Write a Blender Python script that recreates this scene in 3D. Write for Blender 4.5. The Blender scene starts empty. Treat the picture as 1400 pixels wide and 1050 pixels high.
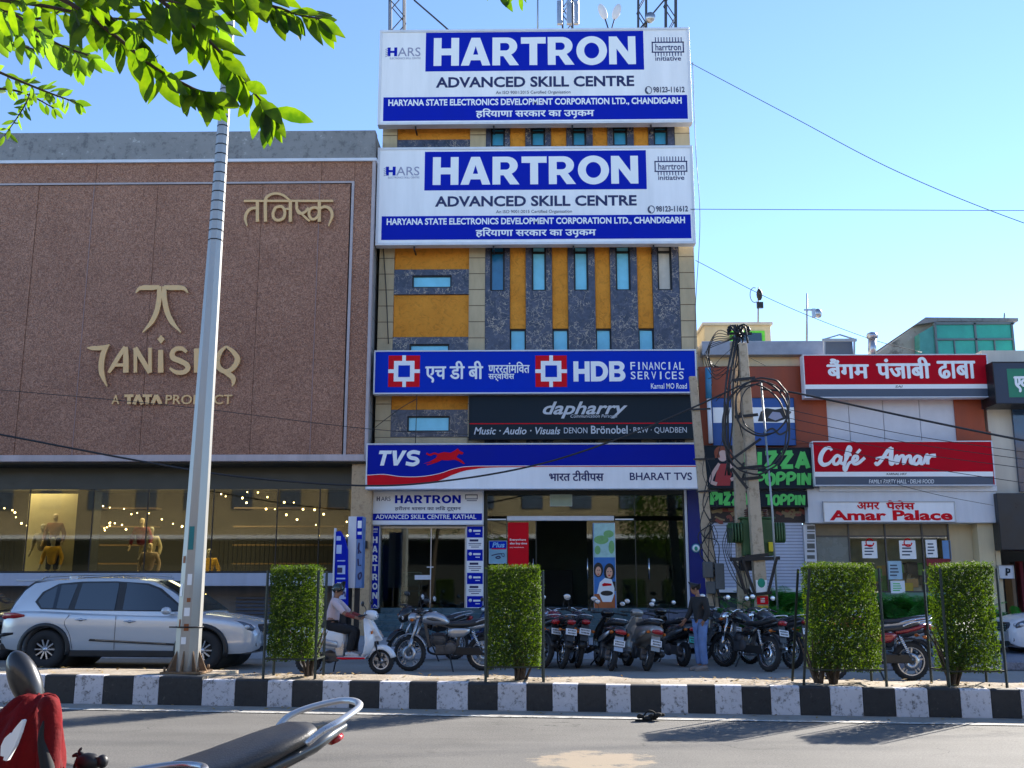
import bpy, bmesh, math, random
from mathutils import Vector, Matrix, Euler
R = math.radians
PI = math.pi
sc = bpy.context.scene
COL = sc.collection
rnd = random.Random(7)

# ---------------------------------------------------------------- camera
cam_d = bpy.data.cameras.new('camera')
cam_d.sensor_width = 36.0
cam_d.lens = 36.0
cam_d.clip_start = 0.05
cam_d.clip_end = 3000
cam = bpy.data.objects.new('camera', cam_d)
COL.objects.link(cam)
cam.location = (0, 0, 1.6)
cam.rotation_euler = (R(90 + 11.23), 0, R(1.0))
sc.camera = cam
# ---------------------------------------------------------------- sky and sun
SUN_AZ, SUN_EL = 45.0, 28.0          # azimuth from +Y towards +X
w = bpy.data.worlds.new('World')
sc.world = w
w.use_nodes = True
nt = w.node_tree
sky = nt.nodes.new('ShaderNodeTexSky')
sky.sky_type = 'NISHITA'
sky.sun_disc = False
sky.sun_elevation = R(SUN_EL)
sky.sun_rotation = R(SUN_AZ)
sky.air_density = 0.9
sky.dust_density = 0.0
sky.ozone_density = 3.0
sky.altitude = 2500
bg = nt.nodes['Background']
nt.links.new(sky.outputs[0], bg.inputs[0])
bg.inputs[1].default_value = 0.125
sd = bpy.data.lights.new('sun', 'SUN')
sd.energy = 5.0
sd.angle = R(0.6)
sd.color = (1.0, 0.93, 0.82)
sun = bpy.data.objects.new('sun', sd)
COL.objects.link(sun)
sdir = Vector((math.sin(R(SUN_AZ)) * math.cos(R(SUN_EL)), math.cos(R(SUN_AZ)) * math.cos(R(SUN_EL)), math.sin(R(SUN_EL))))
sun.rotation_euler = sdir.to_track_quat('Z', 'Y').to_euler()
sun.location = (30, 40, 40)
sc.view_settings.view_transform = 'Standard'
sc.view_settings.look = 'None'
sc.view_settings.exposure = 1.56
sc.view_settings.gamma = 1.0
sc.cycles.max_bounces = 8
sc.cycles.transparent_max_bounces = 24
sc.cycles.sample_clamp_indirect = 6.0
sc.cycles.use_denoising = True

# ---------------------------------------------------------------- helpers
CM = Euler(cam.rotation_euler).to_matrix()
def at(px, py, Y):
    d = CM @ Vector(((px - 700) / 1400, -(py - 525) / 1400, -1))
    t = Y / d.y
    return Vector((d.x * t, Y, 1.6 + d.z * t))
def gnd(px, py, z=0.0):
    d = CM @ Vector(((px - 700) / 1400, -(py - 525) / 1400, -1))
    t = (z - 1.6) / d.z
    return Vector((d.x * t, d.y * t, z))
def rect(px0, py0, px1, py1, Y):
    return (at(px0, (py0 + py1) / 2, Y).x, at(px1, (py0 + py1) / 2, Y).x,
            at((px0 + px1) / 2, py1, Y).z, at((px0 + px1) / 2, py0, Y).z)
def lin(v):
    v /= 255.0
    return v / 12.92 if v <= 0.04045 else ((v + 0.055) / 1.055) ** 2.4
def c(r, g, b, k=1.0):
    return (min(lin(r) * k, .9), min(lin(g) * k, .9), min(lin(b) * k, .9), 1)

MATS = {}
def newmat(name):
    m = bpy.data.materials.new(name)
    m.use_nodes = True
    MATS[name] = m
    return m, m.node_tree, m.node_tree.nodes['Principled BSDF']
def mat(name, col, rough=.5, metal=0.0, var=0.12, scale=3.0, bump=0.0, bscale=40.0, coat=0.0, spec=.5, emit=0, streak=False):
    if name in MATS: return MATS[name]
    m, t, b = newmat(name)
    b.inputs['Base Color'].default_value = col
    b.inputs['Roughness'].default_value = rough
    b.inputs['Metallic'].default_value = metal
    b.inputs['Specular IOR Level'].default_value = spec
    if coat: b.inputs['Coat Weight'].default_value = coat; b.inputs['Coat Roughness'].default_value = .06
    if emit:
        b.inputs['Emission Color'].default_value = col
        b.inputs['Emission Strength'].default_value = emit
    tc = t.nodes.new('ShaderNodeTexCoord')
    if var:
        mp = t.nodes.new('ShaderNodeMapping')
        if streak: mp.inputs['Scale'].default_value = (1.0, 1.0, .12)
        t.links.new(tc.outputs['Object'], mp.inputs[0])
        n = t.nodes.new('ShaderNodeTexNoise')
        n.inputs['Scale'].default_value = scale
        n.inputs['Detail'].default_value = 6
        n.inputs['Roughness'].default_value = .65
        t.links.new(mp.outputs[0], n.inputs['Vector'])
        mr = t.nodes.new('ShaderNodeMapRange')
        mr.inputs[1].default_value = .3; mr.inputs[2].default_value = .7
        mr.inputs[3].default_value = 1 - var; mr.inputs[4].default_value = 1 + var
        t.links.new(n.outputs[0], mr.inputs[0])
        mx = t.nodes.new('ShaderNodeMix'); mx.data_type = 'RGBA'; mx.blend_type = 'MULTIPLY'
        mx.inputs[0].default_value = 1.0
        mx.inputs[6].default_value = col
        t.links.new(mr.outputs[0], mx.inputs[7])
        t.links.new(mx.outputs[2], b.inputs['Base Color'])
        mr2 = t.nodes.new('ShaderNodeMapRange')
        mr2.inputs[1].default_value = .3; mr2.inputs[2].default_value = .7
        mr2.inputs[3].default_value = max(rough - .1, .02); mr2.inputs[4].default_value = min(rough + .12, 1)
        t.links.new(n.outputs[0], mr2.inputs[0])
        t.links.new(mr2.outputs[0], b.inputs['Roughness'])
    if bump:
        n2 = t.nodes.new('ShaderNodeTexNoise')
        n2.inputs['Scale'].default_value = bscale; n2.inputs['Detail'].default_value = 5
        t.links.new(tc.outputs['Object'], n2.inputs['Vector'])
        bp = t.nodes.new('ShaderNodeBump'); bp.inputs['Strength'].default_value = bump; bp.inputs['Distance'].default_value = .02
        t.links.new(n2.outputs[0], bp.inputs['Height'])
        t.links.new(bp.outputs[0], b.inputs['Normal'])
    return m
def ramp(t, src, stops, interp='LINEAR'):
    r = t.nodes.new('ShaderNodeValToRGB')
    r.color_ramp.interpolation = interp
    e = r.color_ramp.elements
    while len(e) < len(stops): e.new(.5)
    for k, (p, col) in enumerate(stops):
        e[k].position = p; e[k].color = col if len(col) == 4 else (*col, 1)
    t.links.new(src, r.inputs[0])
    return r.outputs[0]
def mixc(t, fac, a, b, mode='MIX'):
    mx = t.nodes.new('ShaderNodeMix'); mx.data_type = 'RGBA'; mx.blend_type = mode
    for k, s in ((0, fac), (6, a), (7, b)):
        if hasattr(s, 'is_output'): t.links.new(s, mx.inputs[k])
        else: mx.inputs[k].default_value = s
    return mx.outputs[2]
def noise(t, vec, scale, detail=5, rough=.6, dist=0):
    n = t.nodes.new('ShaderNodeTexNoise')
    n.inputs['Scale'].default_value = scale; n.inputs['Detail'].default_value = detail
    n.inputs['Roughness'].default_value = rough; n.inputs['Distortion'].default_value = dist
    t.links.new(vec, n.inputs['Vector'])
    return n.outputs[0]
def bumpto(t, b, h, s, d=.02):
    bp = t.nodes.new('ShaderNodeBump'); bp.inputs['Strength'].default_value = s; bp.inputs['Distance'].default_value = d
    t.links.new(h, bp.inputs['Height']); t.links.new(bp.outputs[0], b.inputs['Normal'])
def coord(t, scale=None):
    tc = t.nodes.new('ShaderNodeTexCoord')
    if scale is None: return tc.outputs['Object']
    mp = t.nodes.new('ShaderNodeMapping'); mp.inputs['Scale'].default_value = scale
    t.links.new(tc.outputs['Object'], mp.inputs[0])
    return mp.outputs[0]
def glassmat(name, tint, refl=.06, rough=.02, spec_col=(1, 1, 1, 1)):
    if name in MATS: return MATS[name]
    m, t, b = newmat(name)
    out = t.nodes['Material Output']
    tr = t.nodes.new('ShaderNodeBsdfTransparent'); tr.inputs[0].default_value = tint
    gl = t.nodes.new('ShaderNodeBsdfGlossy'); gl.inputs['Roughness'].default_value = rough; gl.inputs['Color'].default_value = spec_col
    lw = t.nodes.new('ShaderNodeFresnel'); lw.inputs[0].default_value = 1.5
    ad = t.nodes.new('ShaderNodeMath'); ad.operation = 'ADD'; ad.use_clamp = True; ad.inputs[1].default_value = refl
    t.links.new(lw.outputs[0], ad.inputs[0])
    mx = t.nodes.new('ShaderNodeMixShader')
    t.links.new(ad.outputs[0], mx.inputs[0]); t.links.new(tr.outputs[0], mx.inputs[1]); t.links.new(gl.outputs[0], mx.inputs[2])
    t.links.new(mx.outputs[0], out.inputs[0])
    t.nodes.remove(b)
    return m

def catmull(pts, n=8, closed=False):
    P = [Vector(p) for p in pts]
    if len(P) < 3: return P
    out = []
    N = len(P)
    for i in range(N if closed else N - 1):
        p0 = P[(i - 1) % N] if (closed or i > 0) else P[0] * 2 - P[1]
        p1, p2 = P[i], P[(i + 1) % N]
        p3 = P[(i + 2) % N] if (closed or i + 2 < N) else P[-1] * 2 - P[-2]
        for k in range(n):
            s = k / n
            out.append(.5 * ((2 * p1) + (p2 - p0) * s + (2 * p0 - 5 * p1 + 4 * p2 - p3) * s * s + (3 * p1 - p0 - 3 * p2 + p3) * s ** 3))
    if not closed: out.append(P[-1])
    return out

class MB:
    def __init__(s): s.v = []; s.f = []; s.m = []; s.sm = []; s.zz = 0; s.marks = []
    def mark(s):
        if not s.marks or s.marks[-1][1] != len(s.f): s.marks.append((len(s.v), len(s.f)))
    def add(s, vs, fs, mi=0, smooth=False, M=None):
        o = len(s.v)
        s.v += [tuple(M @ Vector(p)) for p in vs] if M is not None else [tuple(p) for p in vs]
        for f in fs: s.f.append(tuple(i + o for i in f)); s.m.append(mi); s.sm.append(smooth)
        return s
    def box(s, x0, x1, y0, y1, z0, z1, mi=0, M=None):
        if x0 > x1: x0, x1 = x1, x0
        if y0 > y1: y0, y1 = y1, y0
        if z0 > z1: z0, z1 = z1, z0
        return s.add([(x0,y0,z0),(x1,y0,z0),(x1,y1,z0),(x0,y1,z0),(x0,y0,z1),(x1,y0,z1),(x1,y1,z1),(x0,y1,z1)],
              [(0,3,2,1),(4,5,6,7),(0,1,5,4),(1,2,6,5),(2,3,7,6),(3,0,4,7)], mi, False, M)
    def rings(s, rs, mi=0, smooth=True, cap=True, closed=False):
        n = len(rs[0]); vs = [p for r in rs for p in r]; fs = []
        k = len(rs)
        for i in range(k if closed else k - 1):
            j = (i + 1) % k
            for a in range(n):
                b = (a + 1) % n
                fs.append((i*n+a, i*n+b, j*n+b, j*n+a))
        if cap and not closed:
            fs.append(tuple(range(n - 1, -1, -1))); fs.append(tuple((k-1)*n + a for a in range(n)))
        return s.add(vs, fs, mi, smooth)
    def tube(s, pts, r, n=8, mi=0, cap=True, closed=False):
        P = [Vector(p) for p in pts]; N = len(P); rs = []
        up = None
        for i in range(N):
            if closed: t = P[(i+1) % N] - P[i-1]
            else: t = P[min(i+1, N-1)] - P[max(i-1, 0)]
            if t.length < 1e-9: t = Vector((0,0,1))
            t.normalize()
            if up is None: up = Vector((0,0,1)) if abs(t.z) < .9 else Vector((1,0,0))
            a = t.cross(up)
            if a.length < 1e-4: a = t.orthogonal()
            a.normalize(); b = a.cross(t).normalized(); up = b
            rr = r[i] if isinstance(r, (list, tuple)) else r
            rs.append([P[i] + (a * math.cos(2*PI*k/n) + b * math.sin(2*PI*k/n)) * rr for k in range(n)])
        return s.rings(rs, mi, True, cap, closed)
    def cyl(s, p, q, r, r2=None, n=16, mi=0): return s.tube([p, q], [r, r if r2 is None else r2], n, mi)
    def bar(s, p, q, w, h, mi=0, up=(0,0,1)):
        p, q = Vector(p), Vector(q); t = (q - p).normalized(); u = Vector(up)
        a = t.cross(u)
        if a.length < 1e-3: a = t.orthogonal()
        a.normalize(); b = a.cross(t).normalized()
        return s.rings([[o + a*sx*w/2 + b*sy*h/2 for sx, sy in ((-1,-1),(1,-1),(1,1),(-1,1))] for o in (p, q)], mi, False)
    def ell(s, ctr, rad, n=16, m=10, mi=0, M=None, z0=-1.0, z1=1.0):
        ctr = Vector(ctr); rs = []
        a0, a1 = math.asin(z0), math.asin(z1)
        for i in range(m + 1):
            a = a0 + (a1 - a0) * i / m
            ca = max(math.cos(a), 1e-3)
            ring = [Vector((rad[0]*ca*math.cos(2*PI*k/n), rad[1]*ca*math.sin(2*PI*k/n), rad[2]*math.sin(a))) for k in range(n)]
            rs.append([ctr + (M @ p if M is not None else p) for p in ring])
        return s.rings(rs, mi, True)
    def lathe(s, prof, ctr, axis='Y', n=24, mi=0, closed=False, smooth=True):
        rs = []
        for r, h in prof:
            ring = []
            for k in range(n):
                a = 2*PI*k/n; u, v = r*math.cos(a), r*math.sin(a)
                p = {'Y': (u, h, v), 'Z': (u, v, h), 'X': (h, u, v)}[axis]
                ring.append(Vector(ctr) + Vector(p))
            rs.append(ring)
        return s.rings(rs, mi, smooth, not closed, closed)
    def se(s, st, n=20, mi=0, axis='X', y0=0.0):
        """superellipse loft; stations (pos, centre, half width y, half height, exponent)"""
        rs = []
        for (x, zc, hw, hh, e) in st:
            ring = []
            for k in range(n):
                a = 2*PI*k/n; ca, sa = math.cos(a), math.sin(a)
                y = math.copysign(abs(ca) ** (2/e), ca) * hw + y0; z = math.copysign(abs(sa) ** (2/e), sa) * hh
                ring.append((x, y, zc + z) if axis == 'X' else (zc + z, y, x))
            rs.append(ring)
        return s.rings(rs, mi, True)
    def prism(s, poly, y0, y1, mi=0, smooth=False, axis='Y'):
        """outline in (x,z) extruded along y; axis 'X': outline in (y,z) extruded along x; 'Z': (x,y) along z"""
        f = {'Y': lambda a, b, h: (a, h, b), 'X': lambda a, b, h: (h, a, b), 'Z': lambda a, b, h: (a, b, h)}[axis]
        n = len(poly)
        vs = [f(a, b, y0) for a, b in poly] + [f(a, b, y1) for a, b in poly]
        fs = [tuple(range(n)), tuple(range(2*n-1, n-1, -1))] + [(i, i+n, (i+1) % n + n, (i+1) % n) for i in range(n)]
        return s.add(vs, fs, mi, smooth)
    def curve2d(s, cu, fn, mi=0):
        o = bpy.data.objects.new('tmp', cu)
        me = bpy.data.meshes.new_from_object(o)
        vs = [tuple(v.co) for v in me.vertices]; fs = [tuple(p.vertices) for p in me.polygons]
        bpy.data.objects.remove(o); bpy.data.curves.remove(cu); bpy.data.meshes.remove(me)
        if vs: s.add([fn(p, vs) for p in vs], fs, mi)
        return s
    def text(s, body, x0, x1, z0, z1, Y, bold=0.0, shear=0.0, stack=0.0, th=.006, mi=0, fitw=True, M=None):
        """lettering facing -Y stretched into the box x0..x1, z0..z1; stack = bold by shifted copies (fraction of height)"""
        def cu():
            k = bpy.data.curves.new('t', 'FONT'); k.body = body; k.offset = bold; k.shear = shear
            k.extrude = 0.0 if stack else .01; k.resolution_u = 3
            return k
        H = z1 - z0
        sh = [(0, 0)]
        if stack: sh = [(0, 0), (-1, 0), (1, 0), (0, .7), (0, -.7), (.7, .5), (-.7, -.5)]
        for j, (dx, dz) in enumerate(sh):
            def fn(p, vs):
                if not hasattr(fn, 'b'):
                    fn.b = (min(v[0] for v in vs), max(v[0] for v in vs), min(v[1] for v in vs), max(v[1] for v in vs))
                a = fn.b
                kz = H / max(a[3] - a[2], 1e-6)
                kx = (x1 - x0) / max(a[1] - a[0], 1e-6) if fitw else kz
                q = Vector((x0 + (p[0] - a[0]) * kx + dx*stack*H, Y - (p[2] / .01 * th / 2 + th / 2 if not stack else th) - j*.0006, z0 + (p[1] - a[2]) * kz + dz*stack*H))
                return tuple(M @ q) if M is not None else tuple(q)
            s.curve2d(cu(), fn, mi)
        return s
    def shape(s, contours, Y, th=.006, mi=0, fn=None):
        """flat shape facing -Y from closed (x,z) outlines, holes included"""
        k = bpy.data.curves.new('s', 'CURVE'); k.dimensions = '2D'; k.fill_mode = 'BOTH'; k.extrude = .01
        for ct in contours:
            sp = k.splines.new('POLY'); sp.points.add(len(ct) - 1); sp.use_cyclic_u = True
            for q, p in zip(sp.points, ct): q.co = (p[0], p[1], 0, 1)
        s.zz += 1; dz = s.zz * .0004
        return s.curve2d(k, lambda p, vs: (p[0], Y - th/2 - p[2]/.01*th/2 - dz, p[1]), mi)
    def ribbon(s, pts, wd, Y, th=.01, n=6, mi=0, closed=False, smoothc=True):
        """brush stroke in the (x,z) plane facing -Y; wd a width or a list along the stroke"""
        P = [Vector((p[0], p[1], 0)) for p in pts]
        Q = catmull(P, n, closed) if smoothc else P
        N = len(Q); L = []; Rr = []
        for i in range(N):
            t = (Q[(i+1) % N] - Q[i-1]) if closed else Q[min(i+1, N-1)] - Q[max(i-1, 0)]
            t.normalize(); nn = Vector((-t.y, t.x, 0))
            if isinstance(wd, (list, tuple)):
                u = i / (N - 1) * (len(wd) - 1); j = min(int(u), len(wd) - 2); ww = wd[j] + (wd[j+1] - wd[j]) * (u - j)
            else: ww = wd
            L.append(Q[i] + nn*ww/2); Rr.append(Q[i] - nn*ww/2)
        s.zz += 1; dz = s.zz * .0005
        rs = [[(a.x, Y - th - dz - i*.00015, a.y), (b.x, Y - th - dz - i*.00015, b.y), (b.x, Y, b.y), (a.x, Y, a.y)] for i, (a, b) in enumerate(zip(L, Rr))]
        return s.rings(rs, mi, False, True, closed)
    def build(s, name, mats, parent=None, bev=0.0, M=None, sub=0, recalc=True):
        if len(s.marks) > 1:          # each marked word or emblem becomes a part of its own
            mk = [(0, 0)] + [q for q in s.marks if q[1]] + [(len(s.v), len(s.f))]; first = None
            for (v0, f0), (v1, f1) in zip(mk, mk[1:]):
                if f1 == f0: continue
                q = MB(); q.v = s.v[v0:v1]; q.f = [tuple(i - v0 for i in f) for f in s.f[f0:f1]]; q.m = s.m[f0:f1]; q.sm = s.sm[f0:f1]
                o = q.build(name, mats, parent, bev, M, sub, recalc); first = first or o
            return first
        me = bpy.data.meshes.new(name)
        vs = s.v if M is None else [tuple(M @ Vector(p)) for p in s.v]
        me.from_pydata(vs, [], s.f)
        if not isinstance(mats, (list, tuple)): mats = [mats]
        for m in mats: me.materials.append(m)
        me.polygons.foreach_set('material_index', s.m)
        me.polygons.foreach_set('use_smooth', s.sm)
        if recalc and len(s.f) < 40000:
            bm = bmesh.new(); bm.from_mesh(me); bmesh.ops.recalc_face_normals(bm, faces=bm.faces); bm.to_mesh(me); bm.free()
        me.update()
        o = bpy.data.objects.new(name, me); COL.objects.link(o)
        if bev:
            b = o.modifiers.new('bevel', 'BEVEL'); b.width = bev; b.segments = 2; b.limit_method = 'ANGLE'; b.angle_limit = R(40)
        if sub:
            b = o.modifiers.new('sub', 'SUBSURF'); b.levels = b.render_levels = sub
        if parent is not None:
            o.parent = parent
            if parent.name in WORLD: o.matrix_parent_inverse = parent.matrix_basis.inverted()
        return o
WORLD = set()
def thing(name, label, cat, loc=(0,0,0), rz=0.0, group=None, world=True):
    o = bpy.data.objects.new(name, None); COL.objects.link(o)
    o.empty_display_size = .2
    o.location = loc; o.rotation_euler = (0, 0, rz)
    o['label'] = label; o['category'] = cat
    if group: o['group'] = group
    if world: WORLD.add(o.name)
    return o
def tag(o, label, cat, group=None):
    o['label'] = label; o['category'] = cat
    if group: o['group'] = group
    return o
def struct(o): o['kind'] = 'structure'; return o
def stuff(o, label, cat):
    o['kind'] = 'stuff'; o['label'] = label; o['category'] = cat; return o

# ---------------------------------------------------------------- materials
def m_asphalt():
    m, t, b = newmat('asphalt')
    v = coord(t)
    n1 = noise(t, v, .7, 6, .65); n2 = noise(t, v, 48, 4, .8); n3 = noise(t, coord(t, (.35, 2.2, 1)), 1.2, 4)
    col = ramp(t, n1, [(.3, (.098, .093, .086)), (.7, (.135, .128, .118))])
    col = mixc(t, .55, col, ramp(t, n2, [(.32, (.25, .25, .25)), (.5, (1, 1, 1)), (.68, (1.9, 1.86, 1.76))]), 'MULTIPLY')
    col = mixc(t, .30, col, ramp(t, n3, [(.35, (.5, .5, .5)), (.65, (1, 1, 1))]), 'MULTIPLY')
    vc = t.nodes.new('ShaderNodeTexVoronoi'); vc.feature = 'DISTANCE_TO_EDGE'; vc.inputs['Scale'].default_value = .45
    dv = t.nodes.new('ShaderNodeTexNoise'); dv.inputs['Scale'].default_value = 1.6; dv.inputs['Detail'].default_value = 6
    t.links.new(v, dv.inputs['Vector'])
    ma = t.nodes.new('ShaderNodeVectorMath'); ma.operation = 'MULTIPLY_ADD'; ma.inputs[1].default_value = (1.3, 1.3, 1.3)
    t.links.new(dv.outputs['Color'], ma.inputs[0]); t.links.new(v, ma.inputs[2]); t.links.new(ma.outputs[0], vc.inputs['Vector'])
    crk = mixc(t, 1.0, ramp(t, vc.outputs['Distance'], [(.0, (1, 1, 1)), (.008, (0, 0, 0))]), ramp(t, noise(t, v, .5, 3), [(.5, (0, 0, 0)), (.6, (1, 1, 1))]), 'MULTIPLY')
    col = mixc(t, crk, col, (.04, .038, .035, 1))
    spots = ramp(t, noise(t, v, 2.3, 5, .55), [(.66, (1, 1, 1)), (.74, (.62, .61, .60))])
    col = mixc(t, 1.0, col, spots, 'MULTIPLY')
    grit = ramp(t, noise(t, v, 55, 2, .5), [(.70, (0, 0, 0)), (.74, (1, 1, 1))])
    col = mixc(t, mixc(t, 1.0, grit, (.5, .5, .5, 1), 'MULTIPLY'), col, (.26, .24, .21, 1))
    # dusty sand drift lying on the carriageway
    sx = t.nodes.new('ShaderNodeSeparateXYZ'); t.links.new(v, sx.inputs[0])
    def mth(op, a, bb):
        q = t.nodes.new('ShaderNodeMath'); q.operation = op
        for k, s in enumerate((a, bb)):
            if hasattr(s, 'is_output'): t.links.new(s, q.inputs[k])
            else: q.inputs[k].default_value = s
        return q.outputs[0]
    g = gnd(812, 1040)
    dx = mth('DIVIDE', mth('SUBTRACT', sx.outputs[0], g.x), .75)
    dy = mth('DIVIDE', mth('SUBTRACT', sx.outputs[1], g.y), .75)
    d = mth('ADD', mth('MULTIPLY', dx, dx), mth('MULTIPLY', dy, dy))
    d = mth('SUBTRACT', mth('ADD', d, mth('MULTIPLY', noise(t, v, 3.2, 8, .75), 2.6)), 1.05)
    sand = ramp(t, d, [(.55, (.85, .85, .85)), (.85, (0, 0, 0))])
    col = mixc(t, sand, col, (.30, .235, .16, 1))
    t.links.new(col, b.inputs['Base Color'])
    b.inputs['Roughness'].default_value = .85
    bumpto(t, b, n2, .6, .012)
    return m
ASPH = m_asphalt()
def m_facade():
    m, t, b = newmat('embossed_brown_panel')
    v = coord(t)
    dn = t.nodes.new('ShaderNodeTexNoise'); dn.inputs['Scale'].default_value = 7; dn.inputs['Detail'].default_value = 1
    t.links.new(v, dn.inputs['Vector'])
    mv = t.nodes.new('ShaderNodeVectorMath'); mv.operation = 'MULTIPLY_ADD'
    mv.inputs[1].default_value = (.16, .16, .16)
    t.links.new(dn.outputs['Color'], mv.inputs[0]); t.links.new(v, mv.inputs[2])
    vo = t.nodes.new('ShaderNodeTexVoronoi'); vo.feature = 'DISTANCE_TO_EDGE'; vo.inputs['Scale'].default_value = 19
    t.links.new(mv.outputs[0], vo.inputs['Vector'])
    n = noise(t, mv.outputs[0], 20, 2, .5, 1.5)
    ad = t.nodes.new('ShaderNodeMath'); ad.operation = 'MULTIPLY_ADD'; ad.inputs[1].default_value = .7
    t.links.new(vo.outputs['Distance'], ad.inputs[0]); t.links.new(n, ad.inputs[2])
    pat = ramp(t, ad.outputs[0], [(.5, (0, 0, 0)), (.66, (1, 1, 1))])
    big = noise(t, v, .55, 5)
    base = ramp(t, big, [(.3, c(164, 108, 76)), (.7, c(184, 128, 96))])
    col = mixc(t, pat, mixc(t, .75, base, (.38, .34, .34, 1), 'MULTIPLY'), mixc(t, .10, base, c(205, 186, 172)))
    t.links.new(col, b.inputs['Base Color'])
    b.inputs['Roughness'].default_value = .5
    bumpto(t, b, ad.outputs[0], .7, .03)
    return m
FACADE = m_facade()
def m_marble():
    m, t, b = newmat('dark_veined_marble')
    v = coord(t)
    dn = t.nodes.new('ShaderNodeTexNoise'); dn.inputs['Scale'].default_value = 4.2; dn.inputs['Detail'].default_value = 4
    t.links.new(v, dn.inputs['Vector'])
    mv = t.nodes.new('ShaderNodeVectorMath'); mv.operation = 'MULTIPLY_ADD'; mv.inputs[1].default_value = (.7, .7, .7)
    t.links.new(dn.outputs['Color'], mv.inputs[0]); t.links.new(v, mv.inputs[2])
    vo = t.nodes.new('ShaderNodeTexVoronoi'); vo.feature = 'DISTANCE_TO_EDGE'; vo.inputs['Scale'].default_value = 5.4
    t.links.new(mv.outputs[0], vo.inputs['Vector'])
    vein = ramp(t, vo.outputs['Distance'], [(.0, (1, 1, 1)), (.05, (0, 0, 0))])
    msk = ramp(t, noise(t, v, 2.6, 3), [(.42, (0, 0, 0)), (.58, (1, 1, 1))])
    base = ramp(t, noise(t, mv.outputs[0], 5, 5), [(.3, c(34, 38, 56)), (.7, c(78, 80, 98))])
    col = mixc(t, mixc(t, 1.0, vein, msk, 'MULTIPLY'), base, c(196, 176, 150))
    t.links.new(col, b.inputs['Base Color'])
    b.inputs['Roughness'].default_value = .28
    return m
MARBLE = m_marble()
def m_ochre():
    m, t, b = newmat('ochre_textured_render')
    v = coord(t)
    n1 = noise(t, v, 5, 5, .65, 1.8); n2 = noise(t, v, 1.1, 4)
    col = ramp(t, n2, [(.3, c(212, 134, 32)), (.7, c(232, 154, 50))])
    col = mixc(t, .5, col, ramp(t, n1, [(.36, (.62, .58, .5)), (.48, (1, 1, 1)), (.62, (1.1, 1.08, 1.0))]), 'MULTIPLY')
    t.links.new(col, b.inputs['Base Color']); b.inputs['Roughness'].default_value = .8
    bumpto(t, b, n1, .8, .05)
    return m
OCHRE = m_ochre()
def m_courses(name, col, dark, h=.47, lw=.025, dirt=.25, rough=.7, wd=None):
    """stone cladding with horizontal course joints"""
    m, t, b = newmat(name)
    v = coord(t)
    sx = t.nodes.new('ShaderNodeSeparateXYZ'); t.links.new(v, sx.inputs[0])
    def fr(o, hh, l):
        q = t.nodes.new('ShaderNodeMath'); q.operation = 'FLOORED_MODULO'; q.inputs[1].default_value = hh
        t.links.new(o, q.inputs[0])
        r = t.nodes.new('ShaderNodeMath'); r.operation = 'LESS_THAN'; r.inputs[1].default_value = l
        t.links.new(q.outputs[0], r.inputs[0])
        return r.outputs[0]
    j = fr(sx.outputs[2], h, lw)
    if wd:
        a = t.nodes.new('ShaderNodeMath'); a.operation = 'MAXIMUM'
        t.links.new(j, a.inputs[0]); t.links.new(fr(sx.outputs[0], wd, lw), a.inputs[1]); j = a.outputs[0]
    n = noise(t, coord(t, (1, 1, .3)), 2.2, 6, .7)
    base = mixc(t, 1.0, col, ramp(t, n, [(.3, (1 - dirt,) * 3), (.7, (1.05,) * 3)]), 'MULTIPLY')
    t.links.new(mixc(t, j, base, dark), b.inputs['Base Color'])
    b.inputs['Roughness'].default_value = rough
    inv = t.nodes.new('ShaderNodeMath'); inv.operation = 'SUBTRACT'; inv.inputs[0].default_value = 1
    t.links.new(j, inv.inputs[1]); bumpto(t, b, inv.outputs[0], .5, .02)
    return m
CREAM = m_courses('cream_stone_courses', c(196, 176, 140), c(110, 92, 66))
SHUT = m_courses('painted_roller_shutter', c(188, 196, 216), c(120, 126, 145), h=.085, lw=.018, dirt=.12, rough=.4)
def m_speck(name, a, bcol, ccol, sc_=60, rough=.5):
    m, t, b = newmat(name)
    v = coord(t)
    n = noise(t, v, sc_, 4, .75); n2 = noise(t, v, 1.3, 5)
    col = ramp(t, n, [(.34, bcol), (.48, a), (.62, a), (.72, ccol)])
    col = mixc(t, .6, col, ramp(t, n2, [(.3, (.72,) * 3), (.7, (1.05,) * 3)]), 'MULTIPLY')
    t.links.new(col, b.inputs['Base Color']); b.inputs['Roughness'].default_value = rough
    return m
COPING = m_speck('grey_stone_coping', c(140, 138, 136), c(108, 106, 106), c(186, 184, 180), 5, .6)
GRANITE = m_speck('grey_granite', c(122, 126, 140), c(70, 74, 86), c(170, 172, 182), 25, .5)
BEIGEST = m_speck('beige_granite_pier', c(196, 166, 128), c(158, 128, 96), c(222, 196, 160), 9, .45)
KWHITE = m_speck('worn_white_kerb_paint', (.60, .59, .62, 1), (.16, .15, .15, 1), (.68, .67, .69, 1), 14, .8)
KBLACK = m_speck('worn_black_kerb_paint', (.022, .023, .025, 1), (.012, .012, .013, 1), (.085, .08, .075, 1), 16, .6)
CONC = m_speck('weathered_concrete', c(194, 176, 150), c(160, 142, 118), c(212, 196, 172), 7, .85)
PAVE = m_courses('dusty_paving', (.33, .30, .26, 1), (.12, .11, .10, 1), h=50, lw=.0, dirt=.4, rough=.9, wd=.6)
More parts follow.
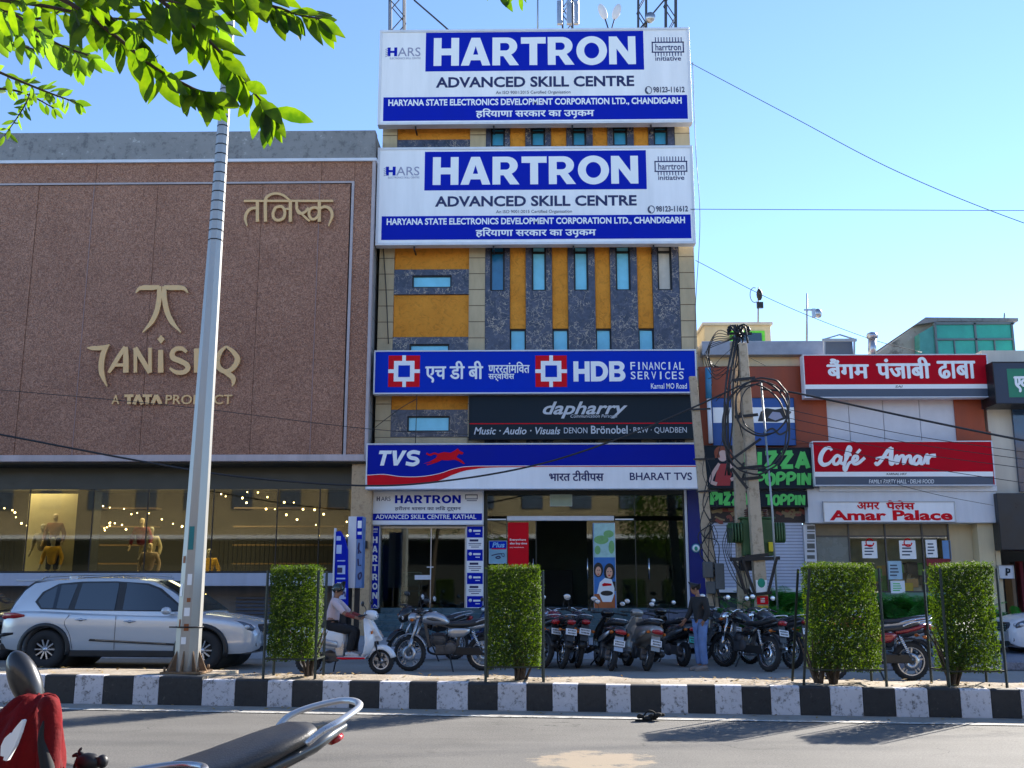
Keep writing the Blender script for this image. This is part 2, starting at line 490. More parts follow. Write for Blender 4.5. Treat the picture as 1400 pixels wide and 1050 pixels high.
def m_soil():
    m, t, b = newmat('dusty_median_soil')
    v = coord(t); n = noise(t, v, 1.8, 7, .75); n2 = noise(t, v, 30, 4)
    col = ramp(t, n, [(.32, (.16, .12, .08)), (.5, (.33, .27, .20)), (.7, (.40, .35, .29))])
    col = mixc(t, .4, col, ramp(t, n2, [(.3, (.5,) * 3), (.6, (1.1,) * 3)]), 'MULTIPLY')
    t.links.new(col, b.inputs['Base Color']); b.inputs['Roughness'].default_value = .95; bumpto(t, b, n2, .6, .02)
    return m
SOIL = m_soil()
def leafmat(name, a, b2, trans=.45, rough=.45, hue=7.0, tcol=None):
    m, t, b = newmat(name)
    out = t.nodes['Material Output']
    n = noise(t, coord(t), hue, 3, .6)
    col = ramp(t, n, [(.32, a), (.68, b2)])
    t.links.new(col, b.inputs['Base Color']); b.inputs['Roughness'].default_value = rough
    tl = t.nodes.new('ShaderNodeBsdfTranslucent')
    t.links.new(mixc(t, 1.0, col, tcol or (1.6, 1.9, .5, 1), 'MULTIPLY'), tl.inputs[0])
    mx = t.nodes.new('ShaderNodeMixShader'); mx.inputs[0].default_value = trans
    t.links.new(b.outputs[0], mx.inputs[1]); t.links.new(tl.outputs[0], mx.inputs[2]); t.links.new(mx.outputs[0], out.inputs[0])
    return m
HEDGE = leafmat('hedge_leaf', (.017, .044, .004, 1), (.052, .094, .008, 1), .5, .62, 18, (2.6, 2.3, .3, 1))
BRANCHLEAF = leafmat('glossy_tree_leaf', (.022, .065, .006, 1), (.085, .145, .010, 1), .68, .5, 12, (2.5, 2.3, .35, 1))
YOUNGLEAF = leafmat('young_tree_leaf', (.09, .16, .015, 1), (.16, .24, .03, 1), .55, .35, 6)
FERN = leafmat('fern_leaf', (.03, .20, .03, 1), (.08, .36, .07, 1), .3, .4, 4, (1.1, 1.4, .7, 1))
BARK = mat('bark', (.075, .055, .04, 1), .9, var=.35, scale=14, bump=.6, bscale=30)
WHITEP = mat('white_sign_panel', c(232, 232, 236, 1.1), .5, var=.07, scale=2.2, spec=.25, streak=True, bump=.25, bscale=1.6)
WHITEM = mat('white_painted_metal', c(214, 216, 222), .45, var=.08, streak=True)
BLUEP = mat('royal_blue_vinyl', (.0025, .016, .40, 1), .6, var=.05, scale=1.5, spec=.1)
NAVYP = mat('navy_vinyl', c(22, 30, 92), .4, var=.05)
NAVYT = mat('dark_navy_letters', c(20, 28, 84), .4, var=0)
HDBB = mat('bright_blue_panel', (.002, .032, .46, 1), .6, var=.05, scale=1.5, spec=.1)
TVSB = mat('deep_blue_panel', (.004, .014, .31, 1), .6, var=.05, scale=1.5, spec=.1)
REDV = mat('red_vinyl', c(214, 20, 36), .6, var=.05, spec=.1)
REDS = mat('crimson_sign', c(186, 12, 34), .6, var=.06, scale=1.5, spec=.1)
LETW = mat('white_letters', c(236, 238, 244, 1.05), .4, var=0)
GREYT = mat('grey_letters', c(150, 152, 176), .4, var=0)
SLATE = mat('slate_grey_panel', c(70, 82, 100), .4, var=.08)
CHAR = mat('charcoal_panel', c(34, 44, 52), .6, var=.08, spec=.15)
FRAMEG = mat('brushed_aluminium', (.45, .46, .48, 1), .35, .8, var=.1)
DARKM = mat('dark_metal', (.018, .018, .02, 1), .45, .3, var=.15)
BLACKP = mat('black_plastic', (.015, .015, .016, 1), .42, var=.15)
RUBBER = mat('tyre_rubber', (.02, .02, .021, 1), .8, var=.25, scale=10)
CHROME = mat('chrome', (.62, .63, .65, 1), .16, 1.0, var=.06)
ALLOY = mat('grey_alloy', (.42, .43, .45, 1), .3, .9, var=.1)
GOLD = mat('champagne_gold_metal', c(222, 176, 118), .38, .25, var=.08)
CABLE = mat('black_cable', (.02, .02, .022, 1), .5, var=.1)
GLASSD = glassmat('shop_glass', (.60, .68, .62, 1), .01)
GLASSB = glassmat('tinted_shop_glass', (.74, .74, .60, 1), .005)
CARGL = glassmat('car_glass', (.07, .09, .11, 1), .06)
CYAN = mat('blue_window_film', c(128, 206, 228, 1.1), .15, 0.0, var=.12, scale=2, spec=.4)
CYAND = mat('dark_blue_window_film', c(30, 110, 150), .12, 0.0, var=.15, spec=.8)
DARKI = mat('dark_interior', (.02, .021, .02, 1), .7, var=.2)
STEP = mat('dark_green_stone_step', c(62, 92, 102), .3, var=.25, scale=4)
ORANGE = mat('rust_orange_cladding', c(152, 68, 36), .5, var=.22, scale=1.4, streak=True)
OFFW = mat('off_white_plaster', c(206, 198, 182), .8, var=.16, scale=1.2, streak=True)
CREAMW = mat('cream_plaster', c(216, 198, 160), .8, var=.16, scale=1.2, streak=True)
WPANEL = mat('white_cladding_panel', c(208, 208, 212), .5, var=.06)
GREENT = mat('lime_green_letters', c(100, 206, 108), .5, var=.05, spec=.1)
GALV = mat('galvanised_steel', c(150, 156, 160), .42, .55, var=.18, scale=3)
REDLENS = mat('red_lens', (.35, .012, .015, 1), .2, coat=.5, var=0)
AMBER = mat('amber_lens', (.5, .13, .01, 1), .25, var=0)
LENS = mat('clear_lens', (.55, .57, .6, 1), .08, .3, coat=.6, var=0)
SKIN = mat('brown_skin', (.24, .12, .075, 1), .55, var=.06)
HAIR = mat('black_hair', (.012, .010, .009, 1), .5, var=.2)
WALLC = mat('grey_side_wall', c(150, 146, 138), .85, var=.22, scale=.8, streak=True)
# ================================================================ GROUND
b = MB(); b.add([(-400,-300,-.03),(400,-300,-.03),(400,900,-.03),(-400,900,-.03)], [(0,1,2,3)])
struct(b.build('ground', mat('far_ground', (.16,.145,.12,1), .95, var=.3, scale=.1)))
KL, KR = gnd(60, 961.5), gnd(1380, 982.7)
KA = math.atan2(KR.y - KL.y, KR.x - KL.x)
def kp(s, d, z):        # point along the kerb: s metres along, d metres behind its front face
    return Vector((KL.x + s*math.cos(KA) - d*math.sin(KA), KL.y + s*math.sin(KA) + d*math.cos(KA), z))
def ks(px, z=0.0, d=0.0):          # distance along the kerb seen at a column of the picture
    best = min((abs(0), s) for s in (0,))
    lo, hi = -30.0, 40.0
    for _ in range(50):
        m_ = (lo + hi) / 2; p = kp(m_, d, z)
        q = CM.transposed() @ (p - Vector((0, 0, 1.6)))
        if 700 + 1400 * q.x / -q.z < px: lo = m_
        else: hi = m_
    return lo
KH = at(700, 934, kp(ks(700), 0, 0).y).z
KH2 = at(100, 923, kp(ks(100), 0, 0).y).z
MW = 1.15
S_STEP = ks(277, KH2)
# road sheets
b = MB(); p = [kp(-60, 0, 0), kp(80, 0, 0), kp(80, -40, 0), kp(-60, -40, 0)]
b.add(p, [(0,1,2,3)]); struct(b.build('road', ASPH))
b = MB(); p = [kp(-60, 0, .0), kp(80, 0, .0), kp(80, 40, .0), kp(-60, 40, .0)]
b.add(p, [(0,1,2,3)])
SROAD = m_speck('dusty_service_road', (.30,.28,.25,1), (.22,.205,.18,1), (.36,.335,.295,1), 22, .9)
struct(b.build('service_road', SROAD))
b = MB(); b.add([kp(-60,-.02,.005), kp(80,-.02,.005), kp(80,-.58,.005), kp(-60,-.58,.005)], [(0,1,2,3)])
struct(b.build('gutter_strip', PAVE))
def m_line():
    m, t, bb = newmat('worn_road_paint'); v = coord(t)
    n = noise(t, v, 9, 6, .75)
    t.links.new(ramp(t, n, [(.40, (.16,.155,.145)), (.52, (.48,.47,.44))]), bb.inputs['Base Color']); bb.inputs['Roughness'].default_value = .8
    return m
b = MB(); b.add([kp(-60,-.60,.009), kp(80,-.60,.009), kp(80,-.72,.009), kp(-60,-.72,.009)], [(0,1,2,3)])
struct(b.build('road_marking', m_line()))
# kerb stones, painted alternately
edges_px = [-60,-12,62,103,142,183,218,275]
right_px = [277,322,366,400,441,478,519,560,597,640,680,720,755,790,828,862,903,940,977,1014,1053,1093,1134,1179,1223,1268,1312,1354,1394,1440,1485,1530]
b = MB()
def stone(s0, s1, h, mi, k):
    r_ = random.Random(k*7+3); dz = r_.uniform(-.006, .006); dy = r_.uniform(-.006, .006); g = .004; e = .022
    prof = [(dy, -.02), (dy, h - e + dz), (dy + e*.4, h - e*.3 + dz), (dy + e, h + dz), (.16, h + dz), (.16, -.02)]
    rs = [[kp(s, d, z) for d, z in prof] for s in (s0 + g, s1 - g)]
    b.rings(rs, mi, False)
for k in range(len(edges_px) - 1):
    stone(ks(edges_px[k], KH2), ks(edges_px[k+1], KH2) if k < len(edges_px)-2 else S_STEP, KH2, k % 2, k)
for k in range(len(right_px) - 1):
    stone(max(ks(right_px[k], KH), S_STEP), ks(right_px[k+1], KH), KH, (k + 1) % 2 if k else 1, k + 50)
s1_ = ks(right_px[-1], KH)
for k in range(24): stone(s1_ + k*.41, s1_ + (k+1)*.41, KH, k % 2, 300 + k)
s0 = ks(-60, KH2)
for k in range(20): stone(s0 - (k+1)*.42, s0 - k*.42, KH2, (k+1) % 2, 200 + k)
b.rings([[kp(S_STEP - .17, d, z) for d, z in ((.165,-.02),(.165,KH2-.004),(MW,KH2-.004),(MW,-.02))], [kp(S_STEP - .003, d, z) for d, z in ((.165,-.02),(.165,KH2-.004),(MW,KH2-.004),(MW,-.02))]], 2, False)
b.rings([[kp(s, d, z) for d, z in ((MW,-.02),(MW,KH-.03),(MW+.12,KH-.03),(MW+.12,-.02))] for s in (S_STEP+.003, 45)], 2, False)
b.rings([[kp(s, d, z) for d, z in ((MW,-.02),(MW,KH2-.01),(MW+.12,KH2-.01),(MW+.12,-.02))] for s in (-25, S_STEP-.003)], 2, False)
struct(b.build('kerb', [KBLACK, KWHITE, CONC]))
# soil on the median: a bumpy sheet
def sheet(s0, s1, z, n, amp, nm):
    bb = MB(); vs = []; r_ = random.Random(5); m_ = 6
    for i in range(n + 1):
        for j in range(m_ + 1):
            d = .162 + (MW - .164) * j / m_
            vs.append(kp(s0 + (s1 - s0)*i/n, d, z + amp*math.sin(i*1.3 + j)*.5 + r_.uniform(0, amp) * (1 if 0 < j < m_ else 0)))
    bb.add(vs, [(i*(m_+1)+j, (i+1)*(m_+1)+j, (i+1)*(m_+1)+j+1, i*(m_+1)+j+1) for i in range(n) for j in range(m_)], 0, True)
    struct(bb.build(nm, SOIL))
sheet(S_STEP, 45, KH - .012, 130, .025, 'median_soil')
sheet(-25, S_STEP - .175, KH2 - .012, 60, .012, 'median_soil')
# dry leaves lying on the soil and road edge
b = MB(); r_ = random.Random(11)
for k in range(520):
    s = r_.uniform(-1, 16); d = r_.uniform(.17, MW) if r_.random() < .8 else r_.uniform(-.4, -.02)
    if d > 0 and r_.random() < .5: s = ks(r_.choice([405, 705, 1150, 1318, 1030]), KH) + r_.gauss(0, .35)
    z = (KH2 if s < S_STEP else KH) + .02 if d > 0 else .012
    p = kp(s, d, z); a = r_.uniform(0, 2*PI); L = r_.uniform(.02, .05)
    u = Vector((math.cos(a), math.sin(a), r_.uniform(-.1, .4))) * L; v_ = Vector((-math.sin(a), math.cos(a), r_.uniform(-.2, .3))) * L * .4
    b.add([p - u, p + v_, p + u, p - v_], [(0,1,2,3)], 0)
stuff(b.build('leaf_litter', mat('dry_leaf', (.30,.19,.05,1), .8, var=.5, scale=9), recalc=False), 'dry yellow brown leaves scattered on the median soil', 'leaf litter')
# raised forecourt paving in front of the shops
RY0, RY1, PZ = 24.0, 25.4, .36
b = MB()
b.add([(-24,RY0,.006),(24,RY0,.006),(24,RY1,PZ),(-24,RY1,PZ),(24,29,PZ),(-24,29,PZ)], [(0,1,2,3),(3,2,4,5)])
struct(b.build('pavement', m_speck('grey_forecourt_paving', (.40,.40,.41,1), (.30,.30,.31,1), (.46,.46,.47,1), 6, .7)))
b = MB()
x0 = at(1100, 880, 21.2).x
b.prism([(x0+.9, 20.9), (40, 20.9), (40, 28), (x0+2.5, 28)], .004, .17, axis='Z')
struct(b.build('pavement_edge', GRANITE, bev=.02))

# ================================================================ helpers for facades
def board(name, label, cat, px, Y, th, face, frame, fw=.06, group=None, tilt=None):
    x0, x1, z0, z1 = rect(*px, Y)
    r = thing(name, label, cat, ((x0+x1)/2, Y + th, z0), group=group)
    ins = min(.012, th*.35)
    MB().box(x0, x1, Y + ins, Y + th, z0, z1).build('panel', face, r)
    f = MB(); e = fw
    for q in ((x0-.004, x1+.004, z1-e, z1+.004), (x0-.004, x1+.004, z0-.004, z0+e), (x0-.004, x0+e, z0+e, z1-e), (x1-e, x1+.004, z0+e, z1-e)):
        f.box(q[0], q[1], Y - ins, Y + th*.9, q[2], q[3])
    f.build('frame', frame, r, bev=.006)
    return r, Y + ins
def band(mb, px, Y, th=.004, mi=0):
    x0, x1, z0, z1 = rect(*px, Y); mb.box(x0, x1, Y - th, Y, z0, z1, mi); return mb
def T(mb, body, px, Y, **k):
    mb.mark()
    x0, x1, z0, z1 = rect(*px, Y); return mb.text(body, x0, x1, z0, z1, Y, **k)
def P2(pts, Y): return [((at(x, y, Y)).x, (at(x, y, Y)).z) for x, y in pts]

# heavy grotesque capitals, unit height
def arc(cx, cy, rx, ry, a0, a1, n=14): return [(cx + rx*math.cos(R(a0 + (a1-a0)*i/n)), cy + ry*math.sin(R(a0 + (a1-a0)*i/n))) for i in range(n+1)]
HEAVY = {
 'H': (.88, [[(0,0),(.27,0),(.27,.38),(.61,.38),(.61,0),(.88,0),(.88,1),(.61,1),(.61,.62),(.27,.62),(.27,1),(0,1)]]),
 'A': (1.02, [[(0,0),(.28,0),(.345,.19),(.675,.19),(.74,0),(1.02,0),(.66,1),(.36,1)], [(.42,.39),(.60,.39),(.51,.70)]]),
 'R': (.92, [[(0,0),(.27,0),(.27,.33),(.38,.33),(.60,0),(.92,0),(.65,.39)] + arc(.50,.68,.36,.32,-55,90) + [(0,1)], [(.27,.53)] + arc(.46,.665,.13,.135,-90,90) + [(.27,.80)]]),
 'T': (.86, [[(.295,0),(.565,0),(.565,.77),(.86,.77),(.86,1),(0,1),(0,.77),(.295,.77)]]),
 'O': (1.06, [arc(.53,.5,.53,.52,0,352,40), arc(.53,.5,.26,.285,0,352,32)]),
 'N': (.92, [[(0,0),(.26,0),(.26,.56),(.66,0),(.92,0),(.92,1),(.66,1),(.66,.44),(.27,1),(0,1)]]),
 'D': (.94, [[(0,0)] + arc(.42,.5,.52,.5,-90,90,20) + [(0,1)], [(.27,.23)] + arc(.41,.5,.26,.27,-90,90,16) + [(.27,.77)]]),
 'B': (.88, [[(0,0)] + arc(.52,.29,.36,.29,-90,55) + arc(.50,.745,.34,.255,-40,90) + [(0,1)], [(.27,.2)] + arc(.48,.305,.13,.105,-90,90) + [(.27,.41)], [(.27,.6)] + arc(.46,.70,.12,.10,-90,90) + [(.27,.80)]]),
 'V': (1.0, [[(.36,0),(.64,0),(1,1),(.70,1),(.5,.34),(.30,1),(0,1)]]),
}
def heavy(mb, word, px, Y, gap=.07, shear=0.0, th=.006, vertical=False):
    mb.mark()
    x0, x1, z0, z1 = rect(*px, Y); H = z1 - z0
    W = sum(HEAVY[ch][0] for ch in word) + gap * (len(word) - 1)
    k = (x1 - x0) / (W + abs(shear)); x = 0
    for ch in word:
        wd, cs = HEAVY[ch]
        mb.shape([[(x0 + (x + a + bb*shear) * k, z0 + bb*H) for a, bb in ct] for ct in cs], Y, th)
        x += wd + gap
    return mb

# ================================================================ TOWER WITH THE TRAINING CENTRE
FY = 28.0
TX0, TX1 = at(517, 420, FY).x, at(951, 420, FY).x
TOPZ = at(730, 60, FY).z
Z1F = at(730, 668, FY).z            # underside of the upper floors
FLZ = at(730, 831, FY).z            # shop floor level
tow = thing('office_tower', 'tall narrow tower of ochre panels, cream stone and dark veined marble', 'building', ((TX0+TX1)/2, 34, PZ))
b = MB(); b.box(TX0 + .02, TX1 - .02, FY + .2, 39, Z1F, TOPZ); b.build('wall', WALLC, tow)
b = MB()
b.box(TX0 - .02, TX1 + .02, FY + .1, 39.2, TOPZ, TOPZ + .12); b.build('parapet', CONC, tow, bev=.02)
def X(px, py=420): return at(px, py, FY).x
def Z(py): return at(730, py, FY).z
ztop, zbot = TOPZ, Z1F
stone_ = MB()
for a, e in ((517.5, 538), (641, 663), (930, 951)):
    stone_.box(X(a), X(e), FY - .06, FY + .2, zbot + .002, ztop - .01)
stone_.build('stone_cladding', CREAM, tow)
ox0, ox1 = X(538.3), X(640.7)
for a, e in ((338, 367.5), (402.5, 460), (540, 559.5), (170, 190), (60, 169), (204, 335), (487, 539)):
    MB().box(ox0, ox1, FY + .03, FY + .2, Z(e), Z(a)).build('ochre_panel', OCHRE, tow)
for a, e in ((697.3, 718.7), (755.3, 776.7), (814.3, 834.7), (872.3, 892.7)):
    MB().box(X(a), X(e), FY + .02, FY + .2, Z(449), ztop - .012).build('ochre_panel', OCHRE, tow)
    zw0 = Z(500)
    fr = MB()
    for q in ((X(a), X(a)+.035, Z(449)-.05, zw0), (X(e)-.035, X(e), Z(449)-.05, zw0), (X(a), X(e), Z(449)-.05, Z(449)-.002)):
        fr.box(q[0], q[1], FY + .08, FY + .2, q[2], q[3])
    wn = fr.build('window', DARKM, tow)
    MB().box(X(a)+.035, X(e)-.035, FY + .12, FY + .195, zw0, Z(449)-.05).build('pane', CYAN, wn)
    MB().box(X(a), X(e), FY + .04, FY + .2, Z1F + .01, zw0 - .003).build('spandrel', CREAM, tow)
# marble bands round the small windows on the left
mar = MB()
for (a, e, wx0, wx1, wa, we) in ((368, 402, 563, 617, 376, 393), (460.5, 486, 561, 615, 470, 480), (560, 597, 560, 617, 568.5, 590), (190.5, 203.5, 0, 0, 0, 0)):
    za, ze = Z(a), Z(e)
    if not wx0:
        mar.box(ox0 - .01, ox1 + .01, FY - .03, FY + .2, ze, za); continue
    xa, xe, zwa, zwe = X(wx0), X(wx1), Z(wa), Z(we)
    mar.box(ox0 - .01, xa, FY - .03, FY + .2, ze, za); mar.box(xe, ox1 + .01, FY - .03, FY + .2, ze, za)
    mar.box(xa, xe, FY - .03, FY + .2, zwa, za - .001); mar.box(xa, xe, FY - .03, FY + .2, ze + .001, zwe)
    f = MB(); g = .04
    for q in ((xa, xa+g, zwe, zwa), (xe-g, xe, zwe, zwa), (xa+g, xe-g, zwa-g, zwa), (xa+g, xe-g, zwe, zwe+g)):
        f.box(q[0], q[1], FY + .02, FY + .19, q[2], q[3])
    wn = f.build('window', DARKM, tow)
    MB().box(xa+g, xe-g, FY + .06, FY + .18, zwe+g, zwa-g).build('pane', CYAN, wn)
# vertical marble strips with tall windows
for i, (a, e, wx0, wx1) in enumerate(((663.3,697,670,690), (719,755,727,747), (777,814,785,805), (835,872,842.5,863), (893,929.7,900,920))):
    xa, xe = X(wx0), X(wx1)
    mar.box(X(a), xa, FY - .04, FY + .2, zbot + .004, ztop - .02); mar.box(xe, X(e), FY - .04, FY + .2, zbot + .004, ztop - .02)
    mar.box(xa, xe, FY - .04, FY + .2, zbot + .004, Z(398))
    mar.box(xa, xe, FY - .04, FY + .2, Z(173.8), Z(72)); mar.box(xa, xe, FY - .04, FY + .2, Z(335.8), Z(200.2))
    for (wa, we) in ((336, 398), (174, 200)):
        zwa, zwe = Z(wa), Z(we); g = .05
        f = MB()
        for q in ((xa, xa+g, zwe, zwa), (xe-g, xe, zwe, zwa), (xa+g, xe-g, zwa-g, zwa), (xa+g, xe-g, zwe, zwe+g), (xa+g, xe-g, Z(345 if wa > 300 else 180)-.03, Z(345 if wa > 300 else 180)+.03)):
            f.box(q[0], q[1], FY + .03, FY + .19, q[2], q[3])
        wn = f.build('window', DARKM, tow)
        pm = CYAN
        if wa > 300 and i == 0: pm = CYAND
        if wa > 300 and i == 4: pm = mat('cream_window_board', c(206, 200, 186), .7, var=.12)
        if wa < 300: pm = mat('mid_blue_window_film', c(62, 150, 184), .15, var=.12)
        MB().box(xa+g, xe-g, FY + .08, FY + .18, zwe+g, zwa-g).build('pane', pm, wn)
mar.build('marble_cladding', MARBLE, tow)
b = MB(); b.box(TX0+.03, X(641), FY - .12, FY + .2, Z(607), Z(598)); b.build('ledge', CREAM, tow)
# shop storey: slab, side walls, back wall, floor
b = MB()
b.box(TX0 + .02, TX1 - .02, 33.6, 34.0, PZ, Z1F - .004); b.box(TX0 + .02, TX0 + .3, FY + .3, 33.6, PZ, Z1F - .004)
b.box(TX1 - .3, TX1 - .02, FY + .3, 33.6, PZ, Z1F - .004)
b.build('shop_wall', mat('shop_interior_wall', c(86, 96, 92), .8, var=.15), tow)
b = MB(); b.box(TX0 + .31, TX1 - .31, FY + .1, 33.59, PZ, FLZ); b.build('shop_floor', STEP, tow)
b = MB(); b.box(X(640), X(664), FY + .25, 33.5, FLZ + .003, Z1F - .01); b.build('partition', mat('partition_plaster', c(120, 124, 116), .8), tow)
b = MB(); b.box(TX0 + .31, TX1 - .31, FY + .31, 33.5, Z1F - .25, Z1F - .006); b.build('ceiling', mat('shop_ceiling', c(110, 110, 100), .8), tow)
# steps
sx0, sx1 = at(505, 850, 26.6).x, at(874, 850, 26.6).x
nst = 5; run = .3; rise = (FLZ - PZ) / nst
for k in range(nst):
    z1 = FLZ - k*rise - .002; y1 = FY + .08 - k*run
    MB().box(sx0 - (0 if k else -.1), sx1 + .4, y1 - run, y1 - (0 if k == 0 else .0), PZ, z1).build('step', STEP, tow, bev=.012)
gx0, gx1 = at(874, 840, 26.5).x, at(972, 840, 26.5).x
MB().box(gx0, gx1, FY - 1.3, FY + .08, PZ + .003, FLZ - .04).build('granite_plinth', m_courses('rough_grey_granite_block', c(112, 116, 132), c(60, 62, 74), .16, .02, .45, .7, .5), tow, bev=.02)
# glazed shopfront of the scooter showroom
GY = FY + .05
def G(px, py): return at(px, py, GY)
gx = [G(p, 750).x for p in (664.5, 693, 733, 802, 840, 869, 937)]
zt, zl, zb2 = G(800, 676).z, G(800, 712).z, FLZ
fr = MB()
for x in (gx[0], gx[-1]): fr.box(x - .035, x + .035, GY - .03, GY + .05, zb2, zt)
fr.box(gx[0], gx[-1], GY - .03, GY + .05, zt - .001, Z1F - .03); 
for x in (gx[1], gx[2], gx[4], gx[5]): fr.box(x - .012, x + .012, GY - .012, GY + .03, zb2, zl)
fr.box(gx[5] - .01, gx[5] + .01, GY - .012, GY + .03, zl + .12, zt - .002)
sf = fr.build('shopfront', mat('dark_bronze_frame', (.05,.055,.05,1), .4, .6), tow)
MB().box(gx[0]+.036, gx[-1]-.036, GY + .008, GY + .018, zl + .13, zt - .003).build('glazing', GLASSD, sf)
MB().box(gx[0]+.036, gx[2]-.013, GY + .008, GY + .018, zb2 + .002, zl - .002).build('glazing', GLASSD, sf)
MB().box(gx[3]+.013, gx[-1]-.036, GY + .008, GY + .018, zb2 + .002, zl - .002).build('glazing', GLASSD, sf)
MB().box(gx[1], gx[4], GY - .08, GY + .06, zl, zl + .125).build('lintel', WHITEM, tow, bev=.01)
for a, e in ((666, 692), (841, 866)): MB().box(G(a,711).x, G(e,711).x, GY - .03, GY, zl + .02, zl + .055).build('tube_lamp', LETW, tow)
MB().box(G(937.6,760).x, G(941,760).x, GY - .07, GY + .08, FLZ, Z1F - .005).build('corner_post', WHITEM, tow)
b = MB()
for x in (G(729,760).x, G(803,760).x, G(869,760).x + .35):
    b.tube([(x, GY-.05, FLZ+.75), (x, GY-.05, FLZ+1.3)], .017)
b.build('door_handle', CHROME, tow)
b = MB(); b.box(G(941.5,760).x, G(963,760).x, GY - .1, GY + .3, PZ + .01, Z1F - .005); b.build('blue_pier', mat('dark_blue_pier', c(14, 28, 110), .4, var=.1), tow)
b = MB(); e0 = at(951.5, 749.5, GY - .1)
b.cyl((e0.x, e0.y, e0.z), (e0.x, e0.y - .012, e0.z), .12, n=28, mi=0); b.cyl((e0.x, e0.y - .012, e0.z), (e0.x, e0.y - .016, e0.z), .095, n=28, mi=1)
b.ell((e0.x, e0.y - .016, e0.z - .01), (.045, .006, .06), mi=2)
b.build('round_emblem', [mat('teal_ring', c(60, 140, 160), .4, var=0), LETW, mat('teal_drop', c(40, 150, 120), .4, var=0)], tow)
# smaller shop on the left with glass door
lx = [G(p, 770).x for p in (519, 540, 589, 637)]
zt2 = G(800, 719).z
fr = MB()
for x in (lx[0], lx[-1]): fr.box(x - .03, x + .03, GY - .03, GY + .05, FLZ, zt2)
fr.box(lx[0]+.03, lx[-1]-.03, GY - .03, GY + .05, zt2 - .06, zt2 - .001)
for x in (lx[2],): fr.box(x - .012, x + .012, GY - .01, GY + .03, FLZ, zt2 - .06)
d_ = fr.build('glass_door', FRAMEG, tow)
MB().box(lx[0]+.03, lx[-1]-.03, GY + .008, GY + .018, FLZ + .003, zt2 - .062).build('glazing', GLASSD, d_)
b = MB(); hx = G(589,760).x
b.box(hx - .42, hx - .01, GY - .05, GY - .03, FLZ + .74, FLZ + .86); b.box(hx - .01, hx + .02, GY - .055, GY - .03, FLZ + .74, FLZ + 1.08); b.box(hx - .1, hx + .08, GY - .05, GY - .03, FLZ + 1.06, FLZ + 1.085)
b.build('handle', WHITEM, d_)
# chair seen inside the small shop
ch = thing('waiting_chair', 'steel framed chair just inside the small glass door', 'chair', (lx[0] + .75, 29.0, FLZ))
b = MB(); x, y = lx[0] + .75, 29.0
for sx_ in (-.26, .26):
    b.tube([(x+sx_, y-.25, FLZ), (x+sx_, y-.25, FLZ+.64), (x+sx_, y+.25, FLZ+.64), (x+sx_, y+.28, FLZ)], .018)
b.tube([(x-.26, y+.25, FLZ+.45), (x-.26, y+.33, FLZ+.95), (x+.26, y+.33, FLZ+.95), (x+.26, y+.25, FLZ+.45)], .016)
b.build('frame', CHROME, ch)
MB().box(x-.25, x+.25, y-.25, y+.25, FLZ+.42, FLZ+.46).build('seat', STEP, ch, bev=.01)
MB().box(x-.25, x+.25, y+.28, y+.31, FLZ+.55, FLZ+.92).build('backrest', STEP, ch, bev=.01)

# interior furniture: display scooter silhouettes / counter
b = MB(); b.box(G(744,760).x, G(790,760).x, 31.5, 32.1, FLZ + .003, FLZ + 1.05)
tag(b.build('counter', DARKI, bev=.02), 'dark reception counter deep inside the showroom doorway', 'counter')

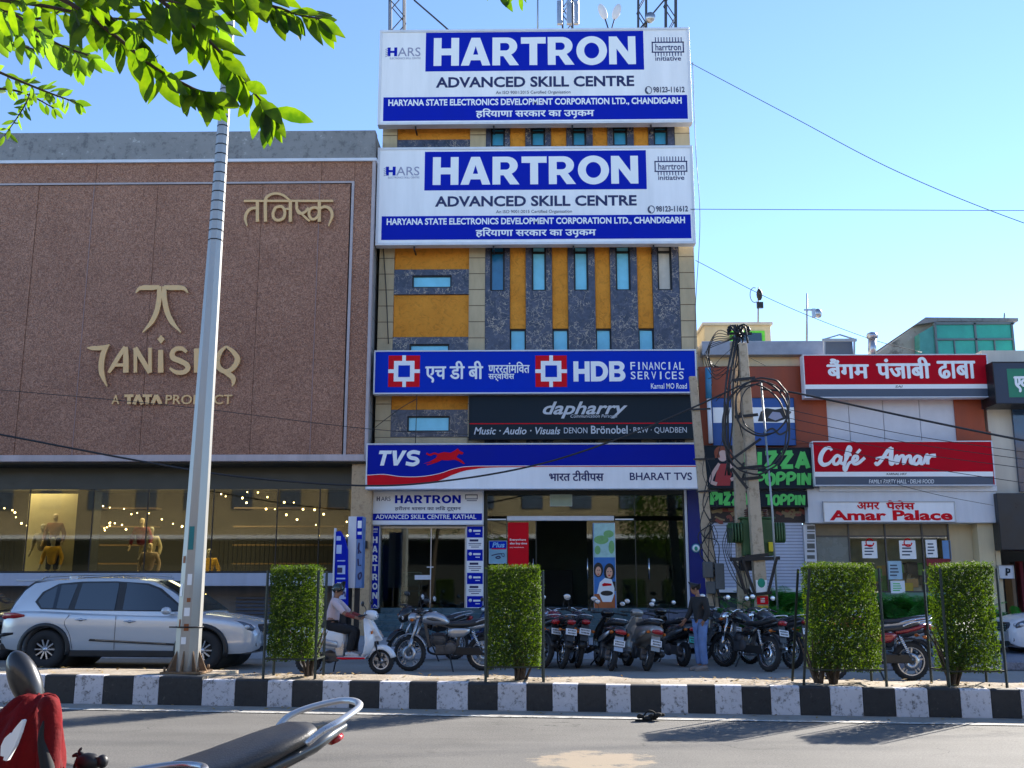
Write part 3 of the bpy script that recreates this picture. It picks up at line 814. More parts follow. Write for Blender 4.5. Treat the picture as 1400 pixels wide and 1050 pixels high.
# ================================================================ SIGNBOARDS ON THE TOWER
def hartron_sign(px, Y, label, dx, dy, kx):
    r, F = board('signboard', label, 'signboard', px, Y, .28, WHITEP, WHITEM, .07)
    def t(x0, y0, x1, y1):      # boxes measured on the top sign, moved to this one
        return (dx + (x0 - 519) * kx, y0 + dy, dx + (x1 - 519) * kx, y1 + dy)
    bl = MB(); band(bl, t(582, 43.5, 880, 96.5), F); band(bl, t(524, 131.5, 940, 164), F); bl.build('blue_band', BLUEP, r)
    L = MB(); heavy(L, 'HARTRON', t(593, 51, 869, 89), F - .004)
    T(L, 'HARYANA STATE ELECTRONICS DEVELOPMENT CORPORATION LTD., CHANDIGARH', t(531, 134.5, 932, 145), F - .004, bold=.03)
    T(L, 'ह\u093fरयाणा सरकार का उपकम', t(651, 148, 812, 161), F - .004, stack=.035, th=.004)
    q = t(783, 158, 791, 163); L.ribbon(P2([(q[0]+5, q[1]+.5), (q[0]+1.5, q[3]-1.5)], F - .004), .045, F - .004, .004)
    L.build('white_lettering', LETW, r)
    N = MB(); T(N, 'ADVANCED SKILL CENTRE', t(596, 104.5, 867, 119), F, bold=.028); N.build('navy_lettering', NAVYT, r)
    N = MB(); T(N, 'An ISO 9001:2015 Certified Organisation', t(678, 124, 780, 129.5), F)
    T(N, '98123-11612', t(893, 118.5, 936, 126.5), F, bold=.028)
    N.ribbon(P2([(t(884,0,0,0)[0], 120 + dy), (t(883,0,0,0)[0], 124 + dy), (t(886,0,0,0)[0], 128 + dy)], F), .045, F, .004)
    a = t(882, 118, 891, 129); N.ribbon(P2([((a[0]+a[2])/2 + 4.5*math.cos(k*.63), (a[1]+a[3])/2 + 5*math.sin(k*.63)) for k in range(10)], F), .018, F, .004, closed=True)
    N.build('small_lettering', mat('grey_blue_print', c(62, 66, 92), .5, var=0), r)
    A = MB(); heavy(A, 'H', t(530, 65, 543, 77), F); A.build('logo_letter', BLUEP, r)
    A = MB(); T(A, 'ARS', t(544, 65, 575, 77), F, bold=.004); T(A, 'ELECTRONICS SKILL CENTRE', t(533, 78.5, 575, 81), F)
    for k in range(5):
        q = t(527, 66 + k*2.4, 531, 67 + k*2.4); A.ribbon(P2([(q[0], q[3]+1), (q[2], q[1])], F), .018, F, .004, smoothc=False)
    A.build('logo_print', GREYT, r)
    K = MB()
    q = t(891, 57, 935, 72)
    for e in ((q[0], q[1], q[2], q[1]+1.6), (q[0], q[3]-1.6, q[2], q[3]), (q[0], q[1], q[0]+1.6, q[3]), (q[2]-1.6, q[1], q[2], q[3])): band(K, e, F)
    for k in range(10):
        xx = q[0] + 4.5 + k*3.9*kx
        band(K, (xx, q[1]-6, xx+1.2, q[1]), F); band(K, (xx, q[3], xx+1.2, q[3]+4.5), F)
    T(K, 'harrtron', t(896, 60, 931, 69), F, bold=.01); T(K, 'initiative', t(896, 77, 931, 83), F, bold=.01)
    K.build('chip_logo', NAVYP, r)
    m_ = MB(); x0, x1, z0, z1 = rect(*px, Y)
    for k in range(4):
        xx = x0 + (x1-x0)*(.12 + .25*k); m_.bar((xx, Y+.27, z0-.08), (xx, FY-.03, z0-.08), .04, .04); m_.box(xx-.02, xx+.02, Y+.1, Y+.2, z0-.1, z0-.003)
    m_.build('bracket', DARKM, r)
hartron_sign((518, 39.5, 944.5, 169), 27.45, 'large white and blue training centre signboard at the very top of the tower', 519, 0, 1.0)
hartron_sign((515, 200.5, 949, 334), 27.35, 'lower white and blue training centre signboard below a strip of windows', 516.5, 163, 1.017)

r, F = board('signboard', 'bright blue financial services signboard with two square red emblems', 'signboard', (511, 478.5, 952.5, 538), 27.4, .3, HDBB, WHITEM, .035)
W_ = MB(); RD = MB(); BL = MB()
for x0 in (531, 732):
    RD.mark(); W_.mark(); BL.mark()
    band(RD, (x0, 486, x0+43, 529), F)
    band(W_, (x0+7.5, 493.5, x0+35.5, 521.5), F - .004); band(W_, (x0+19, 485.8, x0+24, 493.5), F - .0045); band(W_, (x0+19, 521.5, x0+24, 529.2), F - .0045)
    band(W_, (x0-.2, 505, x0+7.5, 510), F - .0045); band(W_, (x0+35.5, 505, x0+43.2, 510), F - .0045)
    band(BL, (x0+13.5, 499.5, x0+29.5, 515.5), F - .0085)
RD.build('emblem', REDV, r); BL.build('emblem_centre', HDBB, r)
T(W_, 'एच डी बी', (582, 494, 660, 523), F, stack=.022)
T(W_, 'णररतांमिवत', (668, 495, 724, 510), F, stack=.022); T(W_, 'सर्विशेस', (668, 508.5, 703, 521), F, stack=.022)
heavy(W_, 'HDB', (784, 494, 855, 521.5), F, gap=.06)
for (wd, y0, y1) in (('FINANCIAL', 495, 505.5), ('SERVICES', 508, 518.5)):
    n = len(wd)
    for k, ch in enumerate(wd):
        cx = 861 + 75 * (k + .5) / n; hw = 1.1 if ch == 'I' else 3.3
        T(W_, ch, (cx - hw, y0, cx + hw, y1), F, bold=.006)
T(W_, 'Karnal MO Road', (890, 524, 939, 531.5), F, bold=.01)
W_.build('lettering', LETW, r)

r, F = board('signboard', 'charcoal signboard of an audio shop with a thin red line', 'signboard', (641, 540.5, 950.5, 600.5), 27.6, .22, CHAR, DARKM, .02)
W_ = MB(); T(W_, 'dapharry', (742, 549, 858, 572), F, bold=.02, shear=.35)
T(W_, 'Communication Personal', (780, 566.5, 844, 571), F, shear=.2)
T(W_, 'Music · Audio · Visuals', (648, 584, 766, 594), F, bold=.014, shear=.25); T(W_, 'DENON', (771, 584.5, 803, 592.5), F)
T(W_, 'Brönobel', (808, 582, 858, 593), F, bold=.012); T(W_, '· B&W · QUADBEN', (861, 584, 939, 593), F)
W_.build('lettering', mat('pale_grey_letters', c(196, 200, 206), .4, var=0), r)
b = MB(); band(b, (642, 578.3, 949, 579.6), F); b.build('red_line', REDV, r)

r, F = board('signboard', 'wide blue, red and white two wheeler showroom signboard with running horse', 'signboard', (500.5, 606, 955.5, 668.5), 27.05, .35, WHITEP, WHITEM, .03)
def curve_poly(top, bot): return P2([(p.x, p.y) for p in catmull([(a, bb, 0) for a, bb in top], 8)] + [(p.x, p.y) for p in catmull([(a, bb, 0) for a, bb in bot], 8)][::-1], F)
b = MB(); b.shape([curve_poly([(502,608.5),(700,608),(954,607.5)], [(502,649),(525,648),(548,651),(575,651),(600,647),(622,640),(645,637),(700,636.5),(954,636)])], F); b.build('blue_band', TVSB, r)
b = MB(); b.shape([curve_poly([(502,650),(525,649),(548,652),(575,652),(600,648),(622,641),(645,638),(700,637.5),(954,637)], [(502,664),(525,663),(548,663),(575,661),(600,657),(622,648),(645,642),(700,638.6),(954,638.2)])], F - .001); b.build('red_wave', REDV, r)
W_ = MB(); heavy(W_, 'TV', (514, 616, 556, 636.5), F - .008, gap=.02, shear=.25)
W_.ribbon(P2([(574,619.5),(565,618),(559,621),(561,625.5),(569,627.5),(571,631.5),(565,635),(555,633.5)], F), .10, F - .008, .006)
W_.build('letters', LETW, r)
H_ = MB()
horse = [(579,634),(588,631),(596,626),(600,620),(607,618),(616,619),(622,616),(626,613),(628,616),(634,619),(632,621.5),(627,620.5),(624,625),(631,629),(636,634),(634,634.5),(627,630.5),(621,628.5),(612,629.5),(604,629),(598,632),(590,634.5),(585,636),(583,635.5),(592,632),(588,632.5)]
H_.shape([P2(horse, F)], F - .008); H_.ribbon(P2([(600,622),(594,620),(588,622),(583,620)], F), .05, F - .009, .004)
H_.build('horse_emblem', REDV, r)
N = MB(); T(N, 'भारत टीवीपस', (751, 643.5, 825, 657.5), F, stack=.03); T(N, 'BHARAT TVS', (861, 646, 946, 656.5), F, bold=.014); N.build('lettering', NAVYP, r)

r, F = board('signboard', 'small white signboard with blue lettering over the left glass door', 'signboard', (507, 671, 661, 717.5), 27.75, .18, WHITEP, WHITEM, .03)
b = MB(); band(b, (508.5, 702, 659, 711.5), F); heavy(b, 'HARTRON', (540, 677, 630, 688), F, gap=.1); b.build('blue_print', BLUEP, r)
W_ = MB(); T(W_, 'ADVANCED SKILL CENTRE, KATHAL', (513.5, 703.5, 651, 710.5), F - .004, bold=.016); W_.build('lettering', LETW, r)
b = MB(); heavy(b, 'H', (515, 679, 519.5, 685), F); T(b, 'ARS', (521, 679, 534, 685), F); T(b, 'हरीतन शासन का लिड टूर्शन', (540, 692, 630, 699), F, stack=.02)
for e in ((636,676,653,677.2),(636,681.5,653,682.7),(636,676,637,682),(652,676,653,682),(638,684,652,685)): band(b, e, F)
b.build('grey_print', mat('grey_print', c(70, 74, 104), .5, var=0), r)

r, F = board('signboard', 'narrow vertical blue strip sign with white letters beside the small glass door', 'signboard', (506, 718.5, 518, 832), 27.86, .1, BLUEP, WHITEM, .012)
W_ = MB()
for k, ch in enumerate('HARTRON'):
    cy = 738 + k * 12.7; heavy(W_, ch, (509, cy - 4.4, 516.2, cy + 4.4), F)
T(W_, 'HARS', (508.5, 722, 516.5, 725), F, bold=.02); band(W_, (509, 727, 516, 727.8), F); W_.ribbon(P2([(510,830),(512.3,826.5),(515,830)], F), .03, F, .004, smoothc=False)
W_.build('lettering', LETW, r)
r, F = board('notice_strip', 'vertical strip of alternating blue and white notices right of the small door', 'notice board', (637.5, 718.5, 661, 832), 27.86, .08, WHITEP, WHITEM, .006)
b = MB(); W_ = MB(); N = MB()
for k in range(7):
    y0 = 719.5 + k * 15.9
    b.mark(); W_.mark(); N.mark()
    if k % 2 == 0:
        band(b, (638.5, y0, 660, y0 + 15.4), F)
        q = at(643, y0 + 6, F); W_.cyl((q.x, F - .004, q.z), (q.x, F - .008, q.z), .045, n=14); band(W_, (647, y0+5, 657, y0+7.5), F - .004); band(W_, (650, y0+10, 656, y0+11), F - .004)
    else:
        band(N, (642, y0+2, 654, y0+5), F); band(N, (640.5, y0+7, 658, y0+8), F); band(N, (641, y0+9.4, 657.5, y0+10.2), F); band(N, (644, y0+12, 655, y0+13), F)
b.build('blue_notice', BLUEP, r); W_.build('white_print', LETW, r); N.build('dark_print', NAVYT, r)

# posters on the showroom glass
PY = GY - .016
r, F = board('poster', 'plain red poster hanging left of the showroom doorway', 'poster', (694.5, 714.5, 722.5, 776.5), PY, .012, REDV, REDV, .004)
b = MB(); T(b, 'Everywhere', (697, 736.5, 719, 740), F, bold=.02); T(b, 'also buy time', (697, 741.5, 720.5, 745), F, bold=.02); T(b, 'easy instalments', (697, 747.5, 716, 749.5), F); b.build('lettering', LETW, r)
r, F = board('poster', 'small pale blue poster on the glass left of the red one', 'poster', (668.5, 739.5, 693, 770.5), PY, .012, mat('pale_blue_paper', c(132, 178, 200), .6), LETW, .003)
b = MB(); band(b, (669, 740, 692.5, 750), F); b.build('blue_top', HDBB, r)
b = MB(); T(b, 'Plus', (673, 741.5, 690, 748.5), F - .004, shear=.2, bold=.02); b.build('lettering', mat('light_blue_print', c(140, 200, 240), .5, var=0), r)
b = MB(); band(b, (672, 749.5, 692, 751), F - .005); b.build('red_stripe', REDV, r)
b = MB(); b.ribbon(P2([(672,759.5),(680,757.5),(686,757)], F), .025, F); b.ribbon(P2([(678,762),(682,760.5),(684,762.5),(680,763.5)], F), .03, F, closed=True); b.ribbon(P2([(686,757),(689,757),(689,761),(686.5,760)], F), .015, F, closed=True); b.build('drawing', NAVYT, r)
r, F = board('poster', 'tall colour poster of two smiling people with a white bowl', 'poster', (811.5, 715, 841.5, 833), GY - .15, .02, mat('poster_blue', c(46, 118, 190), .5, var=.15, scale=4), LETW, .003)
def blob(px, py, rx, ry, n=18, a0=0): return P2([(px + rx*math.cos(a0+2*PI*k/n), py + ry*math.sin(a0+2*PI*k/n)) for k in range(n)], F)
b = MB(); band(b, (812, 715.5, 841, 762), F); b.build('pale_field', mat('poster_pale_green', c(168, 208, 204), .5, var=.15, scale=6), r)
b = MB(); b.shape([blob(822, 738, 10, 6)], F - .004); b.shape([blob(832, 730, 7, 5)], F - .004); b.shape([blob(836, 748, 4, 9)], F - .004); b.shape([blob(817, 752, 4, 6)], F - .004); b.build('green_shapes', mat('poster_green', c(122, 176, 108), .5, var=.2, scale=9), r)
b = MB(); band(b, (812, 812, 841, 832.5), F); b.build('table_print', mat('poster_brown', c(180, 96, 46), .5, var=.2), r)
b = MB(); b.shape([blob(818, 779, 6.5, 10)], F - .005); b.shape([blob(833, 782, 7.5, 12)], F - .006); b.shape([P2([(824,795),(842,795),(842,808),(824,808)], F)], F-.005); b.build('dark_hair', HAIR, r)
b = MB(); b.shape([blob(818, 781, 4, 6.5)], F - .009); b.shape([blob(833, 783, 4.4, 7.5)], F - .009); b.build('faces', mat('poster_skin', c(226, 170, 140), .5, var=.1), r)
b = MB(); b.shape([P2([(816,812),(820,796),(827,790),(836,792),(840,804),(840,812)], F)], F - .010); b.shape([P2([(819,812),(840,812),(836,823),(824,823)], F)], F - .012); b.build('white_clothes_and_bowl', LETW, r)
b = MB(); b.shape([blob(829.5, 811, 8.5, 3.5)], F - .018); b.shape([blob(817, 779.5, .9, .6, 8)], F-.013); b.shape([blob(819.5, 779.5, .9, .6, 8)], F-.013); b.shape([blob(831, 781.5, .9, .6, 8)], F-.013); b.shape([blob(835, 781.5, .9, .6, 8)], F-.013); b.build('dark_print', BLACKP, r)
b = MB(); b.shape([P2([(823,799),(826,797),(836,798),(836,800.5),(824,801.5)], F)], F - .018); b.shape([blob(833, 786.5, 1.6, .8, 8)], F-.014); b.shape([blob(818, 785, 1.4, .7, 8)], F-.014); b.build('red_print', REDV, r)
r, F = board('notice', 'small pale notice high on the showroom glass', 'notice', (752, 676, 782, 692), PY, .012, mat('pale_green_paper', c(168, 186, 168), .6), LETW, .003)
# ================================================================ JEWELLERY STORE ON THE LEFT
AY = 27.2
def A(px, py): return at(px, py, AY)
AX1 = A(508, 400).x; AX0 = -24.0
AZ0, AZ1 = A(250, 631).z, A(250, 181).z
TRIM = mat('dull_pinkish_trim', c(176, 164, 164), .5, var=.12)
store = thing('jewellery_store', 'wide store with embossed brown panel facade over a lit glass front', 'building', ((AX0+AX1)/2, 33, PZ))
MB().box(AX0, AX1 - .02, AY + .16, 40, AZ0 + .02, AZ1 - .02).build('wall', m_courses('grey_stone_side', c(150, 150, 152), c(96, 96, 98), .9, .025, .25), store)
MB().box(AX0, AX1, AY - .06, AY + .3, A(250, 219).z, AZ1).build('coping', COPING, store, bev=.02)
MB().box(AX0, AX1 + .05, AY - .08, AY + .2, A(250, 222).z - .02, A(250, 219).z).build('trim', WHITEM, store)
pj = sorted([-420, -340, -255, -170, -85, -20, 40, 117, 206, 290, 352, 432, 471])
pz1 = A(250, 222.5).z; pz0 = A(250, 622).z
xs = [AX0] + [A(p, 400).x for p in pj if A(p, 400).x > AX0 + .2]
fr1 = A(476, 400).x
xs[-1] = fr1 - .03
rr = random.Random(3)
for i in range(len(xs) - 1):
    dy = rr.uniform(-.006, .006)
    MB().box(xs[i] + .006, xs[i+1] - .006, AY + dy, AY + .15, pz0, A(250, 252).z - .02).build('facade_panel', FACADE, store)
MB().box(AX0, fr1 + .08, AY - .03, AY + .15, A(250, 252).z - .0, A(250, 249.6).z).build('trim', TRIM, store)
MB().box(fr1 + .01, fr1 + .08, AY - .03, AY + .15, pz0, A(250, 252).z - .002).build('trim', TRIM, store)
jx = [AX0, A(132, 235).x, A(440, 235).x]
for i, x in enumerate(jx):
    MB().box(x + .006, (jx[i+1] if i < 2 else fr1 + .08) - .006, AY, AY + .15, A(250, 249).z + .002, pz1).build('facade_panel', FACADE, store)
MB().box(fr1 + .083, AX1 - .07, AY + .004, AY + .15, pz0, pz1).build('facade_panel', FACADE, store)
MB().box(AX1 - .068, AX1 + .01, AY - .05, AY + .16, AZ0, pz1 + .001).build('trim', TRIM, store)
MB().box(AX0, AX1 - .07, AY - .07, AY + .3, AZ0, pz0 - .002).build('bottom_trim', mat('pale_pink_stone', c(188, 172, 170), .6, var=.15, streak=True), store, bev=.015)
for p in (117, 432): 
    x = A(p, 400).x; MB().box(x - .012, x + .012, AY - .012, AY + .01, pz0, A(250, 252).z - .02).build('joint_strip', mat('joint_strip', c(150, 118, 108), .5), store)
# soffit, glass line, ledge, recess
SY = AY + 1.0
sz1, sz0 = at(250, 668, SY).z, at(250, 783, SY).z
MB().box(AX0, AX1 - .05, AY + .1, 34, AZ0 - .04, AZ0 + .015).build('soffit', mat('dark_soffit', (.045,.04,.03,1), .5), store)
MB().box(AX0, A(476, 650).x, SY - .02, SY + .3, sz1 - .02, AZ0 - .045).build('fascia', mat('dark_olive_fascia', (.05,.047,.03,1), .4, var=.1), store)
lz0 = at(250, 801, AY + .4).z; lz1 = at(250, 783.5, AY + .4).z
MB().box(AX0, A(478, 790).x, AY + .4, AY + 7, lz0, lz1).build('ledge', mat('pale_grey_ledge', c(176, 180, 194), .5, var=.1, streak=True), store, bev=.01)
MB().box(AX0, A(478, 790).x, AY + 1.6, AY + 1.9, PZ - .1, lz0 - .003).build('plinth', mat('grey_plinth', c(120, 112, 104), .8, var=.2, streak=True), store)  # plain warm grey with random vertical streaks
lv = MB()
for (p0, p1) in ((30, 110), (300, 360)):
    x0, x1 = A(p0, 820).x, A(p1, 820).x
    for k in range(9): lv.mark(); lv.box(x0, x1, AY + 1.53, AY + 1.59, PZ + .12 + k*.1, PZ + .18 + k*.1)
lv.build('louvre', SLATE, store)
px1 = A(476, 740).x
pier = MB(); pier.box(px1, A(504.5, 740).x, AY + .25, AY + 1.6, PZ - .02, AZ0 - .045); pier.build('stone_pier', BEIGEST, store)
# glazing with slim mullions
gxs = [at(p, 725, SY).x for p in (-180, -90, -8, 37, 125, 200, 290, 378, 436)] + [px1]
m_ = MB()
for x in gxs[1:-1]: m_.box(x - .012, x + .012, SY - .012, SY + .03, lz1 + .003, sz1 - .021)
m_.box(AX0, px1, SY - .03, SY + .04, lz1 + .001, lz1 + .06)
m_.build('mullion', DARKM, store)
for i in range(len(gxs) - 1):
    MB().box(gxs[i] + .013, gxs[i+1] - .013, SY + .006, SY + .016, lz1 + .061, sz1 - .022).build('glazing', GLASSB, store)
# interior
MB().box(AX0, px1 + .4, 33.0, 33.2, lz1, AZ0 - .05).build('back_wall', mat('warm_brown_wall', c(48, 44, 36), .7, var=.35, scale=.6), store)
MB().box(AX0, px1 + .4, SY + .05, 33.0, AZ0 - .3, AZ0 - .05).build('ceiling', mat('warm_ceiling', c(80, 72, 50), .7), store)
x0, x1 = at(37, 725, SY + .9).x, at(113, 725, SY + .9).x
MB().box(x0, x1, SY + .85, SY + .9, lz1 + .005, sz1 - .06).build('display_panel', mat('beige_display_panel', c(196, 176, 128), .7, var=.12, scale=.8), store)
x0 = at(113, 725, SY + .9).x; MB().box(x0 + .01, at(128, 725, SY + .5).x, SY + .4, SY + .9, lz1 + .005, sz1 - .03).build('dark_column', DARKI, store)
rl = MB(); z = lz1 + .95
for (a, e) in ((-60, 30), (300, 474)):
    x0, x1 = at(a, 740, SY + 1.3).x, at(e, 740, SY + 1.3).x
    rl.box(x0, x1, SY + 1.28, SY + 1.32, z, z + .04)
    n = int((x1 - x0) / .13)
    for k in range(n): rl.box(x0 + k*.13, x0 + k*.13 + .018, SY + 1.29, SY + 1.31, lz1 + .005, z)
rl.build('railing', DARKM, store)
sh = MB(); r_ = random.Random(8)
for (a, e) in ((140, 215), (320, 470)):
    x0, x1 = at(a, 740, 31).x, at(e, 740, 31).x
    for k in range(4): sh.box(x0, x1, 30.8, 31.2, lz1 + .3 + k*.55, lz1 + .34 + k*.55)
sh.build('shelf', mat('shelf_wood', c(96, 72, 40), .5), store)
lamp = MB(); r_ = random.Random(21)
for run in (((130,690),(180,700),(230,712),(256,722)), ((300,676),(350,690),(420,712),(474,735)), ((0,690),(18,700),(34,716)), ((340,672),(400,690),(474,712)), ((140,730),(150,716),(170,722))):
    P = catmull([(a, bb, 0) for a, bb in run], 5)
    for k, p in enumerate(P):
        if r_.random() < .3: continue
        q = at(p.x + r_.uniform(-3, 3), p.y + r_.uniform(-3, 3), SY + 2.2 + r_.uniform(-.4, .6)); s_ = r_.choice((.018, .022, .03))
        lamp.ell(q, (s_, s_, s_), 6, 4)
lamp.build('string_lamp', mat('warm_bulb', (1.0, .72, .34, 1), .5, var=0, emit=9), store)
wl = bpy.data.lights.new('showroom_fill', 'AREA'); wl.energy = 95; wl.size = 3; wl.shape = 'RECTANGLE'; wl.size_y = 2; wl.color = (1, .93, .80)  # soft area fill added to carry the string lamps' light through the interior
for i, xx in enumerate((-14.5, -9.5)):
    lo = bpy.data.objects.new('showroom_fill', wl); COL.objects.link(lo); lo.location = (xx, SY + 1.0, AZ0 - .34); lo.parent = store; lo.matrix_parent_inverse = store.matrix_basis.inverted()

# gold letters on the facade
GYF = AY - .005
tl = thing('wall_lettering', 'gold store logo and letters mounted across the brown facade', 'lettering', (A(222, 480).x, AY, A(222, 560).z))
E_ = MB()
def gs(pts, wd, n=8, closed=False, smoothc=True): E_.ribbon(P2(pts, GYF - .05), wd, GYF - .05, .05, n, 0, closed, smoothc)
def gsm(pts, wd): gs(pts, wd); gs([(444 - a, bb) for a, bb in pts], wd)
gsm([(186.5,401),(191,395.5),(198,394),(210,394),(219,393)], [.03,.10,.14,.14,.10])
gsm([(218.5,392),(218.5,408),(215,426),(208,441),(196,455)], [.12,.14,.14,.13,.03])
E_.build('emblem', GOLD, tl)
E_ = MB()
gs([(120,476),(128,476.5),(140,476),(151,472)], [.03,.12,.13,.04])
gs([(147,473),(142,484),(139.5,498),(140.5,512),(147,529)], [.12,.15,.15,.14,.02])
gs([(149.5,510),(156,500),(164,487),(172.5,475)], [.08,.12,.12,.12]); gs([(172.5,475),(173,490),(173,510)], [.12,.15,.15], smoothc=False); gs([(157,499.5),(173,499.5)], .09, smoothc=False)
gs([(186,510),(186,476)], [.09,.10], smoothc=False); gs([(185.5,476),(206,510)], .13, smoothc=False); gs([(206,510),(206,476)], [.10,.09], smoothc=False)
gs([(220.5,510),(220.5,479)], [.15,.13], smoothc=False)
E_.shape([P2([(221,458.5),(226,464.5),(221,470.5),(216,464.5)], GYF)], GYF, .05)
gs([(256,482),(250,477.5),(242,477.5),(236.5,483),(238,490),(247,494),(256,499),(257.5,505),(252,509.5),(242,509.5),(233,504)], [.08,.12,.13,.14,.15,.14,.14,.13,.12,.06])
gs([(269.5,477),(269.5,510)], .14, smoothc=False); gs([(289,477),(289,510)], .14, smoothc=False); gs([(270,494),(289,494)], .09, smoothc=False)
gs([(310,474),(302,482),(297.5,494),(301,504),(310,508.5),(320,503),(325.5,492),(320,482),(310,474)], [.06,.12,.15,.14,.12,.14,.15,.12,.06])
gs([(304,506),(312,511),(319,517),(320,523),(318,529)], [.10,.14,.14,.10,.02])
E_.build('main_letters', GOLD, tl)
E_ = MB()
for (wd, a, e, bo) in (('A', 153.5, 164, .012), ('PRODUCT', 227, 318, .012)): T(E_, wd, (a, 540, e, 553), GYF, bold=bo, th=.04)
for k, a in enumerate((171, 183.5, 196, 208.5)):
    if k % 2 == 0: gs([(a, 541.5), (a+12.5, 541.5)], .075, smoothc=False); gs([(a+6.3, 541), (a+6.3, 553)], .10, smoothc=False)
    else: gs([(a+.5, 553), (a+6, 540.5)], .10, smoothc=False); gs([(a+6, 540.5), (a+12, 553)], .10, smoothc=False)
E_.build('small_letters', GOLD, tl)
E_ = MB()
gs([(334,275.5),(456,275.5)], .065, smoothc=False)
gs([(352.5,276),(352.5,304)], .09, smoothc=False); gs([(352.5,285),(344,286),(338,292),(336,300),(338.5,310)], [.08,.08,.09,.08,.03])
gs([(363.5,304),(363.5,276),(367,269),(376,265.5),(387,267.5),(398,275.5)], [.09,.09,.08,.07,.07,.05])
gs([(397.5,276),(397.5,304)], .09, smoothc=False); gs([(374,291),(378,284.5),(386,283.5),(390,290),(388,299),(380,302),(374.5,298),(374,291)], .08); gs([(388,286.5),(397.5,286.5)], .06, smoothc=False)
gs([(406,276),(406.5,287),(410,292.5),(417,291),(422.5,285)], .075); gs([(407,287),(419,299),(424,303)], .06); gs([(437,276),(437,304)], .09, smoothc=False)
gs([(437,287),(431,284.5),(424.5,287),(423,294),(427,300.5),(433,299),(437,293)], .075); gs([(437,286),(445,283.5),(452,287),(454.5,296),(449.5,310)], [.075,.08,.09,.08,.03])
E_.build('hindi_letters', GOLD, tl)

# ================================================================ RIGHT HAND BUILDINGS
RY = 28.0
def Q(px, py, Y=RY): return at(px, py, Y)
def rb(mb, px, Y, d, mi=0):
    x0, x1, z0, z1 = rect(*px, Y); mb.box(x0, x1, Y, Y + d, z0, z1, mi); return mb
# -- pizza shop
pz = thing('shop_building', 'low orange clad shop building with closed roller shutter and pizza signs', 'building', (Q(1030, 800).x, 31, PZ))
bx0, bx1 = Q(957, 550).x, Q(1099, 550).x
rb(MB(), (957, 501, 1130, 612), RY, .3).build('orange_cladding', ORANGE, pz)
MB().box(TX1 + .02, bx1, RY + .31, 38, Z1F - .9, Q(1000, 470).z).build('wall', OFFW, pz)
rb(MB(), (960, 466, 1126, 485), RY - .12, .4).build('roof_beam', mat('grey_painted_beam', c(150, 154, 164), .5, var=.15), pz, bev=.02)
rb(MB(), (962, 485.5, 1126, 500.5), RY + .2, .4).build('parapet', CREAMW, pz)
x0, x1 = Q(963, 760).x, Q(1099, 760).x
rb(MB(), (966, 713, 1099, 807), RY + .06, .06).build('roller_shutter', SHUT, pz)
rb(MB(), (966, 804, 1099, 810), RY + .02, .06).build('shutter_rail', WHITEM, pz)
MB().box(x0, x1, RY + .3, 36, PZ, Q(1200, 810).z + .02).build('base_wall', mat('grey_green_base', c(52, 66, 66), .6, var=.2), pz)
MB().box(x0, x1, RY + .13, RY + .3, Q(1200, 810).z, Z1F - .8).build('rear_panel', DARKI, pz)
rb(MB(), (957, 690, 1102, 714), RY + .02, .3).build('menu_fascia', mat('dark_brown_fascia', c(46, 34, 32), .5, var=.3, scale=3), pz)
mp = MB(); r_ = random.Random(4)
for k in range(26):
    px, py = r_.uniform(972, 1098), r_.uniform(696, 711)
    mp.ribbon(P2([(px, py), (px + r_.uniform(2, 9), py + r_.uniform(-4, 4)), (px + r_.uniform(6, 16), py + r_.uniform(-5, 5))], RY + .02), r_.uniform(.05, .12), RY + .02, .004, mi=r_.randint(0, 1))
mp.build('menu_pictures', [mat('food_red', c(130, 66, 56), .5), mat('food_tan', c(142, 122, 88), .5)], pz)
def hand(mb, strokes, x0, y0, x1, y1, wd, Y, mi=0):
    """hand painted letter from strokes in a unit box"""
    for st in strokes:
        mb.ribbon(P2([(x0 + (x1-x0)*a, y1 - (y1-y0)*bb) for a, bb in st], Y), wd, Y, .008, 5, mi, smoothc=len(st) > 3)
HL = {'P': [[(.12,0),(.15,1)],[(.1,.95),(.6,1),(.95,.8),(.7,.5),(.15,.42)]], 'I': [[(.5,0),(.5,1)]], 'Z': [[(.05,.93),(.92,.97)],[(.9,.95),(.1,.08)],[(.08,.08),(.98,.1)]],
      'A': [[(.05,0),(.5,1)],[(.5,1),(.95,0)],[(.2,.32),(.8,.32)]], 'O': [[(.5,.97),(.12,.75),(.1,.25),(.5,.03),(.88,.25),(.9,.75),(.5,.97)]], 'N': [[(.1,0),(.12,1)],[(.12,1),(.85,.05)],[(.85,0),(.88,1)]],
      'T': [[(.5,0),(.5,.95)],[(0,.93),(1,.97)]]}
def handword(mb, wd, x0, y0, x1, y1, w_, Y, gap=.22):
    mb.mark(); n = len(wd); ws = [.35 if ch == 'I' else 1 for ch in wd]; tot = sum(ws) + gap*(n-1); x = 0
    for ch, q in zip(wd, ws):
        a = x0 + (x1-x0)*x/tot; e = x0 + (x1-x0)*(x+q)/tot
        hand(mb, HL[ch], a, y0 + (hash(ch) % 3 - 1)*.0, e, y1, w_, Y); x += q + gap
r, F = board('signboard', 'dark sign with large hand lettered green pizza name behind the poles', 'signboard', (1010, 612, 1111, 668), 27.55, .2, CHAR, DARKM, .02)
b = MB(); handword(b, 'PIZZA', 1000+14, 618, 1106, 640, .12, F); handword(b, 'POPPIN', 1033, 647, 1108, 663, .09, F); b.build('green_lettering', GREENT, r)
r, F = board('picture_board', 'dark picture board with a painted figure in red on the pizza shop', 'signboard', (964, 609, 1009, 668), 27.5, .2, CHAR, DARKM, .02)
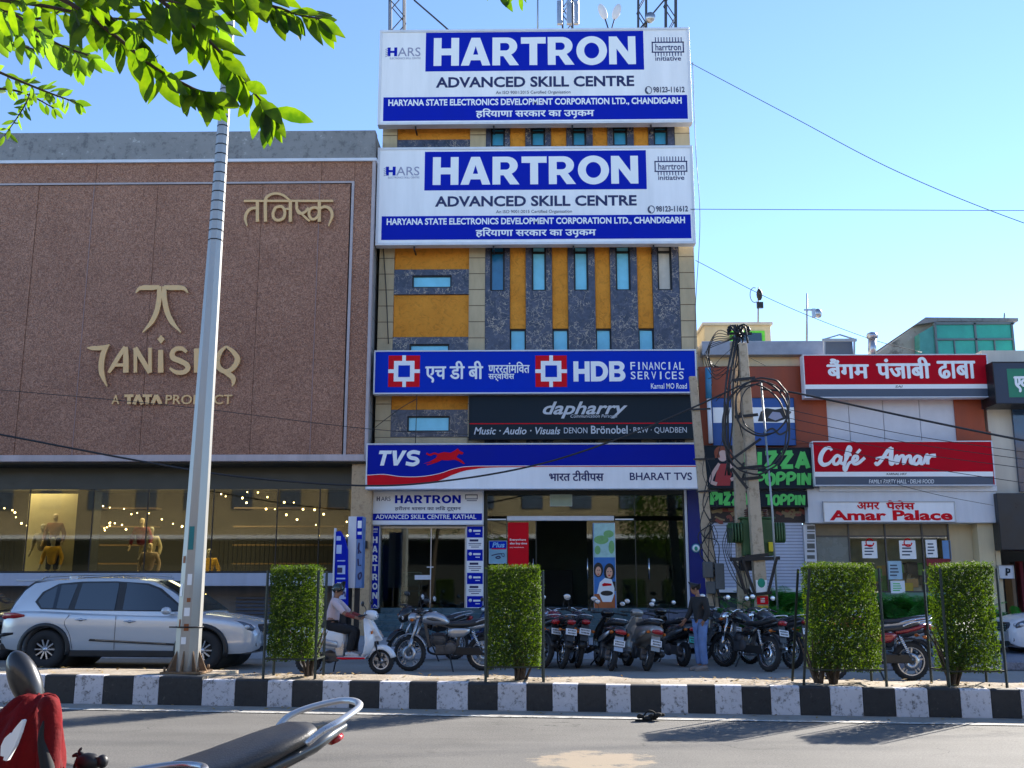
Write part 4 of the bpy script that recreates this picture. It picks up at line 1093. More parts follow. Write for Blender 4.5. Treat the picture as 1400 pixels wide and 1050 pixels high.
b = MB(); b.shape([P2([(976,664),(980,645),(985,634),(994,634),(1000,648),(998,664)], F)], F); b.build('red_shape', mat('painted_red', c(164, 52, 54), .6, var=.1), r)
b = MB()
b.shape([P2([(988 + 7*math.cos(k*.35), 623 + 8*math.sin(k*.35)) for k in range(18)], F)], F - .002)
b.ribbon(P2([(984,634),(976,646),(972,658),(980,662)], F), .10, F - .001, .004); b.ribbon(P2([(996,634),(1003,644),(1006,652),(999,656)], F), .09, F - .001, .004)
b.build('pale_shapes', mat('painted_pale', c(206, 176, 166), .6, var=.1), r)
b = MB(); b.ribbon(P2([(981,626),(980,617),(986,612.5),(994,614),(998,621),(999,632)], F), .13, F - .006, .004); b.build('hair_shape', mat('painted_brown', c(130, 66, 44), .6, var=.15), r)
r, F = board('signboard', 'lower dark sign with green hand lettering above the roller shutter', 'signboard', (968, 671, 1104, 693), 27.65, .15, CHAR, DARKM, .015)
b = MB(); handword(b, 'PIZZA', 972, 674, 1022, 690, .10, F); handword(b, 'TOPPIN', 1047, 677, 1100, 690.5, .07, F); b.build('green_lettering', GREENT, r)
r, F = board('banner', 'blue and white poster banner on the orange wall behind the cable coil', 'banner', (974, 544, 1087, 609), 27.8, .08, mat('banner_blue', c(36, 82, 150), .5, var=.12), DARKM, .004)
b = MB(); band(b, (975, 557, 1086, 578), F); b.build('white_stripe', LETW, r)
b = MB(); b.shape([P2([(1036,576),(1040,563),(1048,558),(1060,560),(1070,558),(1082,563),(1076,572),(1062,577)], F)], F - .004); b.ribbon(P2([(1044,592),(1056,586),(1066,594),(1078,588)], F), .05, F); b.build('dark_picture', BLACKP, r)
b = MB(); b.shape([P2([(1050,571),(1056,563),(1066,564),(1070,571),(1060,575)], F)], F - .009); b.build('grey_picture', GREYT, r)
for (a, e, y0, y1, m_, nm) in ((964.5, 971, 502, 545, mat('blue_pipe', c(60, 130, 170), .4), 'blue'), ):
    q0, q1 = at(968, 503, 27.7), at(969, 545, 27.7)
    pt = thing('drain_pipe', 'pale drain pipe with a blue upper sleeve beside the tower', 'pipe', (q0.x, q0.y, 2.5))
    MB().cyl(q0, q1, .085, n=14).build('sleeve', m_, pt)
    MB().cyl(q1, at(972, 606, 27.7), .06, n=12).build('pipe', WHITEM, pt)
# -- cafe building
cb = thing('shop_building', 'two storey cafe building with white panels between rust orange piers', 'building', (Q(1220, 700).x, 31, PZ))
for (a, e) in ((1085, 1127), (1306.5, 1346)): rb(MB(), (a, 541, e, 606), RY - .02, .32).build('orange_pier', ORANGE, cb)
wx = [1127.3, 1161, 1208, 1258, 1306.2]
for i in range(4): rb(MB(), (wx[i]+.4, 541, wx[i+1]-.4, 606), RY + .04, .2).build('white_panel', WPANEL, cb)
cx0, cx1 = Q(1100, 600).x, Q(1364, 600).x
MB().box(cx0, cx1 - .1, RY + .31, 39, Q(1200, 668).z, Q(1200, 490).z).build('wall', OFFW, cb)
rb(MB(), (1104, 667, 1363.5, 715), RY - .3, .62).build('canopy', WHITEM, cb, bev=.02)
rb(MB(), (1120, 664.5, 1363.5, 672), RY - .36, .5).build('canopy_cap', WHITEM, cb, bev=.015)
SZ0, SZ1 = Q(1200, 810).z, Q(1200, 716).z
MB().box(cx0, cx1 - .1, 33, 33.2, PZ, SZ1).build('back_wall', mat('cafe_back_wall', c(120, 112, 92), .7, var=.2), cb)
MB().box(Q(1301, 770).x, Q(1301, 770).x + .1, RY + .31, 33, PZ, SZ1).build('side_wall', CREAMW, cb)
MB().box(cx0 - .1, cx0 + .05, RY + .1, 33, PZ, SZ1).build('side_wall', CREAMW, cb)
rb(MB(), (1341, 715.5, 1363, 840), RY - .1, .5).build('corner_pier', CREAMW, cb)
rb(MB(), (1301, 715.5, 1341, 840), RY + .3, .3).build('cream_wall', CREAMW, cb)
MB().box(cx0 + .06, Q(1301, 770).x, RY + .06, RY + .3, PZ, SZ0).build('sill_wall', mat('green_grey_sill_wall', c(112, 146, 124), .7, var=.15), cb)
mx_ = [Q(p, 760).x for p in (1117, 1163, 1213, 1264, 1300)]
f = MB()
for x in mx_: f.box(x - .02, x + .02, RY + .04, RY + .12, SZ0, SZ1)
for i in range(4): f.box(mx_[i]+.021, mx_[i+1]-.021, RY + .05, RY + .11, Q(1200, 733).z - .02, Q(1200, 733).z + .02); f.box(mx_[i]+.021, mx_[i+1]-.021, RY + .05, RY + .11, SZ0, SZ0 + .04)
MB().box(mx_[0], mx_[-1], RY + .75, RY + .8, SZ0 - .3, SZ1 - .01).build('backing_panel', mat('tan_backing_panel', c(176, 170, 150), .7, var=.2), cb)  # blind backing panel added so the cafe windows read lighter
wn = f.build('window', mat('dark_grey_frame', (.08,.08,.08,1), .4, .5), cb)
for i in range(4):
    MB().box(mx_[i]+.021, mx_[i+1]-.021, RY + .07, RY + .08, SZ0 + .041, Q(1200, 733).z - .021).build('pane', glassmat('cafe_glass', (.95,.96,.9,1), .0) if i else mat('frosted_grey_film', c(112, 120, 116), .25, var=.08), wn)
    MB().box(mx_[i]+.021, mx_[i+1]-.021, RY + .07, RY + .09, Q(1200, 733).z + .021, SZ1 - .002).build('transom_panel', mat('tan_transom', c(128, 112, 84), .5, var=.2), wn)
rb(MB(), (1101, 717, 1117, 815), RY - .02, .2).build('sticker_column', WPANEL, cb)
b = MB()
for k, (y0, y1) in enumerate(((719,724),(726,727.5),(730,737),(739,740.5),(743,750),(752,755),(759,764),(768,774),(784,790),(796,802))):
    b.mark(); rb(b, (1103.5, y0, 1114, y1), RY - .025, .006)
b.build('sticker_print', mat('faded_grey_print', c(96, 96, 92), .6, var=.2), cb)
# posters and notices on the cafe windows
for (px, label, m_, kind) in (((1179, 740, 1199, 763), 'white notice with red heading on the second cafe window', LETW, 1), ((1230, 739, 1252, 764), 'white notice with red heading on the third cafe window', LETW, 1),
       ((1214, 767, 1233, 792), 'pale blue sheet stuck across a window mullion', mat('pale_cyan_paper', c(170, 200, 214), .6), 2), ((1218, 794, 1237, 811), 'small white sheet with green marks above the ferns', LETW, 3),
       ((1266, 738, 1281, 762), 'white menu sheet beside a blue card', LETW, 2), ((1289, 739, 1300, 764), 'upright light blue card at the last cafe window', mat('mid_blue_paper', c(110, 150, 196), .6), 0),
       ((1267, 764, 1300, 774), 'dark red banner strip under the menu sheets', mat('dark_red_paper', c(130, 20, 34), .5, var=.15), 0)):
    r, F = board('notice', label, 'notice', px, RY + .035, .015, m_, m_, .002)
    if kind:
        b = MB(); x0, y0, x1, y1 = px; ww = x1 - x0; hh = y1 - y0
        for k in range(4): band(b, (x0+ww*.15, y0+hh*(.2+.18*k), x0+ww*(.65+.06*(k % 3)), y0+hh*(.28+.18*k)), F, mi=0 if (kind == 1 and k < 1) else 1 if kind != 3 else 2)
        b.build('print', [REDV, SLATE, GREENT], r)
b = MB()
for px in (1189, 1241):
    q = at(px, 732 + 10, RY + .05); b.ribbon([(q.x + .1*math.cos(k*.5), q.z + .1*math.sin(k*.5)) for k in range(13)], .03, q.y, .006, closed=True); b.box(q.x-.05, q.x+.05, q.y-.006, q.y, q.z-.03, q.z+.03)
b.build('round_sticker', REDV, cb)
it = MB(); r_ = random.Random(15)
for k in range(44):
    q = at(r_.uniform(1168, 1298), r_.uniform(774, 806), 28.16 + k*.012); s_ = r_.uniform(.06, .17)
    it.box(q.x - s_, q.x + s_, q.y, q.y + .01, q.z - s_*r_.uniform(.5, 1.6), q.z + s_, mi=r_.randint(0, 4))
stuff(it.build('shop_display_goods', [mat('goods_yellow', c(236, 206, 70), .5), mat('goods_white', c(232, 232, 228), .5), mat('goods_green', c(96, 160, 80), .5), mat('goods_dark', c(60, 54, 58), .5), mat('goods_tan', c(214, 168, 120), .5)]), 'mixed colourful goods and prints heaped behind the cafe glass', 'goods')
# cafe signs
def bandsign(label, px, ys, Y):
    r, F = board('signboard', label, 'signboard', px, Y, .35, REDS, WHITEM, .025)
    x0, y0, x1, y1 = px
    b = MB(); band(b, (x0+1, ys[0], x1-1, ys[1]), F); b.build('white_stripe', LETW, r)
    b = MB(); band(b, (x0+1, ys[1]+.2, x1-1, y1-1), F); b.build('grey_stripe', SLATE, r)
    return r, F
r, F = bandsign('upper crimson signboard with white Hindi lettering and grey lower stripe', (1099, 484.5, 1352, 543.5), (525.5, 531.5), 27.5)
b = MB(); T(b, 'बैंगम', (1131, 491, 1187, 517), F, stack=.04); T(b, 'पंजाबी', (1199, 489, 1271, 517), F, stack=.04); T(b, 'ढाबा', (1282, 494, 1333, 517), F, stack=.04); b.build('lettering', LETW, r)
b = MB(); T(b, 'SAI', (1224, 527, 1234, 530), F - .004, shear=.2); b.build('small_print', CHAR, r)
r, F = bandsign('crimson cafe signboard with white script lettering', (1112, 603, 1359, 664), (645, 651.5), 27.4)
b = MB()
def sc_(pts, wd): b.ribbon(P2(pts, F), wd, F, .02, 7)
sc_([(1137,616),(1134,612.5),(1128,614),(1122.5,622),(1121.5,631),(1126,635.5),(1133,633.5),(1139,627)], [.07,.08,.10,.12,.12,.11,.08,.05])
sc_([(1149,625),(1144,623),(1139.5,628),(1140,634),(1145,634),(1149,628),(1149.5,624),(1149,632),(1153,634.5)], .085)
sc_([(1153,634.5),(1159,624),(1163,613.5),(1160,611),(1157,619),(1155.5,630),(1153.5,640),(1156,643),(1160,634),(1165,631)], .075)
sc_([(1154,622.5),(1164,622)], .06); sc_([(1165,631),(1171,629),(1172,624.5),(1168,624),(1165.5,629),(1167,634),(1173,633.5),(1182,626)], .08); sc_([(1171,620),(1176,614.5)], .07)
sc_([(1196,632),(1199,635),(1205,629),(1213,617),(1219,612)], [.07,.09,.09,.10,.08]); sc_([(1219,612),(1218,623),(1218,634),(1222,633)], [.09,.12,.11,.06]); sc_([(1197,627),(1207,625),(1219,626)], .06)
sc_([(1222,633),(1226,623),(1226,634),(1230,625),(1235,624),(1235,634),(1239,625.5),(1244,624),(1244.5,632),(1248,634)], .085)
sc_([(1258,625),(1253,624),(1249,629),(1250,634.5),(1255,633),(1258.5,625),(1258,633),(1262,634)], .085)
sc_([(1262,634),(1267,622),(1268,627),(1268,635)], .085); sc_([(1268,629),(1272,623.5),(1279,623)], [.07,.09,.10])
b.build('script_lettering', LETW, r)
b = MB(); T(b, 'FAMILY PARTY HALL · DELHI FOOD', (1188, 655.5, 1277, 661), F - .004, shear=.15); b.build('fine_print', LETW, r)
b = MB(); T(b, 'KARNAL HRY', (1212, 646.5, 1240, 649.5), F - .004, shear=.2); b.build('dark_print', CHAR, r)
r, F = board('signboard', 'white signboard with bold red lettering on the cafe canopy', 'signboard', (1126, 685.5, 1306.5, 714), 27.6, .08, WHITEP, FRAMEG, .02)
b = MB(); T(b, 'अमर', (1172, 687, 1202, 696.5), F, stack=.05); T(b, 'पैलेस', (1212, 684.5, 1250, 696.5), F, stack=.05)
T(b, 'Amar Palace', (1134, 697.5, 1302, 711.5), F, bold=.036); b.build('red_lettering', REDV, r)

# -- far right shop
fb = thing('shop_building', 'cream shop building at the right edge under a dark green sign', 'building', (Q(1440, 700).x, 31, PZ))
fx0 = Q(1355, 600).x
MB().box(fx0, fx0 + 9, RY + .1, 38, Q(1200, 700).z, Q(1380, 478).z).build('wall', OFFW, fb)
rb(MB(), (1389, 552, 1470, 672), RY + .02, .1).build('window', mat('deep_blue_glass', c(26, 62, 96), .08, var=.2, spec=.9), fb)
rb(MB(), (1346.5, 590, 1358, 668), RY + .04, .15).build('orange_strip', ORANGE, fb)
rb(MB(), (1366, 674, 1500, 752), RY - .5, .9).build('black_canopy', mat('black_canopy_sheet', (.02,.023,.028,1), .35, var=.2), fb, bev=.02)
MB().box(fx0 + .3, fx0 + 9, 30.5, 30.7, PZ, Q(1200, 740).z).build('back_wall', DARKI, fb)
rb(MB(), (1364.5, 752, 1372, 855), RY - .1, .3).build('corner_pier', CREAMW, fb)
MB().box(fx0 + .2, fx0 + 9, RY - .1, 30.5, PZ - .01, PZ + .25).build('shop_floor', GRANITE, fb)
b = MB(); r_ = random.Random(77)
for k in range(16):
    x = fx0 + .55 + k*.16; z1 = Q(1200, 765).z - r_.uniform(0, .15)
    b.box(x, x + .1, 28.6 + r_.uniform(0, .5), 29.2, PZ + .35 + r_.uniform(0, .4), z1, mi=r_.randint(0, 3))
stuff(b.build('hanging_garments', [mat('cloth_tan', c(130, 110, 90), .9), mat('cloth_dark', c(42, 36, 40), .9), mat('cloth_wine', c(110, 40, 50), .9), mat('cloth_grey', c(150, 148, 150), .9)], bev=.02), 'row of hanging garments in the dark shop at right', 'garments')
r, F = board('signboard', 'dark navy sign with a green panel cut by the right edge', 'signboard', (1359, 494.5, 1470, 552), 27.1, .9, mat('dark_navy_sheet', c(42, 54, 74), .4, var=.1), DARKM, .02)
b = MB(); band(b, (1378, 504, 1462, 543), F); b.build('green_panel', mat('bottle_green_panel', c(30, 124, 92), .4, var=.08), r)
b = MB(); T(b, 'एवन मेडिको', (1387, 508, 1455, 536), F - .004, stack=.04); b.build('lettering', LETW, r)
r, F = board('notice', 'white meter box plate on the pier by the dark shop', 'notice', (1366, 773, 1386, 791), RY - .25, .2, WPANEL, FRAMEG, .01)
b = MB(); b.ribbon(P2([(1376,787),(1376,777),(1380,778.5),(1380,782),(1376.5,783)], F), .05, F, smoothc=False); b.build('print', CHAR, r)

# -- rooftops
rc = thing('rooftop_cabin', 'small cream rooftop cabin with a bright green window frame', 'cabin', (at(1005, 470, 31).x, 32, Q(0,480).z))
def cabin(px, d, m, par, nm, Y=31.0, bev=.02): return rb(MB(), px, Y, d).build(nm, m, par, bev=bev)
cabin((963, 443, 1054, 470), 2.5, CREAMW, rc, 'wall'); cabin((960, 440, 1057, 444), 2.7, OFFW, rc, 'roof', 30.9)
cabin((998, 452, 1046, 470), .1, mat('bright_green_frame', c(110, 220, 60), .5), rc, 'window', 30.95); cabin((1003, 455, 1042, 470), .1, mat('dark_cabin_glass', c(50, 76, 96), .1), rc, 'pane', 30.9)
cabin((963, 470.5, 1090, 500), .3, CREAMW, rc, 'lower_wall'); cabin((993, 487, 1035, 500), .1, mat('yellow_panel', c(206, 214, 90), .5), rc, 'yellow_panel', 30.8)
tb = thing('glass_rooftop_room', 'teal green glazed rooftop room on a sloping concrete building', 'rooftop room', (at(1330, 470, 31).x, 33, Q(0,480).z))
q0 = [at(p, y, 31.5) for p, y in ((1190, 490), (1205, 480), (1262, 437), (1385, 440), (1385, 490))]
MB().prism([(p.x, p.z) for p in q0], 31.5, 38).build('sloping_wall', m_speck('mossy_concrete', c(168, 164, 150), c(110, 108, 100), c(190, 186, 172), 2.2, .9), tb)
q0 = [at(p, y, 31.4) for p, y in ((1248, 446), (1262, 436), (1388, 437), (1388, 441.5), (1280, 441.5))]
MB().prism([(p.x, p.z) for p in q0], 31.2, 38.2).build('roof', COPING, tb)
f = MB(); YG = 30.9
def fbx(a, e, y0, y1): rb(f, (a, y0, e, y1), YG, .12)
for x in (1279, 1333.5, 1384.5): fbx(x, x + 2.6, 441, 488)
fbx(1279, 1387, 440, 443.5); fbx(1281.7, 1384.4, 462.5, 465)
for x in (1305, 1360): fbx(x, x + 1.5, 465.1, 488)
f.build('glazing_frame', mat('grey_green_frame', c(96, 110, 114), .5, .3), tb)
cabin((1281, 443, 1385, 488), .03, mat('teal_glass', c(22, 150, 126), .12, var=.22, scale=1.2, spec=.8), tb, 'teal_glazing', 30.95, 0)
q = [at(1256, 452, 31), at(1280, 443, 31)]
b = MB(); xa, xb = at(1256, 460, 30.98).x, at(1279, 460, 30.98).x
b.prism([(at(1258,488,30.98).x, at(1258,488,30.98).z), (at(1257,456,30.98).x, at(1257,456,30.98).z), (xb, at(1279,444,30.98).z), (xb, at(1279,488,30.98).z)], 30.98, 31.4); b.build('side_glazing', mat('pale_teal_glass', c(64, 140, 128), .15, var=.15), tb)
vp = thing('vent_pipe', 'shiny metal vent pipe with a ribbed cap on the cafe roof', 'vent pipe', (at(1192, 480, 30).x, 30, Q(0,480).z))
p0, p1 = at(1192, 490, 30), at(1192.5, 463, 30)
MB().cyl(p0, p1, .12, n=16).build('pipe', ALLOY, vp)
MB().lathe([(.10, 0), (.16, .02), (.17, .09), (.14, .16), (.05, .2), (0, .2)], p1, 'Z').build('cap', ALLOY, vp)
rcn = thing('rooftop_canopy', 'grey metal canopy frame with a low pitched top on the roof', 'canopy', (at(1147, 480, 30).x, 30, Q(0,485).z))
b = MB()
for px in (1127, 1168): b.bar(at(px, 490, 30), at(px, 464, 30), .05, .05)
b.bar(at(1124, 465, 30), at(1171, 465, 30), .08, .08); b.bar(at(1126, 464, 30), at(1148, 457.5, 30), .04, .04); b.bar(at(1148, 457.5, 30), at(1169, 464, 30), .04, .04)
b.build('frame', GALV, rcn)
rb(MB(), (1127, 466, 1166, 485), 30.3, .1).build('screen', mat('dark_mesh_screen', c(70, 84, 104), .6), rcn)

def mast(name, label, px0, y0, y1, Y, kit):
    p0, p1 = at(px0, y0, Y), at(px0 + .3, y1, Y)
    r = thing(name, label, 'antenna', tuple(p0)); b = MB(); b.cyl(p0, p1, .035, .022, 8); b.build('mast', GALV, r)
    return r, p0, p1
r, p0, p1 = mast('antenna_mast', 'slim rooftop mast with a small dish above the green framed cabin', 1036.5, 442, 393, 32, 0)
b = MB(); z = at(1050, 404, 32).z; b.ell((p1.x, 31.9, z), (.10, .07, .2), 10, 6); b.box(p1.x-.1, p1.x+.1, 31.85, 31.95, z-.45, z-.25); b.build('radio_unit', DARKM, r)
b = MB(); b.ribbon([(p1.x - .15 + .14*math.cos(k*.5+1.2), z + .25*math.sin(k*.5+1.2)) for k in range(9)], .03, 31.95); b.build('loop', GALV, r)
r, p0, p1 = mast('antenna_mast', 'tall thin rooftop mast with cross arm left of the canopy frame', 1103, 467, 401, 30, 0)
b = MB(); z = at(1050, 424, 30).z; b.bar((p1.x - .12, 30, z), (p1.x + .3, 30, z), .05, .05); b.ell((p1.x + .28, 29.95, z - .12), (.13, .08, .15), 10, 6); b.box(p1.x+.1,p1.x+.2,29.9,30,z-.25,z+.02); b.build('radio_unit', ALLOY, r)
r, p0, p1 = mast('antenna_mast', 'short whip aerial on the concrete roof at right', 1373, 438, 428, 33, 0)
# radio gear on the tower roof
def lattice(name, label, px, w_, ytop):
    p0, p1 = at(px, 72, 33), at(px, ytop, 33); r = thing(name, label, 'mast', tuple(p0))
    b = MB(); hw = w_ / 2
    for s in (-1, 1):
        for t_ in (-1, 1): b.bar((p0.x + s*hw, 33 + t_*hw, p0.z), (p1.x + s*hw, 33 + t_*hw, p1.z), .05, .05)
    n = 6
    for k in range(n):
        za = p0.z + (p1.z-p0.z)*k/n; ze = p0.z + (p1.z-p0.z)*(k+1)/n; s = 1 if k % 2 else -1
        for t_ in (-1, 1): b.bar((p0.x - s*hw, 33 + t_*hw, za), (p0.x + s*hw, 33 + t_*hw, ze), .03, .03)
    b.build('lattice', mat('dark_mast_steel', (.06,.06,.065,1), .5, .5), r); return r
lattice('lattice_mast', 'dark lattice mast at the left end of the tower roof', 543, .5, -60)
lattice('lattice_mast', 'dark lattice mast at the right end of the tower roof', 917, .35, -60)
r = lattice('lattice_mast', 'grey lattice mast carrying panel antennas left of the dishes', 776, .35, -40)
b = MB()
for dx in (-.28, .05, .3): p = at(776, 20, 32.6); b.box(p.x+dx-.09, p.x+dx+.09, 32.5, 32.64, p.z-.4, p.z+.5)
b.build('panel_antenna', ALLOY, r, bev=.02)
r = lattice('lattice_mast', 'grey lattice mast with a small drum antenna right of the dishes', 878, .28, -40)
b = MB(); p = at(889, 24, 32.6); b.lathe([(.01,.0),(.17,.02),(.17,.2),(.01,.22)], (p.x, 32.5, p.z), 'Y', 16); b.build('drum_antenna', ALLOY, r)
for (px, s, lab) in ((824, -1, 'small white dish antenna tilted left on the tower roof'), (843, 1, 'small white dish antenna tilted right on the tower roof')):
    p = at(px, 16, 32.5); q = at(834, 44, 32.5)
    r = thing('dish_antenna', lab, 'antenna', tuple(q)); MB().bar(q + Vector((s*.02,0,0)), p, .04, .04).build('arm', DARKM, r)
    MB().ell(p, (.14, .06, .32), 16, 10, M=Euler((0, R(-s*-18), 0)).to_matrix()).build('dish', WPANEL, r)
r, p0, p1 = mast('antenna_mast', 'thin whip aerial standing alone on the tower roof', 735, 60, -20, 32, 0)

# ================================================================ BUILDINGS ACROSS THE ROAD (seen in the shop glass)
ob = thing('opposite_building', 'pale beige building row across the road seen only as reflection in shop glass', 'building', (0, -24, 0))
MB().box(-90, 70, -34, -24, 5.6, 13.0).build('wall', mat('opposite_beige_wall', c(150, 134, 104), .8, var=.2, scale=.5), ob)
MB().box(-90, 70, -34, -23.4, 5.3, 5.59).build('canopy', WHITEM, ob)
MB().box(-90, 70, -34, -26, 0, 5.29).build('shopfront', DARKI, ob)
b = MB()
for k in range(40): b.mark(); b.box(-88 + k*3.8, -86.4 + k*3.8, -24.05, -23.9, 7.6, 9.4)
b.build('window', SLATE, ob)
# ================================================================ TWO WHEELERS
def paint(name, col, metal=.3, rough=.25): return mat('paint_' + name, col, rough, metal, var=0, coat=.6)
PLATE = mat('number_plate_white', c(218, 220, 222), .5, var=.08, scale=20)
PLATEG = mat('number_plate_green', c(60, 190, 180), .5, var=.08, scale=20)
SEATM = mat('black_seat_vinyl', (.022,.023,.026,1), .42, var=.2, scale=6, bump=.15, bscale=160)
ENG = mat('engine_metal', (.10,.10,.105,1), .45, .7, var=.3, scale=9)
SPOKE = {}
def wheel(root, x, r, tw, rim_m, spokes=5, M=None, style='alloy', z=None):
    z = r if z is None else z
    t = MB(); pr = []
    for k in range(12):
        a = 2*PI*k/12; pr.append((r - tw*.55 + tw*.55*math.cos(a), tw*.5*math.sin(a)))
    t.lathe(pr, (x, 0, z), 'Y', 36, closed=True)
    for k in range(28):      # tread blocks
        a = 2*PI*k/28; d = Vector((math.cos(a), 0, math.sin(a))); tt = Vector((-math.sin(a), 0, math.cos(a)))
        for s in (-1, 1):
            c0 = Vector((x, 0, z)) + d*(r - .004) + Vector((0, s*tw*.17, 0))
            t.bar(c0 - tt*.012, c0 + tt*.014 , tw*.16, .012, up=d)
    w_ = t.build('wheel', RUBBER, root, M=M)
    b = MB(); ri = r - tw*1.05
    b.lathe([(ri, -tw*.36), (ri + .022, -tw*.40), (ri + .022, tw*.40), (ri, tw*.36)], (x, 0, z), 'Y', 36, closed=True, smooth=False)
    b.cyl((x, -tw*.6, z), (x, tw*.6, z), .045, n=16)
    for k in range(spokes):
        a = 2*PI*k/spokes + .3; d = Vector((math.cos(a), 0, math.sin(a)))
        if style == 'alloy':
            for da in (-.16, .16):
                d2 = Vector((math.cos(a+da), 0, math.sin(a+da))); b.bar(Vector((x,0,z)) + d*.03, Vector((x,0,z)) + d2*(ri+.005), .026, .03, up=(0,1,0))
        else:
            d2 = Vector((math.cos(a+.25*(1 if k % 2 else -1)), 0, math.sin(a+.25*(1 if k % 2 else -1)))); b.cyl(Vector((x,.03*(1 if k%4<2 else -1),z)) + d*.03, Vector((x,0,z)) + d2*(ri+.005), .0035, n=5)
    b.lathe([(.05,.05),(.13,.052),(.13,.057),(.05,.059)], (x, 0, z), 'Y', 24, closed=True)
    b.build('rim', rim_m, w_, M=M)
    return w_
def mirrors(root, hx, hz, hy, M, stem=.2, size=(.075, .05), m_glass=LENS, both=True, out=.06, back=.06):
    for s in ((-1, 1) if both else (-1,)):
        b = MB(); p0 = Vector((hx, s*hy, hz)); p1 = Vector((hx - back*.4, s*(hy + out), hz + stem))
        b.tube(catmull([p0, p0 + Vector((.02, s*.01, stem*.5)), p1], 5), .006, 6)
        b.ell(p1, (.022, size[0], size[1]), 14, 8)
        o = b.build('mirror', BLACKP, root, M=M)
        g = MB(); g.ell(p1 - Vector((.016, 0, 0)), (.010, size[0]*.9, size[1]*.88), 14, 8); g.build('mirror_glass', m_glass, o, M=M)
def steer_m(x, z, a, rake=24): 
    ax = Vector((-math.sin(R(rake)), 0, math.cos(R(rake)))); p = Vector((x, 0, z))
    return Matrix.Translation(p) @ Matrix.Rotation(R(a), 4, ax) @ Matrix.Translation(-p)
def plate(root, x, z, m_, tilt=15, y=0, w_=.20, h=.11):
    M_ = Matrix.Translation((x, y, z)) @ Matrix.Rotation(R(tilt), 4, 'Y')
    b = MB(); b.box(-.006, .004, -w_/2, w_/2, -h/2, h/2); o = b.build('number_plate', m_, root, M=M_, bev=.004)
    d = MB(); r_ = random.Random(int(abs(x*977 + z*331 + y*71)) + len(COL.objects))
    for rw in range(2):
        yy = -w_*.38
        while yy < w_*.34:
            ww = r_.uniform(.010, .02); d.box(-.0085, -.0062, yy, yy + ww, -.035 + rw*.045, -.008 + rw*.045); yy += ww + .009
    d.build('plate_print', BLACKP, o, M=M_)

